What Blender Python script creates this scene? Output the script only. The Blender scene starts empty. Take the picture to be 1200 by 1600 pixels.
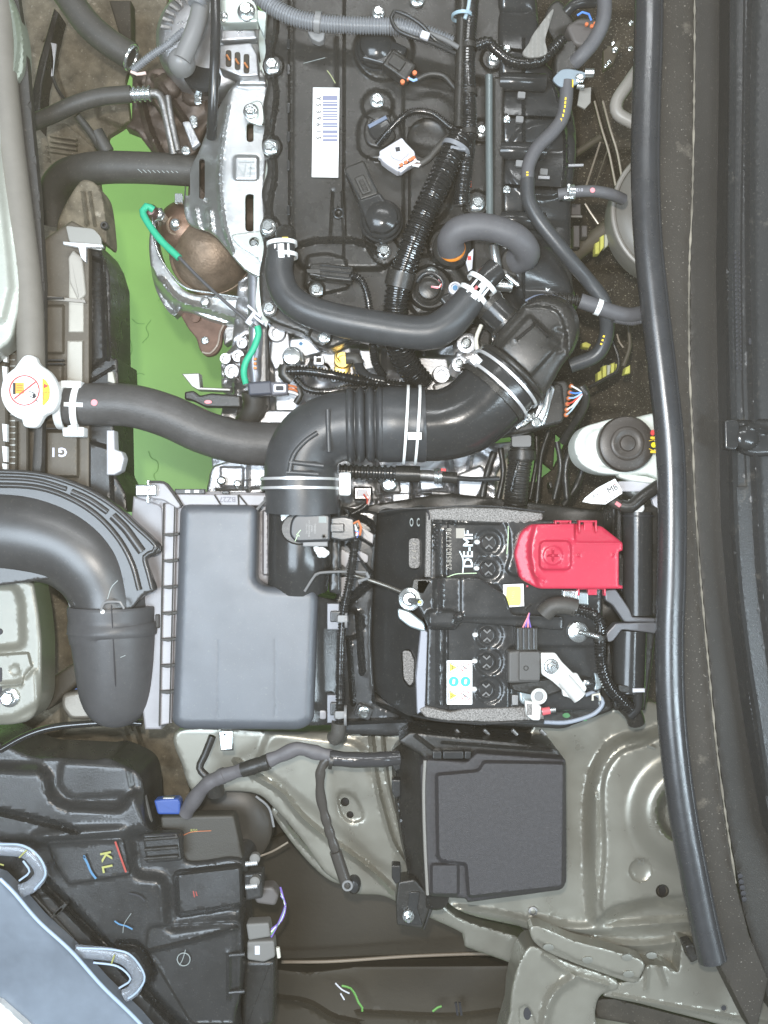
import bpy, bmesh, math, random
import numpy as np
from mathutils import Vector, Matrix, geometry as MG
random.seed(7); rng = np.random.default_rng(7)
SC = bpy.context.scene; COL = SC.collection
PI = math.pi
# one "px" of the photograph at the height of the battery top (z = 0) is 0.6 mm; heights are given in the same unit
S = 0.0006; D = 1500.0; CX, CY = 600.0, 800.0
# ---------------------------------------------------------------- camera
cam_d = bpy.data.cameras.new('camera'); cam = bpy.data.objects.new('camera', cam_d); COL.objects.link(cam)
cam.location = (0, 0, D*S); cam.rotation_euler = (0, 0, 0)
cam_d.sensor_fit = 'VERTICAL'; cam_d.sensor_height = 24; cam_d.lens = 24*(D/1600.0)
cam_d.clip_start = 0.02; cam_d.clip_end = 60
SC.camera = cam
# ---------------------------------------------------------------- world: the dim, even light of a covered car park
W = bpy.data.worlds.new('World'); SC.world = W; W.use_nodes = True
wn = W.node_tree.nodes; wl = W.node_tree.links
bg = wn['Background']
tc = wn.new('ShaderNodeTexCoord'); sp = wn.new('ShaderNodeSeparateXYZ'); wl.new(tc.outputs['Generated'], sp.inputs[0])
rp = wn.new('ShaderNodeValToRGB'); wl.new(sp.outputs['Z'], rp.inputs[0])
rp.color_ramp.elements[0].position = 0.0; rp.color_ramp.elements[0].color = (0.58, 0.56, 0.52, 1)
rp.color_ramp.elements[1].position = 0.9; rp.color_ramp.elements[1].color = (0.72, 0.75, 0.82, 1)
wl.new(rp.outputs[0], bg.inputs[0]); bg.inputs[1].default_value = 0.15
def area_light(name, loc, size, power, col=(1, 1, 1), target=(0, 0, 0), sy=None):
    l = bpy.data.lights.new(name, 'AREA'); l.energy = power; l.color = col; l.size = size
    if sy: l.shape = 'RECTANGLE'; l.size_y = sy
    o = bpy.data.objects.new(name, l); COL.objects.link(o); o.location = loc
    o.rotation_euler = (Vector(target)-Vector(loc)).to_track_quat('-Z', 'Y').to_euler()
    return o
area_light('phone_flash', (-0.02, 0.07, 0.93), 0.02, 6.6, (1.0, 0.94, 0.86), (0, 0, 0))
area_light('ceiling_light_panel', (-0.86, -0.25, 2.2), 1.3, 70, (0.74, 0.87, 1.0), (-0.86, -0.25, 0), 1.1)
area_light('added_strip_light', (1.55, -0.5, 1.7), 0.14, 34, (0.74, 0.89, 1.0), (0, -0.1, 0), 1.5)  # unseen strip lamp, added on the right for streaks and the seal highlight
area_light('added_strip_light', (0.2, 1.5, 1.9), 1.6, 20, (0.95, 0.98, 1.0), (0, 0, 0), 0.12)  # second unseen strip lamp, added for streak highlights
SC.view_settings.view_transform = 'Standard'; SC.view_settings.look = 'None'
SC.view_settings.exposure = 0.0; SC.view_settings.gamma = 1.0

# ---------------------------------------------------------------- helpers
def P(x, y, z=0.0):
    k = (D-z)/D
    return Vector(((x-CX)*k*S, -(y-CY)*k*S, z*S))
def KZ(z): return (D-z)/D*S
ORG = {}
def thing(name, label, cat, at, group=None):
    o = bpy.data.objects.new(name, None); COL.objects.link(o); o.empty_display_size = 0.02
    o.location = P(*at); ORG[o.name] = o.location.copy()
    o['label'] = label; o['category'] = cat
    if group: o['group'] = group
    return o
def tag(o, label, cat, group=None):
    o['label'] = label; o['category'] = cat
    if group: o['group'] = group
    return o
class MB:
    def __init__(s): s.v = []; s.f = []
    def add(s, vs, fs):
        n = len(s.v); s.v.extend(vs); s.f.extend([tuple(i+n for i in f) for f in fs]); return s
    def build(s, name, m, parent=None, label=None, sharp=38, kind=None):
        me = bpy.data.meshes.new(name)
        org = ORG.get(parent.name, Vector((0, 0, 0))) if parent else Vector((0, 0, 0))
        if not parent and s.v:
            a = np.array([tuple(v) for v in s.v]); c = a.mean(0); org = Vector((c[0], c[1], a[:, 2].min()))
        me.from_pydata([Vector(v)-org for v in s.v], [], s.f)
        bm = bmesh.new(); bm.from_mesh(me); bmesh.ops.remove_doubles(bm, verts=bm.verts, dist=1e-6)
        bmesh.ops.recalc_face_normals(bm, faces=bm.faces) if s.recalc else None
        bm.to_mesh(me); bm.free()
        me.polygons.foreach_set('use_smooth', [True]*len(me.polygons))
        me.set_sharp_from_angle(angle=math.radians(sharp))
        me.materials.append(m)
        o = bpy.data.objects.new(name, me); COL.objects.link(o)
        if parent: o.parent = parent
        else: o.location = org
        ORG[o.name] = org.copy()
        if label: o['label'] = label
        if kind: o['kind'] = kind
        return o
    recalc = True
def inst(me, name, parent, x, y, z, rot=0, sc=1.0, tilt=None):
    o = bpy.data.objects.new(name, me); COL.objects.link(o)
    org = ORG.get(parent.name, Vector((0, 0, 0))) if parent else Vector((0, 0, 0))
    o.location = P(x, y, z)-org
    o.rotation_euler = tilt if tilt else (0, 0, rot)
    k = (D-z)/D*sc; o.scale = (k, k, k)
    if parent: o.parent = parent
    ORG[o.name] = P(x, y, z)
    return o
def catmull(pts, step):
    p = [np.array(q, float) for q in pts]
    if len(p) == 2:
        n = max(1, int(np.linalg.norm(p[1][:3]-p[0][:3])/step)); return [p[0]+(p[1]-p[0])*i/n for i in range(n+1)]
    p = [2*p[0]-p[1]]+p+[2*p[-1]-p[-2]]; out = []
    for i in range(1, len(p)-2):
        a, b, c, d = p[i-1:i+3]; n = max(1, int(np.linalg.norm(c[:3]-b[:3])/step))
        for k in range(n):
            t = k/n
            out.append(0.5*((2*b)+(c-a)*t+(2*a-5*b+4*c-d)*t*t+(3*b-a-3*c+d)*t**3))
    out.append(p[-2]); return out
def sweep(mb, world, rad, n=14, cap=True, flat=1.0, up=None):
    """world: list of Vectors, rad: list of world radii"""
    N = len(world); T = []
    for i in range(N):
        t = world[min(i+1, N-1)]-world[max(i-1, 0)]
        T.append(t.normalized() if t.length > 0 else Vector((0, 0, 1)))
    u = Vector(up) if up else (Vector((0, 0, 1)) if abs(T[0].z) < 0.9 else Vector((0, 1, 0)))
    u = (u-T[0]*u.dot(T[0])).normalized(); vs = []; fs = []
    for i in range(N):
        u = (u-T[i]*u.dot(T[i])).normalized(); w = T[i].cross(u)
        for j in range(n):
            a = 2*PI*j/n
            vs.append(world[i]+u*(math.cos(a)*rad[i]*flat)+w*(math.sin(a)*rad[i]))
    for i in range(N-1):
        for j in range(n):
            k = (j+1) % n
            fs.append((i*n+j, i*n+k, (i+1)*n+k, (i+1)*n+j))
    if cap: fs.append(tuple(range(n-1, -1, -1))); fs.append(tuple((N-1)*n+j for j in range(n)))
    mb.add(vs, fs); return mb
def tube(pts, r=None, n=14, z=0, step=6, corr=None, cap=True, flat=1.0, mb=None, noise=0.0):
    """pts (x, y, z[, r]) in px; corr = (pitch, depth as a share of r)"""
    mb = mb or MB(); pts = [tuple(p) if len(p) > 2 else (p[0], p[1], z) for p in pts]
    q = [tuple(p) if len(p) == 4 else tuple(p)+(r,) for p in pts]
    if corr: step = corr[0]/8.0
    c = catmull(q, step); w = []; R = []; s = 0.0; prev = None
    for p in c:
        if prev is not None: s += np.linalg.norm(p[:2]-prev[:2])+0.3*abs(p[2]-prev[2])
        prev = p; rr = p[3]
        if corr:
            ph = (s/corr[0]) % 1.0
            rr *= 1-corr[1]*(0.5-0.5*max(-1, min(1, 2.2*math.cos(2*PI*ph))))
        if noise: rr *= 1+noise*math.sin(s*0.21+2*math.sin(s*0.05))
        w.append(P(p[0], p[1], p[2])); R.append(rr*KZ(p[2]))
    return sweep(mb, w, R, n, cap, flat)
def rnd(pts, r, n=4):
    """fillet the corners of a polygon; a point may carry its own radius as third value"""
    out = []; N = len(pts)
    for i in range(N):
        b = np.array(pts[i][:2], float); a = np.array(pts[i-1][:2], float); c = np.array(pts[(i+1) % N][:2], float)
        rr = pts[i][2] if len(pts[i]) > 2 else r
        la, lc = np.linalg.norm(a-b), np.linalg.norm(c-b)
        if la < 1e-6 or lc < 1e-6: continue
        rr = min(rr, la*0.48, lc*0.48)
        if rr < 0.3: out.append(tuple(b)); continue
        p0 = b+(a-b)/la*rr; p1 = b+(c-b)/lc*rr
        for k in range(n+1):
            t = k/n; q = (1-t)**2*p0+2*t*(1-t)*b+t*t*p1; out.append(tuple(q))
    return out
def smooth_loop(pts, step=6):
    p = [np.array(q[:2], float) for q in pts]; N = len(p); out = []
    for i in range(N):
        a, b, c, d = p[i-1], p[i], p[(i+1) % N], p[(i+2) % N]; n = max(1, int(np.linalg.norm(c-b)/step))
        for k in range(n):
            t = k/n; out.append(tuple(0.5*((2*b)+(c-a)*t+(2*a-5*b+4*c-d)*t*t+(3*b-a-3*c+d)*t**3)))
    return out
def circ(x, y, r, n=24, ry=None): return [(x+r*math.cos(2*PI*i/n), y+(ry or r)*math.sin(2*PI*i/n)) for i in range(n)]
def rect(x0, y0, x1, y1): return [(x0, y0), (x1, y0), (x1, y1), (x0, y1)]
def orect(cx, cy, lx, ly, deg=0):
    a = math.radians(deg); c, s = math.cos(a), math.sin(a)
    return [(cx+u*lx/2*c-v*ly/2*s, cy+u*lx/2*s+v*ly/2*c) for u, v in ((-1, -1), (1, -1), (1, 1), (-1, 1))]
def area2(p): return sum(p[i-1][0]*p[i][1]-p[i][0]*p[i-1][1] for i in range(len(p)))
def offset(pts, d):
    """move a loop inwards by d (px)"""
    s = 1 if area2(pts) > 0 else -1; N = len(pts); out = []
    for i in range(N):
        a = np.array(pts[i-1], float); b = np.array(pts[i], float); c = np.array(pts[(i+1) % N], float)
        e0 = b-a; e1 = c-b; l0 = np.linalg.norm(e0); l1 = np.linalg.norm(e1)
        if l0 < 1e-9 or l1 < 1e-9: out.append(tuple(b)); continue
        n0 = np.array((-e0[1], e0[0]))/l0*s; n1 = np.array((-e1[1], e1[0]))/l1*s
        m = n0+n1; q = m.dot(m)
        m = m/q*2 if q > 0.3 else m/max(q, 1e-3)*0.6
        out.append(tuple(b+m*d))
    if d > 0 and N > 3:          # where small corners turn inside out, pull them together
        Q = [np.array(q) for q in out]; E = [np.array(pts[(i+1) % N], float)-np.array(pts[i], float) for i in range(N)]
        for _ in range(8):
            bad = False
            for i in range(N):
                j = (i+1) % N
                if (Q[j]-Q[i]).dot(E[i]) < -1e-9: mid = (Q[i]+Q[j])/2; Q[i] = mid.copy(); Q[j] = mid.copy(); bad = True
            if not bad: break
        out = [tuple(q) for q in Q]
    return out
def prism(outline, z, h, bev=2.0, seg=3, mb=None, flare=0.0, holes=None):
    """solid with its top outline at height z, walls going down by h, rounded top edge"""
    mb = mb or MB(); o = [tuple(p[:2]) for p in outline]
    if area2(o) > 0: o = o[::-1]
    loops = [([P(x, y, z) for x, y in offset(o, -flare)] if flare else [P(x, y, z) for x, y in o], z-h), ]
    rings = []
    base = loops[0][0]
    rings.append([Vector((v.x, v.y, (z-h)*S)) for v in base])
    top0 = [P(x, y, z) for x, y in o]
    rings.append([Vector((v.x, v.y, (z-bev)*S)) for v in top0])
    for k in range(1, seg+1):
        a = k/seg*PI/2; off = bev*(1-math.cos(a)); zz = z-bev+bev*math.sin(a)
        rings.append([Vector((v.x, v.y, zz*S)) for v in [P(x, y, z) for x, y in offset(o, off)]])
    rings.append([P(x, y, z) for x, y in offset(o, bev+0.6)])
    n = len(o); vs = [v for r in rings for v in r]; fs = []
    for i in range(len(rings)-1):
        for j in range(n):
            k = (j+1) % n; fs.append((i*n+j, (i+1)*n+j, (i+1)*n+k, i*n+k))
    m = (len(rings)-1)*n; fs.append(tuple(m+j for j in range(n-1, -1, -1))); fs.append(tuple(range(n)))
    mb.add(vs, fs); return mb
def lathe(x, y, z, prof, n=28, mb=None, axis=None, squash=(1, 1), ang=0):
    """prof: (r, height) in px from the centre; axis: direction in scene space"""
    mb = mb or MB(); k = KZ(z); c = P(x, y, z)
    ax = Vector(axis).normalized() if axis else Vector((0, 0, 1))
    q = ax.to_track_quat('Z', 'Y').to_matrix() if axis else Matrix.Identity(3)
    vs = []; fs = []; ca, sa = math.cos(ang), math.sin(ang)
    for r, h in prof:
        r = max(r, 1e-3)
        for j in range(n):
            a = 2*PI*j/n; ux, uy = math.cos(a)*r*squash[0], math.sin(a)*r*squash[1]
            vs.append(c+q @ Vector(((ux*ca-uy*sa)*k, (ux*sa+uy*ca)*k, h*k)))
    for i in range(len(prof)-1):
        for j in range(n):
            t = (j+1) % n; fs.append((i*n+j, i*n+t, (i+1)*n+t, (i+1)*n+j))
    if prof[0][0] > 0.01: fs.append(tuple(range(n-1, -1, -1)))
    if prof[-1][0] > 0.01: fs.append(tuple((len(prof)-1)*n+j for j in range(n)))
    mb.add(vs, fs); return mb
def ring(x, y, z, R, r, n=32, m=8, mb=None, axis=None, squash=(1, 1)):
    mb = mb or MB(); k = KZ(z); c = P(x, y, z)
    q = Vector(axis).normalized().to_track_quat('Z', 'Y').to_matrix() if axis else Matrix.Identity(3)
    vs = []; fs = []
    for i in range(n):
        a = 2*PI*i/n
        for j in range(m):
            b = 2*PI*j/m; rr = R+r*math.cos(b)
            vs.append(c+q @ Vector((math.cos(a)*rr*squash[0]*k, math.sin(a)*rr*squash[1]*k, r*math.sin(b)*k)))
    for i in range(n):
        for j in range(m):
            a, b = (i+1) % n, (j+1) % m; fs.append((i*m+j, a*m+j, a*m+b, i*m+b))
    mb.add(vs, fs); return mb
# ---- pressed and moulded surfaces: a triangulated sheet over an outline with a height function
def sdp(poly, X, Y):
    px = np.array([p[0] for p in poly], float); py = np.array([p[1] for p in poly], float)
    qx, qy = np.roll(px, -1), np.roll(py, -1); d = np.full(X.shape, 1e18); ins = np.zeros(X.shape, bool)
    for a, b, c, e in zip(px, py, qx, qy):
        ex, ey = c-a, e-b; l = ex*ex+ey*ey+1e-12
        t = np.clip(((X-a)*ex+(Y-b)*ey)/l, 0, 1); d = np.minimum(d, (X-a-ex*t)**2+(Y-b-ey*t)**2)
        cnd = ((b > Y) != (e > Y)); 
        with np.errstate(divide='ignore', invalid='ignore'): xi = (c-a)*(Y-b)/(e-b if e != b else 1e-12)+a
        ins ^= cnd & (X < xi)
    d = np.sqrt(d); return np.where(ins, -d, d)
def sdl(line, X, Y):
    d = np.full(X.shape, 1e18)
    for (a, b), (c, e) in zip(line[:-1], line[1:]):
        ex, ey = c-a, e-b; l = ex*ex+ey*ey+1e-12
        t = np.clip(((X-a)*ex+(Y-b)*ey)/l, 0, 1); d = np.minimum(d, (X-a-ex*t)**2+(Y-b-ey*t)**2)
    return np.sqrt(d)
def sst(t): t = np.clip(t, 0, 1); return t*t*(3-2*t)
def pad(poly, dz, w=6): return ('pad', [tuple(p[:2]) for p in poly], dz, w)
def setz(poly, z, w=6): return ('set', [tuple(p[:2]) for p in poly], z, w)
def rib(line, hw, dz): return ('rib', [(p[0], p[1]) for p in catmull([(q[0], q[1], 0) for q in line], 5)] if len(line) > 2 else line, hw, dz)
def dome(x, y, r, dz): return ('dome', (x, y, r), dz, 0)
def wave(f): return ('fn', f, 0, 0)
def relief(X, Y, base, feats):
    z = base(X, Y) if callable(base) else np.full(X.shape, float(base))
    for kind, g, dz, w in feats:
        if kind == 'pad': z = z+dz*sst(0.5-sdp(g, X, Y)/w)
        elif kind == 'set':
            s = sst(0.5-sdp(g, X, Y)/w); z = z*(1-s)+(dz(X, Y) if callable(dz) else dz)*s
        elif kind == 'rib': d = sdl(g, X, Y)/dz; z = z+w*np.where(d < 1, 0.5+0.5*np.cos(PI*np.clip(d, 0, 1)), 0)
        elif kind == 'dome':
            x, y, r = g; d = np.hypot(X-x, Y-y)/r; z = z+dz*np.where(d < 1, np.sqrt(np.clip(1-d*d, 0, 1)), 0)
        elif kind == 'fn': z = z+g(X, Y)
    return z
def dens(poly, step, closed=True):
    out = []; N = len(poly)
    for i in range(N if closed else N-1):
        a = poly[i]; b = poly[(i+1) % N]; n = max(1, int(math.hypot(b[0]-a[0], b[1]-a[1])/step))
        for k in range(n): out.append((a[0]+(b[0]-a[0])*k/n, a[1]+(b[1]-a[1])*k/n))
    if not closed: out.append(tuple(poly[-1]))
    return out
def sheet(outline, base, feats=(), step=7, skirt=12, edge=4, holes=(), mb=None, hskirt=None):
    mb = mb or MB(); o = dens([tuple(p[:2]) for p in outline], step)
    if area2(o) < 0: o = o[::-1]
    H = [dens([tuple(p[:2]) for p in h], min(step, 4)) for h in holes]
    pts = list(o); edges = [(i, (i+1) % len(o)) for i in range(len(o))]
    for h in H:
        n = len(pts); pts += h; edges += [(n+i, n+(i+1) % len(h)) for i in range(len(h))]
    nb = len(pts); extra = []
    if edge > 0:
        for f in ((0.12, 0.4, 1.0) if edge < 8 else (0.05, 0.15, 0.3, 0.5, 0.75, 1.0)): extra += offset(o, edge*f)
    for kind, g, dz, w in feats:
        if kind in ('pad', 'set'):
            dd = dens(g, min(step, 3.5))
            for f in (-0.5, -0.25, 0, 0.25, 0.5): extra += offset(dd, f*w)
        elif kind == 'rib':
            dd = dens(g, min(step, 4), False)
            if len(dd) > 1:
                for f in (-1, -0.5, 0, 0.5, 1):
                    for i, q in enumerate(dd):
                        a = dd[max(i-1, 0)]; b = dd[min(i+1, len(dd)-1)]; l = math.hypot(b[0]-a[0], b[1]-a[1])+1e-9
                        extra.append((q[0]-(b[1]-a[1])/l*f*dz, q[1]+(b[0]-a[0])/l*f*dz))
        elif kind == 'dome':
            x, y, r = g
            for f in (0.35, 0.7, 0.93, 1.0): extra += circ(x, y, r*f, max(10, int(2*PI*r*f/4)))
            extra.append((x, y))
    E = np.array(extra, float).reshape(-1, 2)
    def keep(A, m):
        if not len(A): return A
        d = sdp(o, A[:, 0], A[:, 1]); k = d < -m
        for h in H: k &= sdp(h, A[:, 0], A[:, 1]) > m
        return A[k]
    E = keep(E, 0.25)
    ax = np.array(o); gx = np.arange(ax[:, 0].min(), ax[:, 0].max(), step); gy = np.arange(ax[:, 1].min(), ax[:, 1].max(), step*0.87)
    G = np.array([(x+(step/2 if j % 2 else 0), y) for j, y in enumerate(gy) for x in gx]).reshape(-1, 2)
    G = keep(G, step*0.45)
    # thin points that crowd each other
    cell = {}; res = []
    for q in list(map(tuple, E))+list(map(tuple, G)):
        key = (int(q[0]//0.7), int(q[1]//0.7))
        if key in cell: continue
        cell[key] = 1; res.append(q)
    if len(E) and len(G):
        big = {}
        for q in E: big[(int(q[0]//(step*0.6)), int(q[1]//(step*0.6)))] = 1
        res = [q for i, q in enumerate(res) if i < 0 or True]
    allp = pts+res
    vo, eo, fo, ov, oe, of = MG.delaunay_2d_cdt([Vector(p) for p in allp], edges, [], 0, 1e-4, True)
    V = np.array([(v[0], v[1]) for v in vo]); F = np.array(fo)
    C = V[F].mean(1); k = sdp(o, C[:, 0], C[:, 1]) < 0
    for h in H: k &= sdp(h, C[:, 0], C[:, 1]) > 0
    F = F[k]; Z = relief(V[:, 0], V[:, 1], base, feats)
    if edge > 0:
        d = np.clip(-sdp(o, V[:, 0], V[:, 1])/edge, 0, 1); Z = Z-edge*(1-np.sqrt(np.clip(1-(1-d)**2, 0, 1)))
    vs = [P(V[i, 0], V[i, 1], Z[i]) for i in range(len(V))]
    fs = [tuple(int(q) for q in f[::-1]) for f in F]
    # skirt
    cnt = {}
    for f in fs:
        for a, b in zip(f, f[1:]+f[:1]): cnt[(a, b)] = 1
    bd = [(a, b) for a, b in cnt if (b, a) not in cnt]; low = {}
    for a, b in bd:
        for q in (a, b):
            if q not in low: low[q] = len(vs); vs.append(vs[q]-Vector((0, 0, skirt*S)))
        fs.append((b, a, low[a], low[b]))
    m2 = MB(); mb.add(vs, fs); mb.recalc = False; return mb
# ---------------------------------------------------------------- materials
MATS = {}
def mat(name, col, rough=0.5, metal=0.0, bump=0.0, bs=900.0, var=0.0, vs_=60.0, dust=0.0, dcol=(0.30, 0.27, 0.22), coat=0.0, spec=0.5, trans=0.0, alpha=1.0, ds=220.0, rv=0.0, ior=1.45):
    m = bpy.data.materials.new(name); m.use_nodes = True; N = m.node_tree.nodes; L = m.node_tree.links
    b = N['Principled BSDF']; b.inputs['Roughness'].default_value = rough; b.inputs['Metallic'].default_value = metal
    b.inputs['Base Color'].default_value = (*col, 1); b.inputs['Coat Weight'].default_value = coat; b.inputs['Coat Roughness'].default_value = 0.15
    b.inputs['Specular IOR Level'].default_value = spec; b.inputs['Transmission Weight'].default_value = trans; b.inputs['Alpha'].default_value = alpha
    b.inputs['IOR'].default_value = ior
    g = N.new('ShaderNodeTexCoord'); pos = g.outputs['Object']
    def noise(scale, det=3, w=0.6):
        n = N.new('ShaderNodeTexNoise'); n.inputs['Scale'].default_value = scale; n.inputs['Detail'].default_value = det; n.inputs['Roughness'].default_value = w
        L.new(pos, n.inputs['Vector']); return n.outputs['Fac']
    cur = None
    if var > 0:
        mx = N.new('ShaderNodeMix'); mx.data_type = 'RGBA'
        mx.inputs['A'].default_value = (*[c*(1-var) for c in col], 1); mx.inputs['B'].default_value = (*[min(1, c*(1+var)) for c in col], 1)
        mr = N.new('ShaderNodeMapRange'); mr.inputs[1].default_value = 0.3; mr.inputs[2].default_value = 0.7
        L.new(noise(vs_, 4), mr.inputs[0]); L.new(mr.outputs[0], mx.inputs['Factor']); cur = mx.outputs['Result']
    if dust > 0:
        mr = N.new('ShaderNodeMapRange'); mr.inputs[1].default_value = 0.60; mr.inputs[2].default_value = 0.72; mr.inputs[4].default_value = dust
        L.new(noise(ds, 5, 0.7), mr.inputs[0]); mx = N.new('ShaderNodeMix'); mx.data_type = 'RGBA'
        mx.inputs['A'].default_value = (*col, 1); mx.inputs['B'].default_value = (*dcol, 1)
        if cur: L.new(cur, mx.inputs['A'])
        L.new(mr.outputs[0], mx.inputs['Factor']); cur = mx.outputs['Result']
    if dust > 0:                 # sparse fine grit as well as the soft patches
        mr = N.new('ShaderNodeMapRange'); mr.inputs[1].default_value = 0.67; mr.inputs[2].default_value = 0.71; mr.inputs[4].default_value = min(0.8, dust*1.0)
        L.new(noise(520, 2, 0.5), mr.inputs[0]); mx = N.new('ShaderNodeMix'); mx.data_type = 'RGBA'
        L.new(cur, mx.inputs['A']); mx.inputs['B'].default_value = (0.34, 0.31, 0.26, 1); L.new(mr.outputs[0], mx.inputs['Factor']); cur = mx.outputs['Result']
    if cur: L.new(cur, b.inputs['Base Color'])
    if rv > 0:
        mr = N.new('ShaderNodeMapRange'); mr.inputs[1].default_value = 0.3; mr.inputs[2].default_value = 0.7; mr.inputs[3].default_value = max(0.05, rough-rv); mr.inputs[4].default_value = min(1, rough+rv)
        L.new(noise(35, 4), mr.inputs[0]); L.new(mr.outputs[0], b.inputs['Roughness'])
    if bump > 0:
        bp = N.new('ShaderNodeBump'); bp.inputs['Strength'].default_value = bump; bp.inputs['Distance'].default_value = 0.0006
        L.new(noise(bs, 4), bp.inputs['Height']); L.new(bp.outputs[0], b.inputs['Normal'])
    MATS[name] = m; return m
BP = mat('black_plastic', (0.030, 0.029, 0.027), 0.30, bump=0.25, bs=1400, var=0.12, dust=0.15, rv=0.1)
BM_ = mat('matt_black_plastic', (0.045, 0.043, 0.040), 0.5, bump=0.4, bs=2200, var=0.12, dust=0.18)
BS = mat('satin_black_plastic', (0.032, 0.033, 0.034), 0.2, bump=0.1, bs=500, var=0.1, dust=0.1, rv=0.08)
BB = mat('airbox_grey_plastic', (0.085, 0.094, 0.108), 0.36, bump=0.3, bs=2500, var=0.07, vs_=24, rv=0.04, dust=0.14, ds=260, spec=0.9)
RB = mat('black_rubber', (0.048, 0.051, 0.055), 0.36, bump=0.18, bs=900, var=0.12, dust=0.1, rv=0.06)
RG = mat('grey_rubber', (0.10, 0.10, 0.107), 0.5, bump=0.3, bs=1500, var=0.1, dust=0.12)
RD = mat('dark_hose_rubber', (0.060, 0.057, 0.052), 0.5, bump=0.3, bs=1200, var=0.15, dust=0.15)
CD = mat('split_conduit', (0.020, 0.020, 0.020), 0.14, var=0.1, coat=0.6)
CG = mat('grey_conduit', (0.21, 0.22, 0.235), 0.35, var=0.08)
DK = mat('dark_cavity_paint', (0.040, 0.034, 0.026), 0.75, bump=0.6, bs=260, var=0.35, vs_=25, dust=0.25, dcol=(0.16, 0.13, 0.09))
DIRT = mat('dirty_undershield', (0.17, 0.145, 0.105), 0.85, bump=1.0, bs=220, var=0.4, vs_=60, dust=0.7, dcol=(0.42, 0.37, 0.29), ds=90)
INS = mat('speckled_insulation', (0.048, 0.038, 0.026), 0.8, bump=1.0, bs=300, var=0.4, vs_=40, dust=1.0, dcol=(0.65, 0.58, 0.42), ds=420)
AL = mat('cast_aluminium', (0.50, 0.50, 0.51), 0.36, 0.9, bump=0.7, bs=900, var=0.12, vs_=80, rv=0.12)
AD = mat('dark_cast_metal', (0.30, 0.29, 0.28), 0.45, 0.8, bump=0.8, bs=500, var=0.3, rv=0.1)
ZN = mat('zinc_plated_steel', (0.72, 0.76, 0.76), 0.24, 0.9, bump=0.12, bs=500, var=0.08)
CL = mat('clamp_silver', (0.78, 0.79, 0.80), 0.35, 0.55, var=0.05)
WT = mat('white_paint', (0.83, 0.85, 0.84), 0.4, var=0.02)
HS = mat('aluminised_shield', (0.52, 0.53, 0.53), 0.38, 0.85, bump=0.25, bs=300, var=0.08, vs_=30, rv=0.1)
BZ = mat('heat_tinted_steel', (0.27, 0.20, 0.145), 0.52, 0.6, bump=0.8, bs=420, var=0.35, vs_=45, rv=0.15)
RU = mat('rusty_flange', (0.17, 0.105, 0.08), 0.7, 0.3, bump=0.8, bs=300, var=0.25, vs_=70)
PT = mat('grey_green_body_paint', (0.265, 0.255, 0.215), 0.33, 0.38, bump=0.06, bs=150, var=0.07, vs_=9, coat=0.15, rv=0.08)
PL = mat('pale_painted_panel', (0.44, 0.46, 0.41), 0.32, 0.1, var=0.04, coat=0.4)
GF = mat('green_floor_paint', (0.32, 0.60, 0.14), 0.42, bump=0.2, bs=60, var=0.10, vs_=4)
FO = mat('grey_foam', (0.22, 0.21, 0.20), 0.8, bump=1.0, bs=700, var=0.75, vs_=800)
RDP = mat('red_plastic', (0.47, 0.03, 0.065), 0.28, bump=0.12, bs=1500, var=0.08, vs_=20, dust=0.1)
YE = mat('yellow_foam', (0.62, 0.60, 0.14), 0.8, bump=0.5, bs=500, var=0.1)
RES = mat('reservoir_white_plastic', (0.78, 0.82, 0.76), 0.35, var=0.03)
GRN = mat('green_sleeve', (0.03, 0.42, 0.24), 0.45, var=0.06)
BLU = mat('blue_plastic', (0.03, 0.075, 0.28), 0.4, var=0.05)
WRW = mat('wire_white', (0.80, 0.80, 0.78), 0.5); WRR = mat('wire_red', (0.62, 0.08, 0.05), 0.45); WRB = mat('wire_blue', (0.10, 0.28, 0.80), 0.45)
WRV = mat('wire_violet', (0.20, 0.13, 0.45), 0.45); WRG = mat('wire_green', (0.13, 0.33, 0.07), 0.45); ORG_ = mat('orange_seal', (0.85, 0.28, 0.03), 0.4); BRO = mat('wire_seal_brown', (0.50, 0.16, 0.06), 0.5)
CON = mat('grey_connector', (0.62, 0.62, 0.66), 0.42, var=0.04)
LB = mat('label_paper', (0.86, 0.86, 0.85), 0.45, var=0.02)
INK = mat('black_ink', (0.03, 0.03, 0.035), 0.6); INB = mat('grey_blue_ink', (0.22, 0.23, 0.33), 0.6); INW = mat('white_ink', (0.75, 0.82, 0.86), 0.5); INR = mat('red_ink', (0.75, 0.06, 0.06), 0.5); INY = mat('yellow_ink', (0.85, 0.55, 0.03), 0.5)
PMY = mat('yellow_marker', (0.38, 0.38, 0.12), 0.6); PMB = mat('blue_marker', (0.09, 0.22, 0.38), 0.6); PMR = mat('red_marker', (0.38, 0.06, 0.045), 0.6); INC = mat('cyan_ink', (0.05, 0.45, 0.62), 0.5); PMG = mat('pale_scratch', (0.30, 0.33, 0.32), 0.6)
LNS = mat('clear_lens_plastic', (0.80, 0.86, 0.95), 0.08, trans=0.75, ior=1.3)
LF = mat('headlight_lens_film', (0.18, 0.21, 0.25), 0.24, bump=0.3, bs=120, var=0.22, vs_=14, coat=0.5)
BRASS = mat('brass', (0.75, 0.52, 0.15), 0.3, 0.9)
WAX = mat('white_marker_paint', (0.9, 0.92, 0.9), 0.6, bump=0.8, bs=400)
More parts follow.
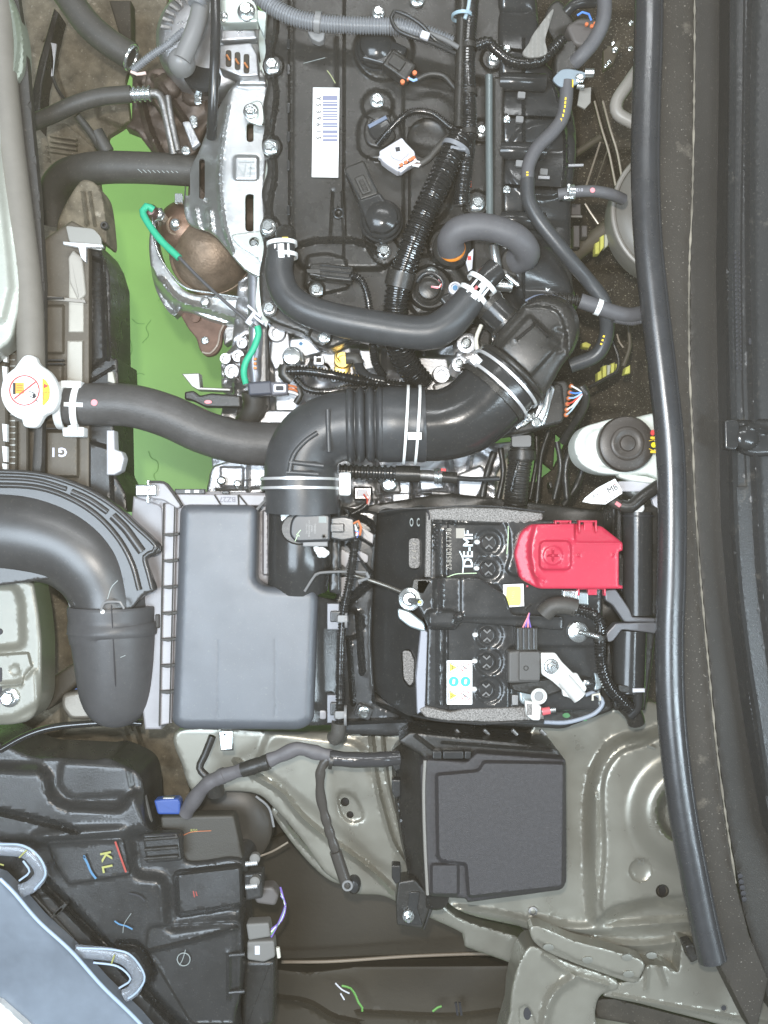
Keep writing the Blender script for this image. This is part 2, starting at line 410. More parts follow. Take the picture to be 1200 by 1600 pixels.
# ---------------------------------------------------------------- small shared meshes (unit: px at k = 1, i.e. S metres)
def local_mesh(name, build, m, sharp=38):
    mb = MB(); build(mb); me = bpy.data.meshes.new(name); me.from_pydata([tuple(v) for v in mb.v], [], mb.f)
    bm = bmesh.new(); bm.from_mesh(me); bmesh.ops.remove_doubles(bm, verts=bm.verts, dist=1e-7); bmesh.ops.recalc_face_normals(bm, faces=bm.faces); bm.to_mesh(me); bm.free()
    me.polygons.foreach_set('use_smooth', [True]*len(me.polygons)); me.set_sharp_from_angle(angle=math.radians(sharp)); me.materials.append(m); return me
def _lr(mb, prof, n=24, hexa=False):
    vs = []; fs = []
    for r, h in prof:
        for j in range(n): a = 2*PI*j/n; vs.append(Vector((math.cos(a)*max(r, .01)*S, math.sin(a)*max(r, .01)*S, h*S)))
    for i in range(len(prof)-1):
        for j in range(n): t = (j+1) % n; fs.append((i*n+j, i*n+t, (i+1)*n+t, (i+1)*n+j))
    fs.append(tuple((len(prof)-1)*n+j for j in range(n))); mb.add(vs, fs)
def _bolt(mb):
    _lr(mb, [(12, -4), (12.4, 0), (12, 1.6), (9.5, 3.2), (8.2, 3.6)], 24)
    _lr(mb, [(8.4, 2.5), (8.4, 9), (7.2, 10.2), (5.0, 10.2), (4.2, 8.6)], 6)
def _nut(mb):
    _lr(mb, [(11, -4), (11, 1.2), (10, 2)], 24); _lr(mb, [(8.6, 1), (8.6, 9), (7.5, 10), (4.6, 10)], 6); _lr(mb, [(4.2, 9), (4.2, 20), (3.6, 21)], 12)
ME_BOLT = local_mesh('bolt', _bolt, ZN); ME_NUT = local_mesh('nut', _nut, ZN)
def bolt(parent, x, y, z, r=12, name='bolt', tilt=None):
    me = ME_NUT if name == 'nut' else ME_BOLT
    return inst(me, name, parent, x, y, z, rot=random.random()*2, sc=r/12.0, tilt=tilt)
def text(parent, s, x, y, z, size, deg, m, name='lettering', bold=0.0, flatx=1.0, space=1.0):
    """deg: reading direction in the photograph, counter-clockwise"""
    c = bpy.data.curves.new('t', 'FONT'); c.body = s; c.size = size*KZ(z)*1.38; c.align_x = 'CENTER'; c.align_y = 'CENTER'; c.offset = bold*KZ(z); c.extrude = 0.00006; c.space_character = space; c.resolution_u = 2
    o = bpy.data.objects.new('t', c); COL.objects.link(o); bpy.context.view_layer.update()
    me = bpy.data.meshes.new_from_object(o.evaluated_get(bpy.context.evaluated_depsgraph_get())); bpy.data.objects.remove(o)
    me.name = name; me.materials.clear(); me.materials.append(m)
    t = bpy.data.objects.new(name, me); COL.objects.link(t); t.parent = parent
    t.location = P(x, y, z)-ORG[parent.name]; t.rotation_euler = (0, 0, math.radians(deg)); t.scale = (flatx, 1, 1); ORG[t.name] = P(x, y, z); return t
def slab(parent, name, poly, z, h, m, bev=0.4, label=None):
    return prism(poly, z, h, bev, 1).build(name, m, parent, label)
def mark(parent, name, pts, z, w, m):
    """a drawn line: a thin flat stroke lying on the surface"""
    L_ = []; R_ = []; c = catmull([(p[0], p[1], 0, w) for p in pts], 3)
    for i, q in enumerate(c):
        a = c[max(i-1, 0)]; b = c[min(i+1, len(c)-1)]; l = math.hypot(b[0]-a[0], b[1]-a[1])+1e-9; nx, ny = -(b[1]-a[1])/l, (b[0]-a[0])/l
        L_.append((q[0]+nx*w/2, q[1]+ny*w/2)); R_.append((q[0]-nx*w/2, q[1]-ny*w/2))
    n = len(L_); vs = [P(x, y, z) for x, y in L_+R_]; fs = [(i, i+1, n+i+1, n+i) for i in range(n-1)]
    mb = MB(); mb.add(vs, fs); return mb.build(name, m, parent)
def band(x, y, z, R, ux, uy, width, mb=None, t=2.0, arc=(0, 360), n=40):
    """clamp band round a hose: the hose runs along (ux, uy) in the photograph"""
    mb = mb or MB(); k = KZ(z); c = P(x, y, z); ax = Vector((ux, -uy, 0)).normalized(); side = Vector((0, 0, 1)).cross(ax); up = Vector((0, 0, 1))
    vs = []; fs = []
    prof = [(-width/2, 0), (-width/2, t), (width/2, t), (width/2, 0)]
    for i in range(n+1):
        a = math.radians(arc[0]+(arc[1]-arc[0])*i/n); d = up*math.cos(a)+side*math.sin(a)
        for w, h in prof: vs.append(c+ax*(w*k)+d*((R+h)*k))
    for i in range(n):
        for j in range(4): q = (j+1) % 4; fs.append((i*4+j, i*4+q, (i+1)*4+q, (i+1)*4+j))
    if arc[1]-arc[0] < 359: fs += [(0, 1, 2, 3), (n*4+3, n*4+2, n*4+1, n*4)]
    mb.add(vs, fs); return mb
# ================================================================ the setting: floor and the dark shell of the bay
def structure(mb, name, m):
    o = mb.build(name, m); o['kind'] = 'structure'; return o
fl = MB(); fl.add([P(-3000, -3000, -1250), P(4200, -3000, -1250), P(4200, 4600, -1250), P(-3000, 4600, -1250)], [(0, 3, 2, 1)])
structure(fl, 'floor', GF)
t = thing('floor_patch', 'faint darker rectangular patch on the green floor beneath the radiator hose', 'floor patch', (330, 640, -1249))
# cracks in the floor paint
ck = [[(236, 500), (228, 512), (232, 524), (222, 536)], [(206, 498), (214, 505), (226, 506)], [(262, 455), (254, 463), (247, 470)], [(232, 705), (236, 715), (246, 722), (246, 735), (240, 742), (243, 750)], [(200, 520), (206, 545), (201, 560)], [(205, 590), (218, 583), (226, 586)]]
for c in ck: mark(t, 'crack', c, -1248, 1.0, mat('floor_crack', (0.20, 0.42, 0.11), 0.8) if 'floor_crack' not in MATS else MATS['floor_crack'])
t['label'] = 'thin dark hairline cracks across the green floor under the radiator hose'; t['category'] = 'floor cracks'

# body shell pieces far down that close the bay
def single(mb, name, m, label, cat, group=None):
    return tag(mb.build(name, m), label, cat, group)
def nz(a, b, amp, s): return lambda X, Y: amp*(np.sin(X*a/s+1.3*np.sin(Y*b/s))*np.cos(Y*b/s+0.7*np.sin(X*a/s)))
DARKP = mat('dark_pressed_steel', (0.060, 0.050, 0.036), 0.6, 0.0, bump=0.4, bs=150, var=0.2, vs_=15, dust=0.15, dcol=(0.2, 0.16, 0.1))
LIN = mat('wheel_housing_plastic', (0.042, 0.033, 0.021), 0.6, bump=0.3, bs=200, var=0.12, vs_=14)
o = single(sheet([(690, -90), (1100, -90), (1110, 900), (1060, 1200), (700, 1200), (640, 840), (740, 800), (830, 760), (866, 732), (885, 690), (868, 676), (864, 735), (820, 700), (700, 600)], -420,
    [nz and wave(nz(1, 1, 14, 40)), rib([(930, 150), (975, 290)], 8, 20), rib([(860, 20), (870, 400)], 20, 25), pad(rect(900, 20, 1000, 240), 30, 20), pad(rect(860, 420, 1000, 640), 20, 20)], step=11, skirt=20),
    'firewall_insulation', INS, 'dark speckled sound insulation low on the bulkhead between the intake duct and the rubber seal', 'insulation')
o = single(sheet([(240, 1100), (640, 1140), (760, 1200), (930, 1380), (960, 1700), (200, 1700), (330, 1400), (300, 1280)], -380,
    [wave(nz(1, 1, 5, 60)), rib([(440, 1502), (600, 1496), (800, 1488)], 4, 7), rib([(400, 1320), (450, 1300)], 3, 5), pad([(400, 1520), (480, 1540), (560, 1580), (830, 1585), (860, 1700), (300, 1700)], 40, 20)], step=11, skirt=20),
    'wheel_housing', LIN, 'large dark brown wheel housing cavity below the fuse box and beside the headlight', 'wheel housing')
o = single(sheet([(30, -90), (262, -90), (262, 110), (240, 150), (205, 118), (200, 112), (196, 126), (204, 190), (190, 200), (170, 212), (163, 235), (150, 250), (158, 300), (166, 352), (160, 400), (60, 460), (40, 300)], -330,
    [wave(nz(1, 1, 7, 18)), pad([(150, 160), (205, 160), (225, 185), (190, 200), (155, 185)], 25, 12), rib([(70, 60), (82, 66), (86, 110), (100, 155)], 5, 14), rib([(75, 230), (105, 236)], 3, 8), rib([(75, 240), (105, 246)], 3, 8), rib([(75, 250), (105, 256)], 3, 8)], step=6, skirt=14, edge=3),
    'undershield', DIRT, 'dusty brown undershield lying low at the upper left beside the green floor', 'undershield')
tg = thing('crossmember', 'dark dusty crossmember running below the grey intake duct at the left edge', 'crossmember', (120, 1080, -300))
sheet([(60, 900), (110, 905), (118, 980), (250, 1090), (290, 1130), (300, 1300), (-60, 1300), (-60, 1120), (60, 1100)], -300, [wave(nz(1, 1, 5, 25)), pad([(100, 1085), (200, 1085), (205, 1140), (100, 1150)], 40, 14), rib([(190, 1130), (215, 1200)], 6, 16), rib([(210, 1130), (230, 1190)], 5, 16)], step=8).build('beam', DIRT, tg)
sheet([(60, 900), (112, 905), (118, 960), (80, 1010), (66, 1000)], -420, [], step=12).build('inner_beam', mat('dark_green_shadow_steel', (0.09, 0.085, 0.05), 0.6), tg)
prism(rnd([(64, 1110), (66, 1068), (116, 1035), (130, 1048), (128, 1062), (72, 1112)], 5), -120, 60, 6).build('strut', DARKP, tg)
slab(tg, 'blue_tab', [(113, 1080), (132, 1065), (134, 1078)], -140, 5, mat('blue_tab', (0.10, 0.17, 0.42), 0.5), label='small blue tab under the intake duct')
prism(rnd([(96, 1085), (135, 1078), (150, 1110), (245, 1112), (246, 1125), (110, 1125), (95, 1105)], 8), -110, 50, 6).build('bracket', mat('dusty_bracket', (0.22, 0.2, 0.17), 0.4, 0.4, bump=0.3), tg)
tube([(0, 1172), (40, 1150), (80, 1137), (130, 1131), (190, 1128), (222, 1130)], 5.5, z=-90).build('cable', CD, tg)

# ================================================================ left: front panel, seal, radiator group
o = single(sheet(smooth_loop([(-90, 170), (-2, 175), (6, 240), (18, 320), (33, 395), (37, 440), (28, 495), (4, 545), (-90, 560)], 8), lambda X, Y: 20-0.006*(X-0)**2*0, [pad([(-90, 100), (-10, 180), (2, 300), (14, 400), (18, 450), (6, 500), (-90, 520)], 14, 16)], step=8, edge=10, skirt=40),
    'painted_panel', PL, 'pale painted panel with rounded edge at the left border above the white cap', 'body panel')
o = single(sheet(smooth_loop([(-90, -80), (4, -70), (14, -20), (30, 25), (38, 70), (36, 115), (20, 130), (2, 100), (-90, 90)], 8), 0, [rib([(-10, -60), (14, 0), (26, 60), (22, 110)], 7, 10)], step=7, edge=6, skirt=30),
    'hood_latch_panel', mat('faded_green_panel', (0.26, 0.29, 0.24), 0.4), 'faded green panel corner with a rolled ridge at the extreme upper left', 'body panel')
tg = thing('front_rubber_seal', 'long smooth grey brown rubber seal running down the left side to the white radiator cap', 'rubber seal', (40, 300, 0))
tube([(-4, -30, 0), (4, 100, 0), (16, 220, 0), (31, 340, 0), (42, 430, 0), (47, 500, 0), (50, 620, 0)], 21, step=10, n=20).build('bulb', mat('seal_grey_rubber', (0.20, 0.185, 0.16), 0.6, var=0.06), tg)
sheet([(26, -30), (44, 100), (52, 200), (62, 300), (70, 440), (70, 560), (66, 740), (50, 740), (60, 560), (40, 400), (14, 200), (0, -30)], -12, [], step=14).build('carrier_strip', BM_, tg)
tg = thing('radiator_support', 'dark ribbed radiator support carrying the letters G and I beside the white cap', 'radiator support', (120, 560, -40))
rs = sheet([(28, 400), (60, 380), (112, 345), (140, 360), (140, 800), (-60, 800), (-60, 470), (28, 470)], -46,
    [rib([(26, 660), (26, 760)], 3, 8), rib([(44, 660), (44, 760)], 3, 10), rib([(68, 466), (68, 560)], 3, 8), rib([(12, 470), (12, 740)], 4, 10), pad(rect(70, 478, 99, 552), 8, 5), pad(rect(72, 570, 98, 660), 8, 5), pad(rect(72, 674, 122, 745), 10, 5), setz(rect(46, 668, 66, 740), -54, 4)], step=6)
rs.build('panel', mat('dusty_support_plastic', (0.095, 0.08, 0.06), 0.5, bump=0.3, var=0.1, dust=0.15), tg)
text(tg, 'GI', 93, 706, -35.2, 14, 180, mat('pale_stencil', (0.62, 0.62, 0.72), 0.5), bold=0.7, space=1.5)
for y in (561, 567, 668, 464): slab(tg, 'rib', rect(70, y, 98, y+2.5), -30, 12, BM_)
for y0, y1 in ((546, 566), (572, 600), (662, 690), (697, 722), (724, 740)): slab(tg, 'clip', [(3, y0), (11, y0+1), (11, y1), (5, y1-1)], -30, 8, WT)
tg = thing('radiator', 'light grey radiator end tank standing between the dark support and the fan shroud', 'radiator', (120, 560, -60))
sheet([(108, 380), (134, 378), (136, 800), (112, 800), (104, 600)], -52, [pad(rect(102, 532, 130, 600), 12, 4), pad(rect(106, 415, 132, 520), 8, 5), rib([(110, 700), (110, 760)], 5, 8)], step=6, skirt=90).build('end_tank', mat('radiator_grey_plastic', (0.42, 0.40, 0.35), 0.45, var=0.05), tg)
slab(tg, 'rib', [(72, 462), (132, 468), (134, 473), (72, 468)], -38, 14, mat('grey_rib', (0.3, 0.28, 0.25), 0.4))
prism(rnd([(106, 402), (114, 390), (128, 402), (134, 460), (122, 470), (108, 440)], 4), -40, 20, 3).build('filler_boss', mat('tank_boss', (0.36, 0.34, 0.30), 0.5), tg)
for i in range(26): slab(tg, 'fin', rect(14, 485+i*9.5, 24, 487.5+i*9.5), -44, 6, mat('radiator_fin', (0.3, 0.29, 0.26), 0.4, 0.5) if 'radiator_fin' not in MATS else MATS['radiator_fin'])
tg = thing('fan_shroud', 'black radiator fan shroud edge standing against the green floor', 'fan shroud', (155, 560, -90))
sheet(rnd([(134, 380), (150, 376), (162, 398), (172, 430), (174, 560), (184, 560), (186, 600), (178, 640), (180, 740), (196, 770), (200, 800), (130, 800)], 4), -58,
    [rib([(160, 400), (168, 560)], 4, 10), rib([(134, 600), (176, 575)], 3, 10), pad([(138, 400), (160, 410), (164, 560), (140, 580)], -14, 8), pad([(138, 690), (172, 700), (176, 790), (138, 790)], 14, 8)], step=6, skirt=120).build('frame', BP, tg)
sheet(smooth_loop([(120, 290), (140, 282), (158, 300), (166, 352), (166, 380), (150, 370), (120, 360), (96, 400), (90, 350)], 5), -120, [rib([(130, 300), (136, 350)], 4, 10), rib([(140, 300), (148, 350)], 3, 8)], step=5, skirt=60).build('upper_ring', DIRT, tg)
mb = lathe(163, 352, -110, [(6, -8), (6.5, 0), (5, 2), (3, 2), (3, -6)], 18); mb.build('mounting_eye', BM_, tg)
prism([(168, 582), (176, 580), (180, 600), (168, 596)], -30, 10, 1.5).build('tab', MATS['radiator_grey_plastic'], tg)
prism(rnd([(166, 672), (178, 672), (179, 702), (190, 706), (194, 716), (189, 736), (178, 742), (166, 742)], 2), -30, 24, 3).build('mounting_block', mat('pale_grey_plastic', (0.50, 0.50, 0.52), 0.4), tg)
tg = thing('fan_bracket', 'thin grey steel bracket with an angular tab above the radiator', 'bracket', (130, 365, -30))
prism(rnd([(102, 352), (146, 357), (158, 370), (160, 392), (120, 384), (108, 378)], 5), -36, 4, 1).build('plate', mat('dull_steel', (0.34, 0.33, 0.30), 0.4, 0.6), tg)
prism([(98, 377), (160, 382), (161, 386), (134, 386), (134, 410), (126, 402), (122, 386), (99, 382)], -24, 8, 1).build('flange', MATS['clamp_silver'], tg)

# radiator cap
tg = thing('pressure_filler', 'white two eared radiator cap with a red prohibition circle and orange warning print', 'radiator cap', (45, 615, -20))
ear = smooth_loop([(29, 564), (36, 556), (45, 554), (55, 558), (60, 568), (78, 582), (89, 602), (91, 622), (84, 640), (68, 650), (62, 660), (56, 667), (46, 668), (36, 665), (31, 652), (14, 642), (4, 626), (1, 606), (6, 588), (20, 576)], 3)
prism(ear, 34, 14, 5, 4).build('body', WT, tg)
lathe(45, 613, 34, [(44, -3), (43, 0.5), (40, 2.5), (34, 3.4)], 48).build('dome', WT, tg)
lathe(45, 613, 20, [(38, -60), (38, 0)], 32).build('neck', AD, tg)
ring(38, 610, 39, 23, 0.9, 44, 6).build('prohibition_ring', INR, tg)
mark(tg, 'prohibition_bar', [(22, 623), (55, 597)], 39.2, 2.2, INR)
slab(tg, 'radiator_symbol', rect(24, 598, 37, 615), 38.4, 1, mat('orange_ink', (0.80, 0.38, 0.05), 0.5)); slab(tg, 'radiator_symbol', rect(20, 598, 24, 616), 38.5, 1, INK)
for i in range(3): mark(tg, 'radiator_symbol', [(26, 602+i*4), (35, 602+i*4)], 38.8, 0.8, INR)
mark(tg, 'hand_symbol', [(45, 612), (51, 613), (55, 618), (52, 622), (47, 619)], 38.8, 1.4, INK); slab(tg, 'hand_symbol', [(50, 616), (55, 615), (56, 620), (52, 623)], 38.7, 0.8, INK)
for q in ((39, 614), (41, 617), (57, 626), (59, 628)): slab(tg, 'steam_symbol', orect(q[0], q[1], 2, 1.4, 30), 38.6, 1, INK)
slab(tg, 'warning_patch', [(66, 590), (72, 595), (77, 603), (78, 614), (75, 626), (70, 632), (66, 634)], 38.2, 1, mat('amber_ink', (0.88, 0.60, 0.04), 0.5))
slab(tg, 'warning_triangle', [(68, 599), (76, 603), (68, 607)], 38.6, 0.6, INR); mark(tg, 'warning_book', [(68, 613), (76, 613), (76, 624), (68, 624), (68, 613)], 38.7, 0.9, INR); mark(tg, 'warning_book', [(72, 613), (72, 624)], 38.7, 0.7, INR)

# upper radiator hose
tg = thing('upper_radiator_hose', 'thick curved black radiator hose with a pink dot beside the white cap', 'radiator hose', (260, 660, -60))
tube([(96, 632, -34, 33), (150, 632, -32, 33), (205, 634, -34, 33.5), (262, 650, -40, 34), (320, 676, -50, 34), (380, 692, -62, 34), (450, 694, -74, 34)], step=6, n=30).build('hose', mat('woven_rubber', (0.075, 0.073, 0.072), 0.42, bump=0.5, bs=520, var=0.15, dust=0.08), tg)
slab(tg, 'paint_dot', circ(147, 629, 5.2, 14), 2.4, 0.8, mat('pink_paint', (0.9, 0.30, 0.33), 0.5))
cl = MB(); band(100, 634, -34, 34.5, 1, 0.06, 12, cl, 3); band(125, 636, -34, 34.5, 1, 0.06, 10, cl, 3); prism(orect(114, 632, 30, 7, 2), 2, 4, 1, mb=cl)
prism(rnd([(97, 668), (131, 667), (131, 682), (98, 682)], 3), -6, 20, 1.5, mb=cl); prism(rnd([(94, 594), (127, 595), (126, 606), (95, 606)], 3), -6, 22, 1.5, mb=cl)
hc = cl.build('hose_clamp', WT, tg, 'white sprung clamp at the radiator end')
prism(orect(113, 669, 14, 11, -12), 2, 14, 2).build('clamp_ear', WT, hc); ORG[hc.name] = ORG[tg.name]

# lower hose, air conditioning hose, top left dark hose, grey wire
tg = thing('lower_radiator_hose', 'wide brown black hose bending right into the silver heat shield above the green floor', 'radiator hose', (200, 265, -200))
tube([(84, 350, -240, 26), (86, 305, -220, 26), (104, 276, -200, 26), (150, 263, -180, 25), (215, 262, -170, 24), (310, 267, -170, 24)], step=7, n=24).build('hose', RD, tg)
for i in range(9): mark(tg, 'woven_print', [(214+i*7, 263), (222+i*7, 270)], -145.5, 1.0, MATS['pale_scratch'])
tg = thing('air_conditioning_hose', 'slim black hose with a crimped silver ferrule crossing the dusty undershield', 'hose', (140, 165, -120))
tube([(50, 192, -130), (80, 180, -125), (120, 162, -120), (160, 151, -120), (205, 147, -120)], 13, step=7, n=18).build('hose', RD, tg)
tube([(202, 148, -120), (236, 146, -120)], 12, step=2, n=22, corr=(8, 0.25)).build('ferrule', ZN, tg)
tube([(232, 146, -120), (250, 150, -122), (262, 190, -130), (272, 240, -150)], 7, n=14).build('pipe', AD, tg)
tg = thing('return_pipe_hose', 'broad dark hose ending in a bright metal collar near the top left', 'hose', (150, 50, -100))
tube([(60, -60, -110), (95, -20, -110), (135, 35, -110), (170, 66, -110), (205, 88, -110)], 21, step=7, n=22).build('hose', RD, tg)
ring(205, 90, -106, 18, 3, 28, 8, axis=(0.9, -0.45, 0)).build('collar', ZN, tg)
tg = thing('alternator_wire', 'grey corrugated wire running up to a rounded rubber boot on the alternator', 'wire', (260, 80, -60))
tube([(208, 110, -60), (235, 88, -50), (262, 70, -45), (288, 48, -50)], 6.5, corr=(4, 0.25)).build('conduit', CG, tg)
tube([(284, 95, -40), (300, 58, -42), (312, 20, -50), (314, -20, -55)], 14.5, n=20).build('boot_sleeve', mat('boot_grey', (0.22, 0.22, 0.22), 0.35), tg)
lathe(283, 97, -52, [(21, -10), (21, 0), (19, 9), (14, 16), (7, 20), (0, 21.5)], 28).build('boot_cap', MATS['boot_grey'], tg)
tube([(205, 112, -58), (214, 116, -57), (228, 114, -56)], 2.5).build('wire_end', mat('pink_white', (0.8, 0.6, 0.55), 0.4), tg)
tube([(308, 10, -44), (318, -20, -46)], 15, corr=(7, 0.15)).build('conduit', CG, tg)

# alternator
tg = thing('alternator', 'aluminium alternator with slotted housing and copper windings at the top', 'alternator', (330, 50, -120))
lathe(328, 52, -100, [(88, -60), (90, -30), (88, -14), (80, -4), (70, 0), (40, 2)], 56).build('housing', AL, tg)
for i in range(11):
    a = PI+0.15+i*0.16; r0, r1 = 62, 78
    slab(tg, 'fin', [(328+math.cos(a-.03)*r0, 52+math.sin(a-.03)*r0), (328+math.cos(a-.03)*r1, 52+math.sin(a-.03)*r1), (328+math.cos(a+.04)*r1, 52+math.sin(a+.04)*r1), (328+math.cos(a+.04)*r0, 52+math.sin(a+.04)*r0)], -92, 8, AD)
prism(rnd([(342, 70), (392, 66), (402, 84), (404, 118), (378, 120), (342, 106)], 4), -62, 30, 3).build('slotted_cover', AL, tg)
for i in range(3):
    c = prism(rnd(orect(357+i*14, 91+i*4, 9, 26+i*2, 0), 4), -60.5, 3, 0.6).build('slot', DK, tg)
    tube([(354+i*14, 86+i*6, -58), (359+i*14, 94+i*6, -58)], 1.8).build('winding', mat('copper', (0.75, 0.30, 0.12), 0.3, 0.8) if 'copper' not in MATS else MATS['copper'], tg)
prism(rnd([(342, -20), (392, -20), (402, 10), (404, 34), (344, 36)], 5), -50, 24, 3).build('upper_bracket', mat('pale_green_metal', (0.55, 0.60, 0.56), 0.35, 0.5), tg)
prism(rnd([(398, 14), (417, 18), (413, 56), (406, 42)], 2), -52, 14, 1.5).build('gasket_tab', mat('pale_gasket', (0.68, 0.76, 0.72), 0.4, 0.3), tg)
bolt(tg, 385, 18, -46, 14); bolt(tg, 348, 26, -48, 8)
prism(rnd([(344, 46), (398, 46), (402, 60), (344, 64)], 4), -58, 14, 3).build('rib', AL, tg)
tg = thing('belt_tensioner', 'dark brown cast tensioner and pulley below the rounded wire boot', 'tensioner', (300, 150, -150))
sheet(smooth_loop([(232, 112), (262, 106), (290, 116), (320, 110), (350, 112), (372, 118), (350, 150), (330, 185), (316, 215), (305, 240), (285, 240), (270, 200), (245, 165), (228, 140)], 6), -150, [dome(262, 135, 22, 25), dome(300, 150, 16, 18), rib([(240, 120), (290, 190)], 7, 16), rib([(320, 120), (330, 170)], 10, 16), wave(nz(1, 1, 4, 10))], step=5, skirt=60).build('casting', mat('brown_casting', (0.10, 0.075, 0.06), 0.5, 0.3, bump=0.8, bs=300, var=0.3), tg)
for x, y in ((309, 150), (309, 158), (302, 186), (303, 194)): bolt(tg, x, y, -118, 6)
lathe(318, 108, -100, [(34, -20), (34, -4), (30, 0), (20, 1)], 32).build('pulley', BS, tg)
prism(rnd([(284, 190), (296, 188), (312, 222), (300, 232)], 3), -110, 12, 2).build('lever', AL, tg)
tube([(262, 150, -110), (268, 190, -115), (278, 236, -120)], 5).build('rod', AD, tg)
bolt(tg, 290, 235, -110, 7)
tg = thing('oil_filler_tube', 'straight black vertical pipe passing in front of the alternator', 'pipe', (335, 90, -30))
tube([(336, -40, -25), (337, 40, -25), (335, 110, -35), (332, 180, -60), (330, 215, -90)], 8, n=16).build('pipe', BS, tg)
mb = None

t = thing('engine_mount_arm', 'dark brown cast arm filling the shade between air conditioning pipe and tensioner', 'bracket', (250, 180, -260))
sheet([(207, 122), (222, 112), (310, 105), (316, 250), (252, 243), (238, 238), (214, 206), (196, 199), (206, 188)], -250, [rib([(214, 130), (232, 200), (250, 240)], 8, 18), dome(240, 150, 14, 14), wave(nz(1, 1, 4, 9))], step=5, skirt=30).build('arm', MATS['brown_casting'], t)
tube([(120, 180, -150), (140, 205, -170), (158, 232, -190)], 6, n=12).build('rod', RD, t); tube([(150, 205, -180), (168, 238, -190)], 11, n=14).build('rubber_bush', RD, t)

t = thing('bumper_stay', 'dark angled stay with a white edge strip low in the top left corner', 'bracket', (70, 110, -220))
prism([(48, 150), (60, 96), (84, 12), (92, 20), (80, 70), (66, 130), (60, 200), (52, 190)], -210, 40, 3).build('stay', BP, t)
prism(rnd([(79, 66), (88, 68), (84, 100), (82, 122), (79, 118), (82, 96)], 1), -200, 4, 1).build('white_strip', CON, t)
tube([(82, 120, -200), (90, 140, -200), (102, 156, -200)], 2.5, n=8).build('wire', BP, t)
prism([(170, 0), (204, 0), (206, 110), (196, 100), (188, 60)], -230, 30, 3).build('dark_plate', DK, t)
prism(rnd([(70, 205), (100, 190), (150, 232), (130, 262), (80, 262)], 6), -300, 20, 4).build('moulded_pocket', DIRT, t)
for y in (214, 222, 230, 238): prism(orect(98, y, 42, 3, 8), -285, 10, 1).build('rib', DIRT, t)
# ================================================================ exhaust side
tg = thing('manifold_heat_shield', 'large silver pressed heat shield with oval slots beside the black engine cover', 'heat shield', (360, 260, -120))
hs_out = smooth_loop([(414, 118), (396, 112), (376, 122), (356, 144), (338, 176), (322, 208), (310, 238), (298, 262), (289, 292), (288, 330), (298, 352), (330, 364), (352, 386), (366, 404), (386, 424), (412, 432), (420, 400), (412, 300), (420, 200)], 5)
def hsz(X, Y): return -80-0.0*X
slots = [rnd(rect(385, 192, 397, 222), 6, 3), rnd(rect(383, 303, 398, 362), 7, 3), rnd(rect(311, 248, 320, 311), 5, 3), rnd(rect(289.5, 264, 297, 306), 4, 3), circ(397, 378, 9, 14)]
sheet(hs_out, lambda X, Y: -86-52*sst((352+0.00055*(Y-290)**2-X)/62.0), [
    rib([(356, 165), (346, 230), (343, 290), (350, 350), (363, 394)], 5, 9), pad(rnd(rect(366, 244, 403, 282), 6), 4, 6), pad(rnd(orect(397, 128, 50, 10, 0), 4), 6, 8),
    rib([(305, 326), (312, 362)], 6, 8), rib([(328, 330), (331, 364)], 7, 9), dome(322, 313, 4, -5)], step=4, edge=3, skirt=5, holes=slots).build('shell', HS, tg)
for q in ([(372, 252), (397, 252)], [(372, 260), (380, 272)], [(384, 256), (380, 275)], [(388, 262), (398, 262)], [(392, 256), (390, 276)], [(386, 270), (399, 270)]): mark(tg, 'stamped_mark', q, -79.8, 1.4, mat('stamp_shade', (0.42, 0.46, 0.46), 0.4, 0.7) if 'stamp_shade' not in MATS else MATS['stamp_shade'])
sheet(smooth_loop([(408, 160), (392, 160), (380, 172), (386, 188), (400, 194), (412, 192)], 4), -70, [], step=6, skirt=4, edge=2).build('washer_tab', MATS['pale_green_metal'], tg)
sheet(smooth_loop([(362, 368), (380, 364), (398, 362), (412, 364), (412, 410), (396, 398), (374, 384)], 4), -70, [], step=6, skirt=4, edge=2, holes=[circ(397, 378, 8, 14)]).build('lower_tab', MATS['pale_green_metal'], tg)
bolt(tg, 392, 174, -66, 12); inst(ME_BOLT, 'bolt', tg, 397, 381, -84, sc=0.6)
slab(tg, 'bracket_clip', rect(273, 302, 284, 316), -110, 10, ZN)
mb = prism(rnd([(404, 96), (420, 100), (412, 170), (408, 240), (412, 320), (408, 400), (396, 400), (396, 120)], 5), -94, 6, 1); mb.build('gasket_edge', MATS['pale_gasket'], tg)

tg = thing('exhaust_manifold', 'dull brown exhaust manifold glimpsed through the slots of the silver heat shield', 'exhaust manifold', (360, 280, -240))
sheet(smooth_loop([(300, 262), (330, 200), (370, 140), (410, 130), (412, 412), (370, 400), (330, 360), (296, 330)], 8), -190, [dome(390, 200, 30, 20), dome(390, 330, 34, 24), dome(340, 280, 30, 20)], step=8, skirt=40).build('casting', MATS['brown_casting'], tg)

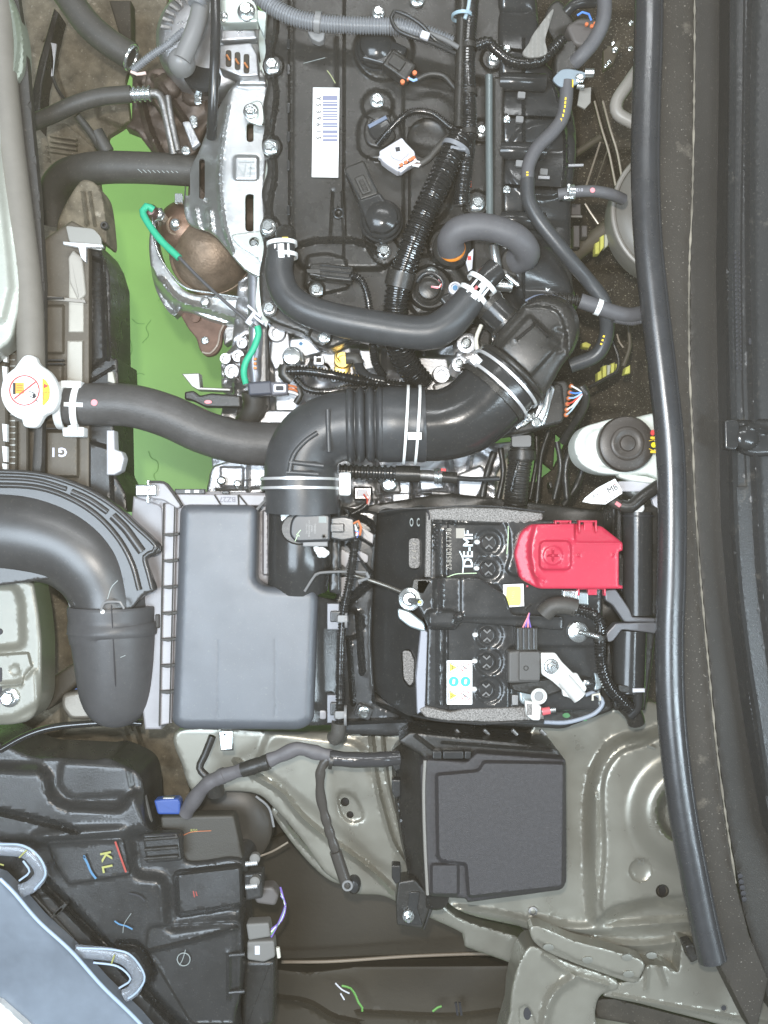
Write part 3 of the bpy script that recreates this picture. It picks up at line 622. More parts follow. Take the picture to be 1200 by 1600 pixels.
tg = thing('catalytic_converter', 'bronze tinted catalytic converter cradled in a curved silver lower shield', 'catalytic converter', (315, 410, -320))
lathe(330, 392, -230, [(66, -120), (68, -70), (66, -20), (58, 14), (44, 34), (24, 46), (0, 50)], 56, squash=(1.0, 1.05)).build('body', BZ, tg)
ring(330, 396, -240, 62, 4, 48, 8).build('weld_bead', BZ, tg)
lathe(286, 352, -200, [(46, -90), (46, -30), (42, -8), (30, 6), (12, 12), (0, 13)], 44).build('inlet_cone', mat('dark_bronze', (0.22, 0.14, 0.10), 0.42, 0.7, bump=0.4, bs=200, var=0.3), tg)
ring(276, 352, -192, 14, 3, 30, 8).build('bung_ring', BZ, tg); lathe(276, 352, -190, [(10, -10), (10, 2), (7, 4), (7, 12), (4, 14)], 20).build('bung', ZN, tg)
sheet(smooth_loop([(238, 340), (246, 330), (243, 360), (248, 392), (262, 424), (284, 450), (306, 460), (340, 462), (378, 466), (382, 500), (362, 506), (330, 500), (300, 488), (282, 484), (272, 494), (258, 480), (244, 454), (236, 420), (233, 380)], 5), -225,
    [rib([(246, 345), (250, 390), (266, 424), (288, 448), (320, 458), (376, 466)], 5, 10), rib([(252, 440), (280, 470), (330, 484), (372, 498)], 9, 16), pad(smooth_loop([(236, 420), (250, 450), (276, 486), (258, 482), (240, 456)], 5), -16, 8)], step=4, edge=3, skirt=30).build('lower_shield', HS, tg)
tube([(238, 336, -214), (240, 370, -214), (250, 402, -214), (270, 432, -214), (292, 450, -214), (320, 456, -214), (376, 464, -214)], 1.4, n=8).build('shield_lip', ZN, tg)
lathe(321, 472, -210, [(8, -4), (8, 2), (6, 6), (0, 8)], 16).build('dimple', HS, tg)
prism(smooth_loop([(282, 484), (320, 494), (354, 502), (348, 520), (345, 540), (336, 553), (322, 556), (312, 546), (306, 528), (292, 510)], 4), -255, 14, 3).build('flange', RU, tg)
tube([(352, 504, -252), (344, 518, -252), (340, 538, -252), (328, 552, -252), (316, 550, -252)], 1.6, n=8).build('flange_edge', mat('flange_lip', (0.5, 0.42, 0.36), 0.35, 0.6), tg)
inst(ME_BOLT, 'stud', tg, 320, 532, -252, sc=0.5).data.materials
lathe(305, 496, -250, [(8, -6), (8, 2), (4, 4)], 12).build('boss', RU, tg)
prism(rnd([(345, 508), (372, 506), (386, 520), (366, 530), (350, 540), (348, 524)], 4), -262, 30, 4).build('outlet_casting', AD, tg)

tg = thing('oxygen_sensor', 'oxygen sensor with a bright green sleeved cable crossing the catalytic converter', 'oxygen sensor', (245, 335, -190))
lathe(248, 336, -170, [(11, -40), (11, 0), (12, 4), (9, 10), (5, 12)], 6).build('sensor_body', ZN, tg); lathe(236, 330, -150, [(11, -14), (11, 0), (8, 8), (0, 10)], 20).build('sensor_cap', mat('plum_metal', (0.16, 0.10, 0.10), 0.4, 0.5), tg)
tube([(240, 328, -140), (229, 322, -136), (223, 330, -134), (229, 345, -130), (250, 374, -124), (280, 403, -118)], 5.6, n=14, noise=0.02).build('green_sleeve', GRN, tg)
tube([(279, 401, -117), (310, 433, -100), (350, 470, -80), (390, 504, -66), (404, 514, -66)], 2.6, n=10).build('cable', RG, tg)
tube([(402, 510, -66), (404, 522, -66), (396, 545, -66), (384, 566, -66), (381, 584, -66), (385, 602, -62)], 5.2, n=14, noise=0.03).build('lower_sleeve', GRN, tg)
ring(385, 602, -58, 4.6, 1.4, 14, 6, axis=(0.2, -1, 0.1)).build('end_collar', ZN, tg)
mb = prism(orect(397, 486, 28, 4, 42), -50, 8, 1); prism(orect(402, 498, 24, 4, 38), -50, 8, 1, mb=mb); prism(orect(393, 494, 6, 18, 38), -48, 10, 1, mb=mb); prism(orect(389, 503, 10, 8, 38), -50, 12, 1, mb=mb)
mb.build('cable_clip', CON, tg)

# ================================================================ engine block: bright castings round the cover
tg = thing('engine_block', 'bright aluminium engine castings showing between the black cover and the air duct', 'engine block', (560, 620, -300))
sheet([(372, 440), (400, 420), (420, 420), (780, 440), (800, 560), (800, 640), (720, 700), (640, 790), (400, 800), (360, 760), (330, 740), (360, 560)], -210,
    [wave(nz(1, 1, 12, 14)), pad(rect(520, 530, 600, 610), 30, 10), rib([(430, 540), (560, 545)], 8, 30), rib([(470, 480), (470, 640)], 8, 20), pad(rect(650, 560, 720, 640), 20, 12), rib([(660, 540), (700, 640)], 6, 20)], step=6, skirt=200).build('casting', AL, tg)
def boss(x, y, z, r, h=30, m=AL, hole=True, name='boss'):
    pr = [(r*1.15, -h), (r, -3), (r*0.92, 0)]+([(r*0.55, 0), (r*0.5, -6), (0, -6)] if hole else [(r*.6, 1), (0, 1.5)])
    return lathe(x, y, z, pr, 24).build(name, m, tg)
for x, y, z, r in ((470, 560, -150, 15), (500, 520, -140, 12), (505, 578, -150, 13), (432, 520, -140, 14), (690, 585, -140, 14), (668, 610, -150, 10), (700, 610, -150, 9), (628, 560, -150, 12)): boss(x, y, z, r)
for pl, z, m in (([(424, 520), (452, 516), (456, 560), (430, 580), (420, 560)], -150, AL), ([(452, 528), (500, 524), (512, 548), (470, 560), (450, 552)], -130, AL), ([(500, 548), (548, 540), (556, 590), (520, 600), (500, 580)], -150, AL), ([(560, 545), (592, 545), (592, 575), (566, 580)], -150, AL),
    ([(402, 500), (416, 498), (418, 640), (404, 650)], -130, AD), ([(426, 566), (470, 562), (470, 640), (430, 650)], -170, AL), ([(470, 640), (400, 640), (400, 668), (450, 664), (480, 650)], -140, AL), ([(655, 556), (700, 558), (706, 600), (680, 640), (650, 600)], -160, AL), ([(675, 600), (720, 590), (730, 606), (690, 640)], -140, AD), ([(400, 655), (460, 650), (440, 700), (420, 690)], -160, AL)):
    prism(rnd(pl, 5), z, 40, 4).build('cast_web', m, tg)
prism(rnd([(440, 552), (474, 550), (476, 566), (442, 568)], 3), -108, 20, 3).build('sensor_block', AD, tg); boss(456, 556, -96, 14, 10, ZN, False, 'sensor_cap')
boss(535, 562, -120, 13, 20, BRASS, True, 'brass_plug'); boss(534, 575, -130, 12, 20, BRASS, False, 'brass_plug'); tube([(528, 545, -120), (524, 558, -118), (530, 566, -118)], 2.5).build('brass_tube', BRASS, tg)
slab(tg, 'paint_dot', circ(461, 546, 4, 12), -128.5, 1, PMB); slab(tg, 'paint_dot', circ(470, 537, 3, 12), -128.5, 1, PMB)
mb = prism(rect(490, 556, 506, 570), -96, 12, 1); mb.build('square_boss', AL, tg); slab(tg, 'square_hole', rect(494, 559, 502, 566), -95.5, 1, DK)
# coolant pipe and left castings
tube([(398, 420, -120), (398, 470, -120), (400, 520, -120), (398, 560, -130), (400, 600, -140), (392, 640, -160), (372, 668, -180)], 11, n=18).build('coolant_pipe', mat('grey_steel_pipe', (0.30, 0.31, 0.34), 0.35, 0.6, var=0.1), tg)
for x, y, r in ((362, 580, 12), (352, 560, 9), (372, 556, 10), (378, 536, 9)): boss(x, y, -170, r, 60, AL, True)
sheet(rnd([(345, 560), (360, 545), (384, 520), (392, 540), (394, 620), (372, 620), (346, 612)], 4), -190, [wave(nz(1, 1, 8, 8)), rib([(350, 590), (392, 590)], 4, 16), rib([(366, 560), (366, 616)], 4, 16)], step=4, skirt=40).build('thermostat_casting', AL, tg)
prism(rnd([(374, 556), (394, 552), (398, 598), (376, 600)], 4), -130, 30, 4).build('sensor_housing', mat('dark_brown_plastic', (0.07, 0.05, 0.04), 0.4), tg)
for y in (559, 566, 573): slab(tg, 'copper_pin', rect(396, y, 401, y+4), -108, 3, MATS['copper'])
tube([(378, 640, -140), (398, 650, -130), (408, 630, -130)], 12, n=16).build('short_hose', RD, tg)
tube([(396, 612, -120), (396, 640, -130), (374, 672, -150), (352, 668, -160)], 18, n=20).build('water_hose', RD, tg)
# wiring bracket over green floor
slab(tg, 'bent_bracket', [(284, 584), (311, 583), (313, 605), (360, 607), (360, 611), (309, 609), (300, 604)], -60, 26, MATS['dull_steel'], 1, 'thin bent steel bracket reaching over the green floor')
prism(rnd([(288, 612), (302, 610), (312, 618), (330, 614), (376, 618), (376, 636), (320, 636), (300, 626), (288, 624)], 3), -70, 20, 3).build('harness_clip', BP, tg)
slab(tg, 'paint_dot', circ(325, 628, 6, 12, 3), -68, 2, MATS['pink_paint'])

# transmission castings low between the duct and the battery
tg = thing('transmission_case', 'ribbed bright aluminium gearbox case visible below the air duct above the battery', 'gearbox', (660, 750, -300))
sheet([(330, 716), (400, 700), (560, 700), (700, 700), (800, 690), (800, 700), (776, 740), (774, 830), (560, 860), (380, 800), (336, 770)], -200,
    [pad(rnd(rect(588, 745, 640, 775), 4), 14, 6), pad(rnd(rect(588, 780, 640, 800), 4), 14, 6), pad(rnd(rect(652, 762, 700, 800), 4), 14, 6), rib([(648, 735), (648, 810)], 5, 26), rib([(590, 772), (706, 770)], 4, 24), rib([(700, 715), (716, 800)], 7, 26), rib([(736, 712), (722, 800)], 5, 24), rib([(586, 716), (600, 800)], 5, 24), wave(nz(1, 1, 4, 9))], step=4, skirt=120).build('case', AL, tg)
prism(rnd([(582, 740), (620, 737), (628, 770), (600, 770)], 6), -160, 40, 4).build('boss_plate', AD, tg); bolt(tg, 608, 756, -156, 13)
for pl in ([(612, 752), (642, 750), (642, 790), (612, 792)], [(655, 748), (690, 750), (696, 764), (657, 768)], [(716, 740), (752, 726), (764, 744), (740, 790), (716, 790)]): prism(rnd(pl, 4), -170, 30, 4).build('rib_box', AL, tg)
tube([(675, 770, -160), (704, 772, -160)], 3).build('stay', AD, tg)
sheet(smooth_loop([(332, 730), (345, 724), (380, 716), (412, 722), (412, 770), (330, 775), (326, 750)], 5), -170, [pad(rect(345, 730, 380, 760), -6, 4), rib([(340, 765), (410, 762)], 3, 10), rib([(388, 720), (388, 768)], 4, 12)], step=4, skirt=60).build('side_cover', AL, tg)
bolt(tg, 346, 751, -164, 7); bolt(tg, 371, 756, -164, 6)
prism(rnd([(762, 724), (792, 700), (800, 790), (768, 790)], 4), -240, 20, 3).build('lower_plate', mat('dusty_aluminium', (0.42, 0.38, 0.31), 0.6, 0.3, bump=1, bs=200, var=0.25), tg)
# shift cable, connectors on the gearbox
tg = thing('shift_cable', 'black bellows and rod of the shift cable lying just under the air duct', 'cable', (680, 742, -100))
tube([(530, 736, -96), (570, 738, -96), (636, 740, -96)], 12, corr=(9, 0.22), n=18).build('bellows', BS, tg)
tube([(618, 740, -96), (656, 741, -96)], 13, n=20).build('cuff', BP, tg)
tube([(654, 742, -96), (664, 742, -96), (682, 744, -96)], 8).build('rod_end', AD, tg)
tube([(678, 744, -96), (690, 744, -96)], 12, n=18).build('collar', ZN, tg); tube([(690, 745, -96), (714, 747, -96)], 9).build('sleeve', BP, tg)
tube([(714, 747, -96), (742, 749, -98), (780, 748, -104)], 4).build('rod', BS, tg); ring(684, 744, -96, 11, 2, axis=(1, 0, 0)).build('clip', ZN, tg)
slab(tg, 'red_tag', orect(693, 734, 8, 4, 5), -83, 2, INR)
tg = thing('gearbox_sensor_plug', 'small black plug with pink and white wires beside the oblong white tag', 'wiring plug', (570, 772, -110))
prism(rnd(rect(552, 760, 582, 782), 3), -100, 20, 3).build('plug', BS, tg); prism(rect(558, 764, 574, 776), -97, 6, 1).build('latch', CON, tg)
tube([(572, 768, -90), (578, 778, -88), (574, 790, -92)], 1.6, n=6).build('wire', MATS['pink_white'], tg); tube([(568, 772, -90), (574, 780, -88), (572, 792, -92)], 1.4, n=6).build('wire', WRR, tg)
tube([(574, 788, -90), (560, 798, -90), (540, 806, -90)], 5, corr=(4, 0.2), n=10).build('conduit', CD, tg)

# ================================================================ black cylinder head cover
tg = thing('cylinder_head_cover', 'black plastic cylinder head cover with scalloped edge and silver flange bolts', 'engine cover', (590, 260, -70))
cov = smooth_loop([(416, -60), (419, 15), (413, 45), (415, 82), (410, 104), (418, 124), (411, 165), (413, 200), (409, 230), (418, 262), (409, 300), (413, 332), (406, 358), (412, 385), (405, 430), (407, 470), (412, 492), (432, 506), (474, 522), (492, 538), (512, 545), (534, 538), (560, 528), (600, 536), (660, 540), (712, 530), (742, 500), (754, 460), (760, 400), (768, 330), (784, 300), (790, 100), (790, -60)], 6)
def gr(pts, w=2.2, d=-3): return rib(pts, w, d)
sheet(cov, -62, [
    pad(rnd([(455, -80), (712, -80), (722, 100), (722, 260), (700, 330), (640, 390), (600, 420), (470, 420), (455, 380)], 12), 12, 10),
    rib([(428, -40), (432, 40), (424, 90), (432, 150), (424, 210), (430, 270), (422, 320), (426, 350)], 5, 7), rib([(453, -40), (454, 350)], 4, 8), gr([(538, -20), (537, 400)], 3, -4), rib([(526, 60), (527, 250)], 4, 3),
    rib([(470, 382), (500, 376), (560, 378), (600, 400)], 6, 10), rib([(462, 384), (450, 400), (448, 460)], 5, 8), gr([(520, 300), (516, 372)], 3, -4), rib([(536, 300), (538, 372)], 4, 8),
    pad(rnd([(480, 400), (510, 396), (540, 404), (545, 450), (500, 460), (476, 450)], 6), 8, 6), dome(494, 452, 15, -6), pad(circ(500, 526, 17), 10, 5), pad(circ(425, 103, 18), 8, 4), pad(circ(422, 230, 18), 8, 4), pad(circ(419, 355, 18), 8, 4),
    pad(circ(602, 392, 22), 12, 5), pad(circ(590, 165, 24), 8, 6), pad(smooth_loop([(560, 205), (570, 180), (600, 170), (622, 190), (628, 230), (600, 250), (565, 240)], 5), 8, 6), rib([(630, 130), (630, 380)], 3, 3), gr([(640, 250), (640, 400)], 2.5, -3),
    pad(circ(600, 80, 46), 8, 8), dome(668, 216, 32, -9), gr([(566, 290), (570, 380), (600, 420)], 2, 3), pad(circ(745, 318, 20), 10, 5), pad(circ(752, 205, 18), 8, 5), pad(circ(770, 92, 18), 8, 5),
    pad(circ(703, 385, 34), 14, 6), pad(circ(672, 450, 34), 14, 6), pad(rnd([(640, 400), (700, 400), (730, 440), (720, 490), (660, 500), (640, 480)], 8), 8, 8), dome(529, 333, 9, -10), rib([(620, 500), (740, 480)], 5, 8), rib([(480, 480), (620, 510)], 4, 6), rib([(470, 470), (520, 505)], 4, 6), rib([(724, 40), (726, 330)], 4, 6)],
    step=5, edge=6, skirt=50).build('cover', BP, tg)
prism(smooth_loop([(409, -60), (412, 15), (409, 20), (404, 60), (407, 104), (404, 165), (402, 230), (404, 300), (400, 355), (402, 430), (400, 480), (420, 500), (418, 300), (420, -60)], 6), -96, 8, 1).build('gasket', MATS['pale_gasket'], tg)
for x, y, z, r in ((425, 103, -48, 12.5), (422, 230, -48, 12.5), (419, 355, -48, 12.5), (421, 482, -52, 12), (589, 157, -40, 11.5), (591, 20, -44, 10), (600, 393, -34, 11.5), (746, 318, -48, 12), (752, 205, -50, 10), (772, 92, -50, 11), (494, 453, -46, 11), (506, 527, -48, 10), (674, 428, -36, 11), (652, -2, -44, 12)): bolt(tg, x, y, z, r)
mb = ring(529, 333, -48, 7.5, 2, 24, 8); mb.build('filler_ring', BS, tg)
slab(tg, 'red_clip', orect(734, 286, 5, 12, 0), -52, 3, mat('orange_clip', (0.8, 0.16, 0.08), 0.4)); mark(tg, 'scratch', [(511, 110), (517, 118), (524, 130)], -48, 1.4, mat('olive_scratch', (0.35, 0.38, 0.2), 0.5)); mark(tg, 'scratch', [(474, 99), (508, 90)], -48.6, 1.0, PMG)
for y in (60, 100, 160, 205, 250, 320): prism(rnd(rect(448, y, 453, y+16), 2), -50, 4, 1).build('edge_clip', BS, tg)
# narrow edge rail on the right
tube([(764, 118, -40), (764, 200, -40), (765, 300, -40), (765, 350, -40)], 6, n=14).build('edge_rail', mat('green_grey_rail', (0.17, 0.20, 0.20), 0.3, 0.3), tg)
slab(tg, 'paint_dot', circ(777, 126, 3, 10, 4), -40, 2, mat('yellow_paint', (0.8, 0.75, 0.1), 0.5))
prism(rnd(rect(770, 118, 788, 350), 4), -36, 40, 5).build('side_rib', BP, tg)
# sticker
st = thing('engine_number_sticker', 'white paper sticker with barcode lines on the black engine cover', 'sticker', (508, 206, -48))
slab(st, 'paper', [(489, 136.5), (530.5, 137), (528.5, 277.5), (487, 276.5)], -46.5, 1.2, LB, 0.3)
for y0, y1 in ((149.5, 156.5), (159, 161), (162, 165.5), (168, 171), (172.5, 175), (178, 180), (181, 183), (185, 187.5), (192, 195), (196, 199), (203.5, 208), (211, 214), (217, 221)): slab(st, 'barcode_line', rect(504, y0, 527.5, y1), -45.9, 0.5, INB, 0.1)
for i, ch in enumerate('Y539615'): text(st, ch, 497.5, 154+i*10.2, -45.9, 7.6, -90, INK, bold=0.1)
# ignition coils
def coil(x, y, deg, z, label, L=96, full=True):
    t = thing('ignition_coil', label, 'ignition coil', (x, y, z-20), 'ignition coils on the engine cover')
    a = math.radians(deg); ux, uy = math.cos(a), math.sin(a)
    def q(u, v): return (x+u*ux-v*uy, y+u*uy+v*ux)
    lathe(x, y, z, [(34, -22), (34, -6), (31, -4), (31, 2), (29, 5), (26, 7), (24, 14), (17, 19), (8, 21), (0, 21.5)], 40).build('head', BS, t)
    prism(rnd([q(18, -24), q(-40, -19), q(-46, 19), q(10, 24)], 5), z+14, 30, 5).build('body', BS, t)
    if full:
        prism(rnd([q(-36, -16), q(-L, -20), q(-L-4, 14), q(-42, 19)], 5), z+12, 24, 4).build('plug', BP, t)
        prism(rnd([q(-46, -8), q(-76, -9), q(-78, 7), q(-48, 8)], 3), z+15, 6, 2).build('latch', BM_, t)
        prism(rnd([q(-50, -3.5), q(-70, -4), q(-71, 3), q(-51, 4)], 1.5), z+17, 4, 1).build('latch_tongue', BP, t)
        for v in (-14, 14): tube([q(-42, v)+(z+11,), q(-L+4, v)+(z+10,)], 1.8, n=8).build('rib', BS, t)
    return t
coil(596, 343, 62, -14, 'large black ignition coil right of the white sticker with its plug pointing up')
coil(588, 75, 200, -36, 'black ignition coil near the top edge with red and blue wires', 40, False)
t = thing('ignition_coil_plug', 'black coil connector with orange seals and a pale blue wire near the top', 'connector', (635, 110, -20))
prism(rnd(orect(624, 100, 46, 32, 35), 4), -16, 24, 4).build('shell', BP, t); prism(rnd(orect(620, 96, 24, 18, 35), 3), -12, 6, 2).build('latch', BM_, t)
for x, y in ((629, 127), (637, 121), (648, 113)): slab(t, 'seal', circ(x, y, 3.6, 10), -18, 6, mat('seal_orange', (0.72, 0.20, 0.08), 0.5) if 'seal_orange' not in MATS else MATS['seal_orange'])
tube([(638, 122, -20), (646, 126, -18), (654, 123, -20)], 2.2, n=8).build('wire', mat('pale_blue_wire', (0.35, 0.55, 0.85), 0.4), t)
tube([(652, 124, -20), (670, 116, -18), (692, 118, -18), (706, 132, -20), (716, 144, -20)], 5, n=12).build('sheath', BP, t)
t = thing('camshaft_sensor', 'round black sensor cap just under a silver bolt right of the sticker', 'sensor', (592, 200, -50))
prism(smooth_loop([(572, 188), (580, 178), (596, 173), (608, 178), (614, 196), (618, 214), (600, 230), (576, 226), (568, 206)], 4), -36, 20, 4).build('cap', BP, t); lathe(594, 202, -36, [(19, -10), (19, 0), (16, 3), (0, 4)], 32).build('disc', BS, t)
prism(orect(590, 190, 32, 6, -28), -30, 4, 1).build('ridge', mat('blue_grey_ridge', (0.15, 0.19, 0.27), 0.3), t)
# loose grey connector
t = thing('loose_grey_connector', 'loose pale grey square connector with orange seals lying on the engine cover', 'connector', (622, 240, -30))
prism(rnd([(592, 236), (618, 220), (628, 214), (634, 222), (648, 236), (650, 252), (640, 258), (622, 268), (606, 258), (596, 250)], 3), -14, 22, 3).build('housing', CON, t)
prism(rnd([(608, 232), (624, 223), (641, 238), (626, 251), (612, 246)], 4), -9, 8, 2).build('latch', CON, t); slab(t, 'latch_hole', orect(621.5, 233, 7, 7, -10), -8.4, 1, INK, 0.2)
prism(orect(596, 245, 8, 6, 35), -16, 12, 1).build('lug', CON, t); prism(rnd([(620, 262), (648, 244), (652, 250), (626, 270)], 2), -14, 14, 1).build('rear', CON, t)
for x, y in ((627, 257), (634, 253), (641, 249), (646, 246)): slab(t, 'seal', orect(x, y, 6, 5, -30), -12, 4, MATS['seal_orange'], 1)
tube([(630, 260, -12), (640, 258, -10), (650, 252, -10), (660, 254, -14), (654, 260, -14), (644, 258, -12)], 1.8, n=8).build('wire', WRW, t); tube([(634, 259, -12), (648, 257, -12), (658, 257, -14)], 1.2, n=8).build('wire', MATS['pink_white'], t)
tube([(657, 256, -16), (670, 248, -14), (684, 232, -12), (700, 216, -10), (716, 208, -8)], 5.5, n=14).build('sheath', RD, t)
# sensor with connector at the lower left of the cover
t = thing('cam_timing_valve_plug', 'black flat connector joined to a thin conduit on the lower left of the cover', 'connector', (515, 425, -40))
prism(rnd([(484, 412), (508, 410), (552, 417), (550, 440), (512, 436), (482, 430)], 3), -22, 22, 3).build('housing', BP, t)
for y in (414, 422, 430): tube([(500, y, -20), (548, y+5, -20)], 1.5, n=8).build('rib', BS, t)
prism(rnd([(478, 420), (500, 420), (502, 428), (480, 426)], 2), -18, 8, 1).build('latch', BM_, t)
slab(t, 'pale_terminal', rnd(rect(487, 446, 499, 456), 2), -38, 4, CON)
tube([(548, 430, -26), (562, 436, -22), (572, 455, -22), (578, 490, -28), (582, 530, -40), (586, 565, -60), (600, 590, -80)], 6.5, corr=(4.6, 0.3), n=14).build('conduit', CD, t)
t = thing('oil_control_valve', 'round black valve cap with pink and white wires between corrugated hose and breather hose', 'valve', (672, 450, -50))
lathe(670, 452, -28, [(24, -20), (24, -4), (20, 0), (17, -1), (16, 8), (10, 10), (0, 10)], 32).build('cap', BP, t)
tube([(652, 440, -14), (662, 428, -8), (680, 428, -8), (692, 440, -10), (690, 452, -14)], 3.5, n=10).build('bail', BS, t)
for i, m in enumerate((MATS['pink_paint'], WRW, WRR)): tube([(674+i, 448, -14), (684+i*2, 450-i, -10), (692, 443-i*2, -10), (686, 437-i, -14)], 1.6, n=8).build('wire', m, t)
lathe(711, 450, -24, [(10, -14), (10, 0), (7, 1), (6, -3), (0, -3)], 24).build('grey_bush', CON, t); lathe(711, 450, -26, [(4, 0), (4, 3), (0, 4)], 12).build('blue_pin', PMB, t)
prism(rnd([(684, 464), (712, 452), (724, 466), (700, 484)], 6), -32, 20, 4).build('arm', BS, t)

# ================================================================ hoses and looms over the engine
t = thing('main_wiring_conduit', 'thick ribbed glossy black corrugated conduit slanting down over the engine cover', 'wiring conduit', (660, 400, -20))
tube([(722, 212, 0), (706, 240, 0), (688, 280, 0), (668, 322, 0), (650, 366, -4), (634, 410, -12), (622, 450, -20), (618, 490, -34), (620, 530, -60), (634, 566, -90), (660, 600, -110)], 20, corr=(7.8, 0.14), n=26).build('conduit', CD, t)
tube([(628, 424, -14), (622, 448, -20)], 22.5, n=26).build('tape_wrap', BP, t)
tube([(708, 218, 2), (694, 226, 0)], 4).build('tie_tail', BS, t)
mb = band(712, 232, 0, 21, -0.45, 0.9, 7); prism(orect(716, 231, 24, 5, 8), 20, 6, 1, mb=mb); mb.build('cable_tie', mat('grey_tie', (0.22, 0.23, 0.25), 0.3), t)
t = thing('vertical_wiring_loom', 'black taped wiring loom with beaded edge running straight down from the top', 'wiring loom', (732, 130, -10))
tube([(738, -40, -10), (734, 20, -8), (730, 75, -6), (730, 140, -4), (732, 200, -6), (722, 300, -20), (722, 320, -24)], 13, corr=(4.6, 0.1), n=20).build('conduit', CD, t)
tube([(724, -30, -4), (720, 60, -2), (718, 130, 0), (716, 200, 0)], 8, n=14).build('tape_wrap', BP, t)
for y in (74, 146, 208): band(731, y, -6, 13, 0.03, 1, 8).build('tape_band', BP, t)
band(722, 26, -5, 15, 0, 1, 5).build('cable_tie', mat('pale_blue_tie', (0.35, 0.48, 0.55), 0.3), t)
tube([(742, 72, -2), (762, 66, -4), (775, 78, -8), (800, 96, -12), (830, 98, -14), (850, 90, -16), (880, 60, -20)], 9, corr=(6, 0.16), n=14).build('branch_conduit', CD, t)
tube([(736, -30, 6), (732, 10, 4), (726, 30, 4)], 3, n=10).build('pale_wire', mat('pale_cyan_wire', (0.4, 0.5, 0.55), 0.4), t)
t = thing('thin_arched_conduit', 'thin ribbed conduit arching from the coil plug to the vertical loom', 'wiring conduit', (650, 180, -20))
tube([(590, 226, -22), (606, 206, -12), (630, 182, -4), (650, 174, -2), (676, 178, -2), (700, 196, -4), (716, 208, -6)], 6.5, corr=(3.6, 0.3), n=14).build('conduit', CD, t)
t = thing('grey_corrugated_conduit', 'pale grey corrugated conduit curving across the very top of the engine', 'wiring conduit', (560, 40, 0))
tube([(395, -18, 0), (420, 6, 0), (456, 26, 0), (500, 36, 0), (560, 40, 0), (620, 42, 0), (660, 52, 0), (706, 70, -4)], 13.5, corr=(4.4, 0.16), n=22).build('conduit', CG, t)
mb = band(497, 35, 0, 14, 1, 0.15, 9, t=2.5); prism(rnd([(480, 48), (508, 50), (506, 62), (498, 66), (486, 60)], 3), -4, 14, 2, mb=mb); mb.build('retaining_clip', MATS['boot_grey'], t)
t = thing('looped_black_wire', 'black wire loop with a grey tag over the end of the grey corrugated conduit', 'wire', (650, 40, 20))
tube([(706, 78, 8), (680, 62, 16), (660, 40, 20), (636, 24, 22), (616, 18, 20), (611, 28, 20), (620, 46, 20), (645, 58, 20), (672, 66, 16), (712, 84, 8)], 3.2, n=10).build('wire', BS, t)
prism(rnd(orect(664, 54, 14, 12, 20), 2), 26, 6, 1.5).build('tag', CON, t)
tube([(670, 52, 18), (695, 62, 12), (716, 74, 6)], 4, n=10).build('grey_sheath', mat('grey_sheath', (0.16, 0.16, 0.16), 0.5), t)

t = thing('breather_hose', 'smooth black U shaped breather hose with white spring clamps at both ends', 'hose', (570, 500, 0))
tube([(440, 384, 0, 21), (438, 400, 4, 21.5), (436, 425, 8, 22), (446, 458, 12, 23), (474, 482, 16, 24), (520, 498, 18, 25), (580, 510, 18, 26), (640, 519, 18, 26), (676, 518, 18, 27), (704, 502, 18, 27), (726, 478, 18, 25), (742, 458, 16, 24)], step=5, n=32).build('hose', RB, t)
tube([(738, 464, 16), (762, 434, 16), (776, 420, 14)], 19, n=22).build('outlet_stub', BS, t); tube([(443, 388, -4), (446, 374, -8), (446, 366, -20)], 16, n=20).build('inlet_stub', BP, t)
def spring_clamp(parent, x, y, z, R, ux, uy, w, label):
    mb = MB(); 
    for s in (-0.36, 0.36): band(x+ux*w*s, y+uy*w*s, z, R, ux, uy, w*0.24, mb, 2.5)
    k = math.hypot(ux, uy); nx, ny = -uy/k, ux/k
    for s in (-0.45, 0, 0.5): prism(orect(x+nx*R*s, y+ny*R*s, w*0.8, 3.5, math.degrees(math.atan2(uy, ux))), z+R*math.sqrt(1-s*s*0.9)+2.5, 4, 1, mb=mb)
    c = mb.build('hose_clamp', WT, parent, label); ORG[c.name] = ORG[parent.name]
    prism(orect(x+nx*R*0.1, y+ny*R*0.1, w*0.9, R*0.5, math.degrees(math.atan2(uy, ux))), z+R+4, 7, 2).build('clamp_ear', CL, c); return c
spring_clamp(t, 441, 391, 2, 21.5, 0.05, 1, 26, 'white clamp at the left end'); spring_clamp(t, 746, 453, 16, 24, 0.62, -0.78, 32, 'white clamp at the right end')
slab(t, 'yellow_mark', rect(441, 370, 450, 378), 10, 3, MATS['amber_ink']); slab(t, 'red_mark', orect(746, 451, 9, 7, 30), 44, 2, mat('faded_red', (0.6, 0.12, 0.13), 0.5))

t = thing('pcv_hose', 'short fat grey hose bending from an orange sealed port on the engine cover', 'hose', (760, 370, 10))
tube([(706, 390, 0), (704, 376, 14), (716, 360, 26), (742, 354, 30), (774, 358, 30), (804, 370, 26), (820, 386, 14), (822, 400, -4), (806, 408, -24)], 21, step=5, n=28).build('hose', RG, t)
mb = ring(706, 388, -6, 17, 4.5, 36, 10); mb.build('orange_seal', ORG_, t)
tube([(690, 372, -2), (694, 384, 0), (700, 394, 2), (712, 397, 2), (722, 390, 2)], 1.6, n=8).build('wire_clip', ZN, t); slab(t, 'yellow_dot', rect(706, 393, 713, 398), 4, 3, MATS['yellow_paint'])
lathe(706, 388, -30, [(30, -10), (30, 6), (26, 10), (22, 12)], 36).build('port', BP, t)
lathe(806, 410, -30, [(26, -20), (26, 0), (22, 6)], 32).build('lower_port', BM_, t)
prism([(732, 396), (740, 388), (738, 420), (732, 424), (728, 410)], -14, 6, 1).build('bracket_tab', CON, t); slab(t, 'red_tab', rect(731, 400, 736, 406), -12, 3, INR)
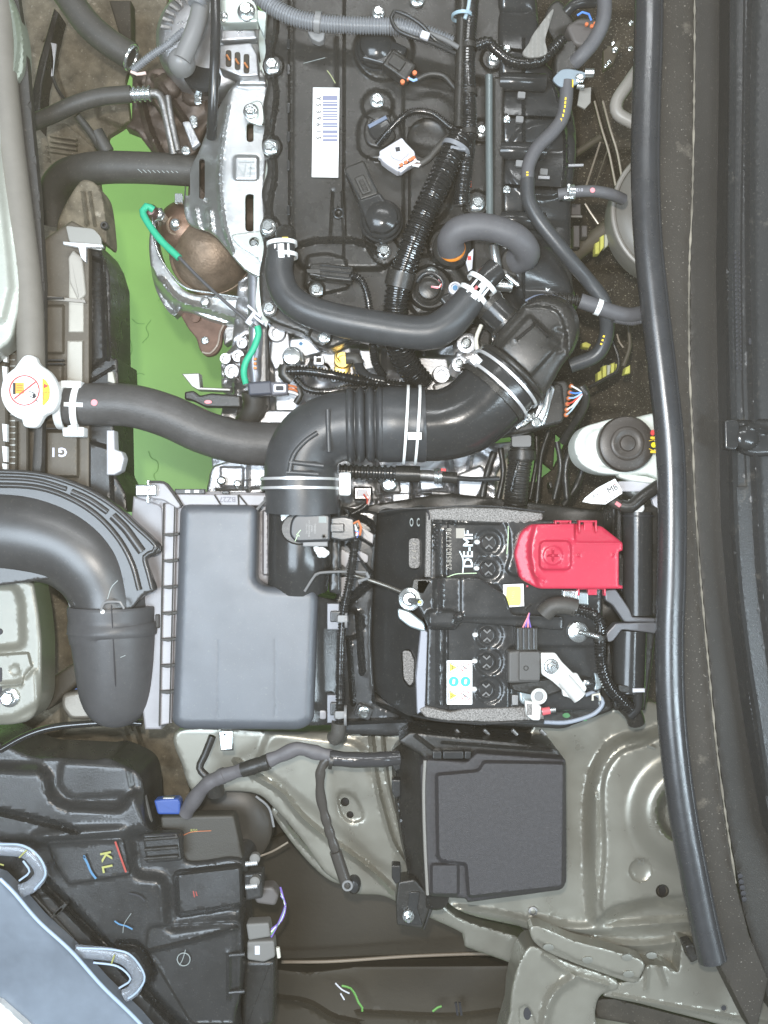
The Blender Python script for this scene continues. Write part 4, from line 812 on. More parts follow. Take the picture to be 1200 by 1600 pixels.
t = thing('bright_metal_stay', 'short bright pin and curved metal arm between the grey hose and the intake duct', 'bracket', (780, 430, -30))
tube([(772, 384, -20), (774, 402, -20), (776, 420, -22), (764, 432, -26)], 8, n=14).build('arm', ZN, t); tube([(790, 430, -12), (810, 446, -12)], 4, n=12).build('pin', ZN, t); lathe(786, 427, -16, [(6, -4), (6, 3), (3, 4)], 14).build('collar', AD, t)
tube([(772, 446, -26), (800, 448, -26)], 9, n=16).build('tube_end', ZN, t)
prism(rnd([(734, 330), (772, 340), (776, 430), (740, 428)], 6), -46, 40, 6).build('dark_base', BP, t)

# harness branches under the duct, coolant sensor connector
t = thing('lower_branch_conduit', 'pair of thin corrugated conduits crossing the bright engine castings above the air duct', 'wiring conduit', (500, 590, -60))
tube([(450, 580, -60), (480, 580, -54), (520, 586, -54), (560, 594, -60), (600, 600, -66), (640, 604, -70)], 9, corr=(5, 0.28), n=16).build('conduit', CD, t)
tube([(462, 592, -66), (480, 608, -64), (510, 612, -64), (550, 606, -66), (590, 604, -70)], 6.5, corr=(4.4, 0.28), n=14).build('conduit', CD, t)
tube([(446, 572, -62), (444, 584, -62), (456, 596, -64)], 10, n=14).build('tape_wrap', BP, t)
tube([(558, 560, -90), (562, 576, -74), (576, 590, -66), (600, 596, -66)], 8, n=14).build('tape_wrap', BS, t)
tube([(540, 560, -80), (556, 560, -80), (562, 570, -80)], 9, n=14).build('black_elbow', RD, t)
t = thing('coolant_sensor_connector', 'dark grey plug with pale latch at the end of the green sleeved cable', 'connector', (425, 608, -60))
prism(rnd([(386, 597), (424, 594), (426, 616), (388, 618)], 4), -46, 22, 4).build('shell', mat('blue_black_plastic', (0.06, 0.065, 0.085), 0.4), t)
prism(rnd([(422, 596), (450, 598), (450, 616), (424, 618)], 3), -44, 20, 3).build('plug', mat('plug_grey', (0.13, 0.13, 0.15), 0.4), t); prism(rnd(rect(427, 600, 447, 613), 3), -41, 6, 1).build('latch', CON, t); slab(t, 'latch_hole', rnd(rect(431, 603, 443, 610), 2), -40.4, 1, INK, 0.2)
for y, m in ((602, BRO), (607, BRO), (612, WRW)): tube([(450, y, -50), (460, y+2, -50), (468, y+6, -56)], 2, n=8).build('wire', m, t)
tube([(464, 604, -56), (470, 616, -56), (462, 630, -60)], 5, n=12).build('sheath', BP, t)
# ================================================================ air duct, throttle body side
t = thing('air_intake_duct', 'large black moulded air duct with accordion bellows running from the filter box to the throttle', 'air duct', (620, 680, 0))
def path_tube(pts, prof, n=40, step=4):
    """pts centre line, prof(s)-> factor of radius by length"""
    c = catmull(pts, step); w = []; R = []; s = 0; prev = None; Ltot = []
    for p in c:
        if prev is not None: s += np.linalg.norm(p[:2]-prev[:2])
        prev = p; Ltot.append(s); w.append(P(*p[:3])); R.append(p[3]*prof(s, p)*KZ(p[2]))
    mb = MB(); sweep(mb, w, R, n); return mb
path_tube([(472, 800, 10, 57), (472, 776, 12, 57), (470, 740, 14, 57), (474, 710, 16, 56), (492, 684, 18, 55), (520, 669, 20, 54), (548, 664, 20, 55)], lambda s, p: 1.0, step=3).build('elbow', RB, t)
path_tube([(540, 664.5, 20, 58), (602, 663.5, 20, 58)], lambda s, p: 0.84+0.175*abs(math.sin(s/15.5*PI))**0.6, step=1.0, n=48).build('bellows', RB, t)
path_tube([(598, 663.5, 20, 58), (622, 663.5, 20, 58), (658, 664, 20, 59), (664, 664, 20, 57)], lambda s, p: 1+0.02*math.sin(s/10), step=2.5, n=44).build('cuff', RB, t)
path_tube([(655, 665, 20, 56), (690, 664, 20, 56), (724, 654, 20, 58), (752, 634, 20, 59), (778, 606, 20, 60), (796, 584, 18, 60)], lambda s, p: 1, step=4, n=44).build('pipe', BS, t)
mbx = MB()
for pts in ([(452, 738), (458, 712), (476, 690), (496, 676)], [(512, 640), (513, 680), (514, 706)], [(452, 722), (470, 724), (506, 728)], [(448, 738), (470, 739), (498, 741)]):
    tube([p+(20+math.sqrt(max(0, 55**2-0))*0.985,) for p in pts], 4, n=10, mb=mbx)
mbx.build('stiffening_rib', RB, t)
cl = MB(); band(468, 749, 12, 58, 0, 1, 4, cl, 3.5, n=56); band(468, 763, 12, 58, 0, 1, 4, cl, 3.5, n=56); cl.build('hose_clamp', CL, t, 'pair of steel bands at the filter box end')
band(468, 756, 12, 58, 0, 1, 22, None, 1.5, n=56).build('clamp_seat', RB, t)
cl = MB(); band(634, 664, 20, 59, 1, 0.06, 4, cl, 3.5, n=56); band(652, 664, 20, 59, 1, 0.06, 4, cl, 3.5, n=56); prism(orect(648, 681, 22, 12, 0), 84, 6, 1.5, mb=cl); cl.build('hose_clamp', WT, t, 'pair of white bands in the middle of the duct')
cl = MB(); band(775, 608, 20, 61, 0.68, -0.73, 4.5, cl, 3.5, n=56); band(790, 592, 20, 61, 0.68, -0.73, 4.5, cl, 3.5, n=56); prism(orect(744, 563, 16, 16, -45), 60, 24, 2, mb=cl); cl.build('hose_clamp', CL, t, 'pair of steel bands at the throttle end')
band(768, 615, 20, 61, 0.68, -0.73, 8, None, 3, n=56).build('end_bead', BP, t)
slab(t, 'white_tag', rnd(rect(529, 738, 548, 774), 4), 6, 8, WT, 1.5, 'oblong white tag beside the lower clamp'); ORGt = t
text(t, 'H', 538, 748, 7.2, 6, 80, INB)
t = thing('throttle_inlet_duct', 'black faceted plastic inlet duct with a raised rim at the throttle right of the bellows', 'air duct', (850, 520, -10))
sheet(smooth_loop([(780, 560), (772, 540), (782, 515), (806, 488), (826, 468), (850, 460), (880, 466), (900, 486), (906, 515), (898, 545), (878, 572), (862, 600), (842, 628), (820, 634), (790, 600)], 6), lambda X, Y: 6+0.10*(600-Y)*0,
    [dome(842, 540, 120, 62), pad(smooth_loop([(816, 480), (846, 464), (880, 470), (896, 492), (902, 520), (888, 556), (884, 520), (872, 488), (844, 478)], 5), 8, 8), pad(rnd(orect(828, 540, 70, 66, -48), 6), 6, 8), rib([(836, 504), (856, 524)], 4, 9), rib([(808, 530), (838, 505)], 3, 4), pad(rnd(orect(872, 530, 22, 30, 20), 8), -5, 12)], step=5, edge=12, skirt=60).build('shell', BP, t)
ring(800, 584, 20, 60, 5, 60, 10, axis=(0.68, 0.73, 0)).build('rim', BP, t)
tube([(822, 472, 34), (836, 465, 36), (850, 463, 36)], 4, n=10).build('rim_edge', mat('blue_grey_edge', (0.17, 0.20, 0.27), 0.3), t); tube([(862, 464, 34), (880, 470, 34), (893, 482, 32)], 4, n=10).build('rim_edge', MATS['blue_grey_edge'], t)
tube([(762, 474, 6), (782, 494, 8), (800, 512, 8)], 24, n=26).build('inlet_pipe', BS, t); tube([(762, 474, 6), (768, 480, 6)], 26, n=26).build('inlet_collar', BP, t)
band(790, 504, 8, 24.5, 0.7, 0.7, 5).build('bead', BP, t)
slab(t, 'white_fleck', [(853, 449), (856, 452), (860, 450), (856, 455), (853, 453)], 20, 1, WT)
t = thing('throttle_valve_unit', 'aluminium throttle body edge with bolts below the faceted inlet duct', 'throttle body', (850, 640, -40))
prism(rnd([(776, 668), (800, 664), (840, 620), (868, 596), (880, 600), (884, 640), (880, 660), (820, 676), (780, 682)], 6), -50, 60, 5).build('flange', BP, t)
prism(rnd([(846, 612), (862, 600), (868, 606), (852, 664), (836, 668), (834, 650)], 4), -30, 20, 3).build('bright_edge', AL, t)
for q in (([(856, 604), (848, 640), (834, 660)]), ([(862, 606), (856, 640), (846, 664)])): tube([p+(-28,) for p in q], 2.2, n=8).build('cast_rib', ZN, t)
bolt(t, 838, 660, -26, 8); bolt(t, 826, 652, -26, 7); prism(orect(826, 655, 26, 10, -36), -30, 10, 2).build('lug', ZN, t); prism(orect(812, 664, 16, 8, -36), -30, 10, 2).build('lug', AL, t)
t = thing('aluminium_mount_lugs', 'two bright cast mounting lugs with bolts left of the throttle clamp', 'mount', (726, 545, -60))
for x, y, r in ((730, 536, 16), (719, 568, 13)):
    lathe(x, y, -20, [(r*1.1, -60), (r, -8), (r, -1), (r-2, 0), (r*0.62, 0), (r*0.6, -4), (0, -4)], 26).build('lug', AL, t); bolt(t, x-2, y, -22, r*0.55)
prism(rnd([(716, 530), (745, 520), (760, 560), (730, 590), (708, 575)], 8), -50, 40, 5).build('web', AL, t)
prism(rnd([(700, 500), (712, 540), (712, 590), (760, 600), (770, 520), (744, 506)], 8), -80, 40, 5).build('dark_mount', BP, t)
tube([(752, 508, 0), (744, 530, 2), (748, 556, 0)], 3.4, n=10).build('pale_edge', mat('cream_plastic', (0.66, 0.64, 0.55), 0.4), t)

# ================================================================ intake manifold
t = thing('intake_manifold', 'black plastic intake manifold with rounded runners right of the engine cover', 'intake manifold', (840, 260, -80))
def man(X, Y):
    return -60+16*np.abs(np.sin((Y-20)/108*PI))**0.6*np.clip((900-X)/80, 0, 1)
sheet(smooth_loop([(782, -60), (830, -60), (840, 20), (850, 90), (880, 130), (898, 190), (900, 240), (893, 310), (892, 360), (895, 440), (902, 480), (870, 520), (800, 500), (778, 420), (782, 300)], 7), man,
    [pad(circ(850, 250, 60), 6, 10), rib([(818, 60), (818, 470)], 3, 5), pad(smooth_loop([(800, 395), (850, 380), (886, 420), (900, 460), (860, 500), (810, 470)], 6), 26, 20), rib([(794, 130), (800, 132)], 4, 6), gr([(790, 182), (890, 186)], 3, -10), gr([(790, 290), (885, 296)], 3, -10), gr([(790, 76), (850, 86)], 3, -10), rib([(862, 120), (880, 180), (884, 250), (878, 310)], 4, 8)], step=5, edge=10, skirt=90).build('shell', BS, t)
for y in (128, 236, 344): tube([(784, y, -44), (806, y, -40), (850, y+2, -48)], 14, n=22).build('runner', BS, t); 
for x, y in ((815, 148), (812, 186), (812, 255), (850, 268), (812, 365)): slab(t, 'moulding_clip', rnd(orect(x, y, 12, 10, 5), 2), -36, 6, mat('grey_clip', (0.2, 0.2, 0.2), 0.4) if 'grey_clip' not in MATS else MATS['grey_clip'])
for y in (76, 186, 296): bolt(t, 792, y, -40, 6)
sheet(smooth_loop([(850, 30), (872, 0), (900, 40), (900, 90), (884, 110), (868, 70)], 5), -50, [], step=6).build('servo_tab', BP, t)
slab(t, 'steel_strip', orect(900, 258, 24, 4, -2), -20, 3, mat('grey_steel_strip', (0.35, 0.35, 0.36), 0.3, 0.5)); slab(t, 'steel_strip', orect(850, 277, 18, 5, 2), -20, 3, MATS['grey_steel_strip'])
t = thing('grey_dust_flap', 'grey translucent pointed flap lying on the dark loom at the top right', 'flap', (850, 60, 0))
sheet(smooth_loop([(864, 14), (858, 40), (852, 62), (854, 84), (830, 90), (816, 84), (826, 68), (834, 52)], 4), lambda X, Y: 4-0.1*(Y-40), [wave(lambda X, Y: 2*np.sin(X*0.5))], step=4, skirt=3, edge=1).build('flap', mat('grey_film', (0.26, 0.25, 0.23), 0.5), t)
t = thing('evaporative_valve', 'dark valve body with a blue wire loop and orange seals near the upper right', 'valve', (905, 40, -20))
prism(rnd([(884, 40), (906, 26), (934, 30), (940, 60), (920, 72), (898, 70)], 8), -26, 30, 5).build('body', mat('grey_brown_plastic', (0.11, 0.10, 0.095), 0.5), t)
prism(rnd([(884, 62), (902, 58), (904, 110), (868, 116), (866, 80)], 5), -30, 30, 4).build('stem', BP, t)
tube([(902, 24, -12), (910, 19, -8), (920, 22, -8), (924, 32, -12)], 1.8, n=8).build('blue_wire', WRB, t)
for x, y in ((917, 37), (925, 40), (930, 36)): slab(t, 'seal', circ(x, y, 3, 8), -18, 4, MATS['seal_orange'])
tube([(884, 20, -16), (900, 6, -10), (930, 4, -14)], 8, n=14).build('dark_pipe', BS, t)
# hoses at the right of the manifold
t = thing('heater_hose', 'long grey rubber heater hose with yellow print weaving past the manifold bracket', 'heater hose', (880, 200, 20))
tube([(934, -40, 20), (944, 0, 20), (942, 34, 20), (928, 64, 16), (908, 88, 12), (898, 98, 4)], 11.5, n=20).build('upper_length', RG, t)
tube([(886, 128, 10), (884, 160, 12), (878, 186, 14), (862, 208, 16), (840, 230, 18), (826, 258, 20), (824, 285, 22)], 10.5, n=20).build('middle_length', RG, t)
tube([(824, 280, 22), (826, 312, 22), (842, 344, 22), (870, 380, 18), (896, 412, 10), (920, 440, 0), (942, 470, -6), (948, 500, -20), (946, 530, -34), (930, 556, -44), (890, 572, -50)], 11.5, n=20).build('lower_length', RB, t)
for i, (x, y, d) in enumerate(((884, 154, 84), (883.5, 160, 84), (883, 166, 82), (881.5, 173, 78), (880, 180, 74), (877, 187, 66), (873, 194, 58), (869, 200, 50))): mark(t, 'yellow_print', [(x, y-2), (x-0.5, y+2.5)], 24.8, 2.6, MATS['amber_ink'])
for i in range(5): mark(t, 'yellow_print', [(824, 268+i*4), (824, 270.5+i*4)], 32.4, 3.4, MATS['amber_ink'])
for i in range(4): mark(t, 'yellow_print', [(946-i*2, 518+i*6), (945-i*2, 521+i*6)], -20+i, 3, MATS['amber_ink'])
t = thing('hose_bracket', 'blue grey oval bracket plate with a bright bolt holding the heater hose', 'bracket', (888, 120, 10))
prism(rnd([(862, 124, 6), (876, 108, 8), (890, 107, 4), (914, 112, 8), (916, 120, 6), (898, 134, 8), (876, 137, 8)], 6), 18, 4, 1.2).build('plate', mat('blue_grey_plate', (0.22, 0.27, 0.31), 0.4, 0.3, var=0.05), t)
bolt(t, 906, 122, 19, 7); tube([(914, 114, 16), (928, 114, 18)], 6.5, n=12).build('screw', ZN, t); tube([(901, 135, 12), (912, 136, 12)], 4, n=10).build('screw', ZN, t)
slab(t, 'yellow_line', rect(894, 124, 896, 136), 20, 1, MATS['amber_ink']); prism([(906, 138), (924, 136), (923, 160), (914, 170), (902, 164)], -6, 4, 1).build('grey_tab', mat('grey_tab', (0.23, 0.22, 0.20), 0.5), t)
t = thing('vacuum_hose', 'short grey hose with a bright spring clip and a pink dot', 'hose', (920, 300, 0))
tube([(872, 304, -6), (886, 302, -4), (904, 299, -4), (930, 299, -4), (956, 304, -10), (974, 312, -20)], 9, n=18).build('hose', RG, t)
mb = band(889, 301, -4, 11, 1, -0.1, 4); band(893, 301, -4, 10, 1, -0.1, 8, mb); prism(orect(889, 293, 5, 12, 0), 12, 4, 1, mb=mb); prism(orect(889, 308, 16, 4, 0), 6, 10, 1, mb=mb); mb.build('spring_clip', ZN, t)
slab(t, 'pink_dot', circ(926, 297, 4, 12), 6.5, 1, MATS['pink_paint']); text(t, 'IE10', 905, 297, 7.5, 5, 0, CON)
t = thing('vent_hose_elbow', 'pale greyish bent pipe emerging from under the rubber seal near the top right', 'pipe', (970, 170, -30))
tube([(996, 110, -50), (982, 130, -46), (964, 158, -44), (966, 178, -44), (990, 192, -44)], 10, n=18).build('pipe', mat('faded_grey_pipe', (0.30, 0.28, 0.25), 0.4), t)
t = thing('servo_edge', 'rounded grey brake servo edge with a bead bulging from under the rubber seal', 'brake servo', (985, 320, -60))
lathe(1062, 330, -120, [(104, -60), (104, -10), (98, 0), (80, 8), (30, 12)], 72).build('shell', mat('servo_grey', (0.20, 0.19, 0.17), 0.4), t)
ring(1062, 330, -120, 104, 4, 72, 8).build('rim', MATS['faded_grey_pipe'], t)
t = thing('purge_hose', 'grey ribbed tipped hose with a white band curving under the rubber seal', 'hose', (950, 480, -10))
tube([(866, 466, 0), (890, 468, 0), (908, 470, 0)], 9, corr=(7, 0.35), n=14).build('bellows', BP, t)
tube([(906, 470, 0), (930, 478, 0), (958, 488, -4), (984, 493, -10), (1010, 488, -20)], 12, n=20).build('hose', RG, t)
band(935, 480, 0, 12.3, 1, 0.36, 8, t=0.8).build('white_band', WT, t, 'narrow white printed band'); text(t, 'X', 935, 481, 14.2, 4, 70, INK)
tube([(960, 500, -6), (985, 504, -10), (1006, 500, -18)], 5, corr=(3, 0.25), n=10).build('ribbed_edge', RG, t)
# yellow foam blocks
def foam(label, blocks, z, at):
    t = thing('yellow_foam_pad', label, 'foam pad', at, 'yellow foam pads low by the bulkhead')
    for b, m in blocks: prism(b, z, 20, 2).build('foam_strip', m, t)
GM = mat('grey_foam_strip', (0.45, 0.45, 0.36), 0.7)
foam('upper stepped yellow foam pad with a grey strip between servo and hoses', [([(930, 380), (937, 376), (937, 396), (930, 397)], YE), ([(938, 370), (944, 366), (944, 386), (938, 394)], YE), ([(945, 366), (952, 364), (950, 384), (945, 388)], GM), ([(952, 362), (960, 360), (962, 374), (953, 382)], YE), ([(961, 360), (970, 362), (964, 374)], YE)], -180, (945, 385, -200))
foam('lower stepped yellow foam pad with a grey strip right of the hose end', [([(934, 582), (940, 578), (941, 594), (934, 595)], YE), ([(942, 572), (948, 570), (948, 590), (942, 593)], YE), ([(949, 570), (955, 570), (953, 588), (949, 589)], GM), ([(955, 568), (961, 566), (960, 584), (955, 586)], YE), ([(962, 568), (968, 569), (964, 580)], YE)], -180, (950, 580, -200))
foam('small lone yellow foam block at the right of the lower pad', [([(978, 574), (985, 570), (985, 583), (976, 585)], YE)], -180, (980, 580, -200))
foam('faint yellow foam block half hidden beside the throttle inlet duct', [([(910, 536), (916, 534), (924, 538), (920, 544), (910, 542)], YE)], -180, (916, 540, -200))
# loose background lines
t = thing('brake_pipe', 'pair of thin pale brake pipes running down towards the rubber seal', 'brake pipe', (950, 230, -150))
for dx in (0, 13): tube([(929+dx, 158, -150), (940+dx, 200, -150), (952+dx, 240, -150), (962+dx*0.9, 290, -150)], 1.8, n=8).build('pipe', mat('pale_pipe', (0.42, 0.36, 0.29), 0.35, 0.3) if 'pale_pipe' not in MATS else MATS['pale_pipe'], t)
t = thing('brake_pipe', 'thin pale pipe end slanting below the pink dotted hose', 'brake pipe', (925, 335, -150)); tube([(914, 318, -150), (924, 334, -150), (935, 350, -150)], 1.8, n=8).build('pipe', MATS['pale_pipe'], t)
t = thing('steering_shaft', 'dark slanting shaft running low across the bulkhead below the pink dotted hose', 'shaft', (930, 370, -200))
tube([(892, 402, -200), (930, 372, -200), (972, 338, -200)], 13, n=18).build('shaft', mat('dark_brown_tube', (0.11, 0.095, 0.07), 0.5), t)
t = thing('thin_dark_rods', 'two thin dark rods slanting through the cavity left of the pale elbow pipe', 'rods', (930, 240, -190))
tube([(894, 244, -190), (938, 214, -190)], 5, n=10).build('rod', MATS['dark_brown_tube'], t); tube([(938, 222, -190), (916, 290, -190)], 1.5, n=6).build('rod', MATS['pale_pipe'], t); tube([(952, 226, -190), (930, 290, -190)], 1.2, n=6).build('rod', MATS['dark_brown_tube'], t)
t = thing('low_wire_loop', 'thin looping wires near the lower yellow foam pad', 'wire', (965, 560, -170))
tube([(956, 530, -170), (962, 545, -170), (967, 562, -170), (964, 580, -170), (945, 592, -170), (920, 606, -170)], 3, n=8).build('wire', BP, t); tube([(964, 522, -170), (968, 535, -170), (974, 543, -170)], 1.4, n=6).build('wire', MATS['pale_pipe'], t); tube([(980, 500, -168), (984, 540, -168), (974, 572, -168)], 3, n=8).build('wire', MATS['dark_brown_tube'], t)
t = thing('dark_bracket_box', 'small dark bracket with square openings under the pink dotted hose', 'bracket', (900, 360, -170))
for x0, y0, x1, y1 in ((892, 318, 908, 336), (896, 352, 906, 386), (909, 352, 918, 370)): prism(rnd(rect(x0, y0, x1, y1), 1), -150, 20, 2).build('block', MATS['grey_brown_plastic'], t)
slab(t, 'flange', orect(899, 338, 22, 3, 0), -140, 4, MATS['grey_tab'])
t = thing('corner_relay_bracket', 'small bracket of pale rounded bolts in the dark beside the top of the rubber seal', 'bracket', (955, 90, -120))
prism([(943, 78), (966, 62), (972, 66), (958, 100), (943, 110)], -120, 10, 2).build('plate', MATS['dark_brown_tube'], t)
for x, y, r in ((961, 78, 5), (952, 97, 3.5), (947, 103, 3), (958, 68, 3), (985, 76, 4), (986, 36, 4)): bolt(t, x, y, -116, r)
# throttle wiring plug
t = thing('throttle_wiring_plug', 'multi wire plug with brown seals and fanned blue white and red wires below the duct', 'connector', (892, 622, -60))
prism(rnd([(862, 596), (884, 594), (890, 604), (884, 652), (856, 656)], 5), -52, 30, 4).build('shell', BM_, t)
for i, (x, y) in enumerate(((893, 603), (891, 613), (889, 622), (887, 631), (886, 640), (885, 648))):
    slab(t, 'seal', circ(x, y, 3.6, 10), -46, 8, BRO, 1); tube([(x, y, -40), (x+8, y+(612-y)*0.25+2, -34), (908, 612+i*1.5, -32), (912, 606+i, -36)], 1.5, n=6).build('wire', [WRW, WRB, MATS['pale_blue_wire'], WRR, WRW, MATS['pale_cyan_wire']][i], t)
tube([(908, 604, -36), (914, 614, -36), (910, 640, -60), (880, 690, -120)], 7, n=12).build('sheath', BP, t)
t = thing('lower_conduit_loom', 'dark corrugated loom dropping into the gap between gearbox and battery', 'wiring loom', (810, 730, -120))
tube([(816, 676, -130), (816, 700, -130), (810, 740, -130), (804, 800, -150)], 19, corr=(6, 0.08), n=22).build('conduit', BP, t); tube([(813, 710, -112), (806, 735, -112), (798, 768, -116)], 4, corr=(4, 0.4), n=10).build('bright_edge', CD, t)
band(816, 712, -130, 20, 0, 1, 14).build('collar', BP, t)
slab(t, 'grey_cuff', rnd(rect(800, 680, 830, 698), 4), -106, 10, MATS['grey_clip'])
t = thing('speckled_loom', 'dusty speckled cloth covered loom curving between the gearbox and the bulkhead', 'wiring loom', (770, 720, -150))
for k, pts in enumerate(([(772, 706), (764, 730), (756, 760), (750, 800)], [(782, 700), (786, 740), (776, 790)], [(858, 672), (846, 710), (842, 750), (838, 790)], [(904, 648), (896, 690), (884, 730), (886, 780)], [(870, 690), (876, 730), (866, 780)], [(838, 680), (838, 720), (828, 780)], [(912, 730), (900, 760), (880, 790)])):
    tube([p+(-170-8*k,) for p in pts], 5.5-(k % 3), n=10, noise=0.1).build('cloth', BP, t)
for k in range(16): prism(orect(755+rng.random()*120, 700+rng.random()*90, 4+rng.random()*9, 3+rng.random()*5, rng.random()*180), -215-rng.random()*60, 20, 1).build('soiled_chip', [INS, DIRT, BP][k % 3], t)
# ================================================================ air filter box
t = thing('air_filter_box', 'large black air filter box with a broad blue grey lid left of the battery', 'filter box', (390, 960, -100))
# base tray on the left with ribbed flange
sheet(rnd([(206, 775, 14), (252, 790, 10), (258, 1120, 8), (276, 1124), (510, 1124), (510, 1110), (300, 1100), (294, 800), (420, 790), (420, 770), (330, 768), (256, 768)], 4), -26, [rib([(212, 798), (224, 800)], 2, 6), pad(circ(246, 795, 6.5), 2, 2)], step=8, edge=2, skirt=60).build('base_flange', mat('grey_flange_plastic', (0.26, 0.25, 0.26), 0.32, bump=0.15, var=0.05), t)
prism([(208, 775), (256, 790), (252, 1140), (226, 1140), (196, 900)], -34, 60, 3).build('base_tray', MATS['grey_flange_plastic'], t)
prism([(255, 786), (276, 786), (268, 1130), (248, 1134)], -20, 30, 2).build('ribbed_wall', mat('light_flange_plastic', (0.30, 0.285, 0.29), 0.28, var=0.05), t)
for y in (834, 875, 916, 957, 998, 1039, 1080):
    d = (y-834)*0.018; prism(rnd([(254-d, y), (279-d, y-2), (279-d, y+2), (266-d, y+5), (255-d, y+3)], 1), -12, 10, 0.8).build('rib', BM_, t)
tube([(273, 790, -12), (265, 1130, -12)], 1.2, n=6).build('edge_line', BM_, t); tube([(256, 786, -16), (249, 1134, -16)], 1.4, n=6).build('edge_line', BM_, t)
# top strip with raised number
prism([(276, 772), (420, 773), (420, 790), (286, 790)], -14, 20, 1.5).build('top_strip', MATS['light_flange_plastic'], t)
for a, b in (((335, 773), (345, 789)), ((373, 773), (386, 789)), ((372, 773), (373, 789))): tube([a+(-12,), b+(-12,)], 1.3, n=6).build('strip_rib', BM_, t)
text(t, 'BZ27', 355.5, 780, -13.4, 8.5, 180, mat('moulded_number', (0.16, 0.15, 0.18), 0.4), bold=0.2)
slab(t, 'catch', rect(273, 764, 320, 772), -14, 8, BP, 1); slab(t, 'catch', rect(347, 767, 358, 772), -14, 8, BP, 1)
for x in (289, 303): slab(t, 'catch_face', rect(x, 765.5, x+8, 770), -12.5, 2, WT)
# clip at upper left
prism(rnd([(228, 753), (256, 753), (264, 762), (284, 789), (278, 796), (256, 782), (232, 778)], 4), -10, 24, 2.5).build('corner_bracket', MATS['light_flange_plastic'], t)
tube([(230, 753, -8), (256, 754, -8), (266, 764, -8), (284, 790, -8)], 2, n=8).build('bracket_edge', BM_, t)
cp = prism(rnd([(211, 757), (244, 757), (244, 775), (211, 775)], 3), 2, 12, 2.5).build('spring_clip', ZN, t); prism(rect(229, 750, 233, 786), -2, 10, 1).build('clip_bar', ZN, cp)
mb = lathe(233, 766, 2.4, [(3, 0), (3, .6), (1.6, .8), (1.6, -.4)], 12); mb.build('clip_hole', AD, t)
# lid
lid = rnd([(283, 788, 16), (403, 789, 14), (401, 903, 10), (410, 914, 8), (494, 921, 14), (532, 945, 10), (528, 1130, 16), (516, 1140, 14), (284, 1139, 16), (269, 1128, 14), (276, 960, 2)], 10, 6)
lid_top = rnd([(292, 800, 14), (394, 800, 12), (390, 910, 12), (406, 922, 10), (476, 926, 12), (484, 934, 10), (482, 1120, 16), (470, 1126, 12), (290, 1128, 16), (281, 1120, 10)], 10, 5)
main_lid = rnd([(282, 788, 16), (403, 789, 16), (400, 905, 10), (412, 915, 10), (492, 921, 14), (497, 935, 8), (490, 1128, 16), (470, 1140, 12), (284, 1139, 18), (269, 1128, 14), (276, 960, 2)], 10, 6)
sheet(main_lid, 2, [wave(lambda X, Y: 0.25*np.sin(X*0.05)*np.sin(Y*0.04)), rib([(430, 1000), (430, 1120)], 1.2, -0.3), rib([(340, 1000), (340, 1120)], 1.2, -0.3)], step=6, edge=15, skirt=70).build('lid', BB, t)
sheet(rnd([(478, 925), (532, 942), (528, 1132), (480, 1134)], 6), lambda X, Y: -14-0.6*(X-480), [], step=5, edge=3, skirt=60).build('lid_side', BS, t)
prism(rnd([(292, 802), (395, 802), (395, 915), (520, 940), (520, 1128), (290, 1128)], 8), -70, 160, 4).build('lower_body', BP, t)
# outlet tunnel
path_tube([(468, 785, -34, 49), (468, 830, -34, 49), (467, 880, -36, 49), (466, 918, -44, 47)], lambda s, p: 1, step=6, n=44).build('outlet_tunnel', BS, t)
sheet(rnd([(400, 780), (420, 780), (420, 915), (402, 905)], 3), -42, [pad(rnd(rect(411, 798, 419, 898), 3), 8, 3)], step=5, skirt=50).build('tunnel_wall', MATS['grey_flange_plastic'], t)
sheet(rnd([(514, 780), (532, 780), (532, 930), (514, 925)], 3), -46, [], step=8, skirt=50).build('tunnel_wall', BS, t)
mb = tube([(402, 796, 4), (414, 783, 6), (424, 776, 6), (520, 776, 6)], 2.6, n=8, flat=1.6); mb.build('stiffening_lip', MATS['grey_clip'], t)
prism(rnd([(470, 925), (482, 902), (498, 892), (530, 890), (530, 896), (500, 898), (488, 906), (476, 928)], 2), 2, 40, 1).build('stiffening_lip', BP, t)
tube([(476, 924, 4), (490, 902, 4), (500, 895, 4), (540, 893, 4), (572, 894, 4)], 2.2, n=8, flat=1.5).build('stiffening_lip', MATS['grey_clip'], t)
tube([(572, 894, 3), (576, 902, 0), (560, 908, -6)], 2.6, n=8).build('stiffening_lip', MATS['grey_clip'], t)
for y0, y1 in ((943, 984), (1086, 1130)):
    c = prism(rect(511, y0, 530, y1), -20, 14, 1.5).build('clip_plate', mat('satin_grey_metal', (0.20, 0.205, 0.225), 0.4, 0.2) if 'satin_grey_metal' not in MATS else MATS['satin_grey_metal'], t)
    prism(rnd(rect(516, y0+12, 534, y1-12), 2), -12, 10, 1.5).build('clip_hook', BS, c)
prism(rnd([(342, 1143), (364, 1142), (363, 1171), (345, 1173)], 2), -20, 5, 1.2).build('spring_clip', ZN, t, 'bright clip hanging from the lower edge'); slab(t, 'clip_hole', circ(351, 1148, 2, 8), -19, 1, INK, 0.2); prism(rect(345, 1163, 364, 1173), -24, 8, 1).build('clip_foot', BS, t)
for i in range(5): pass

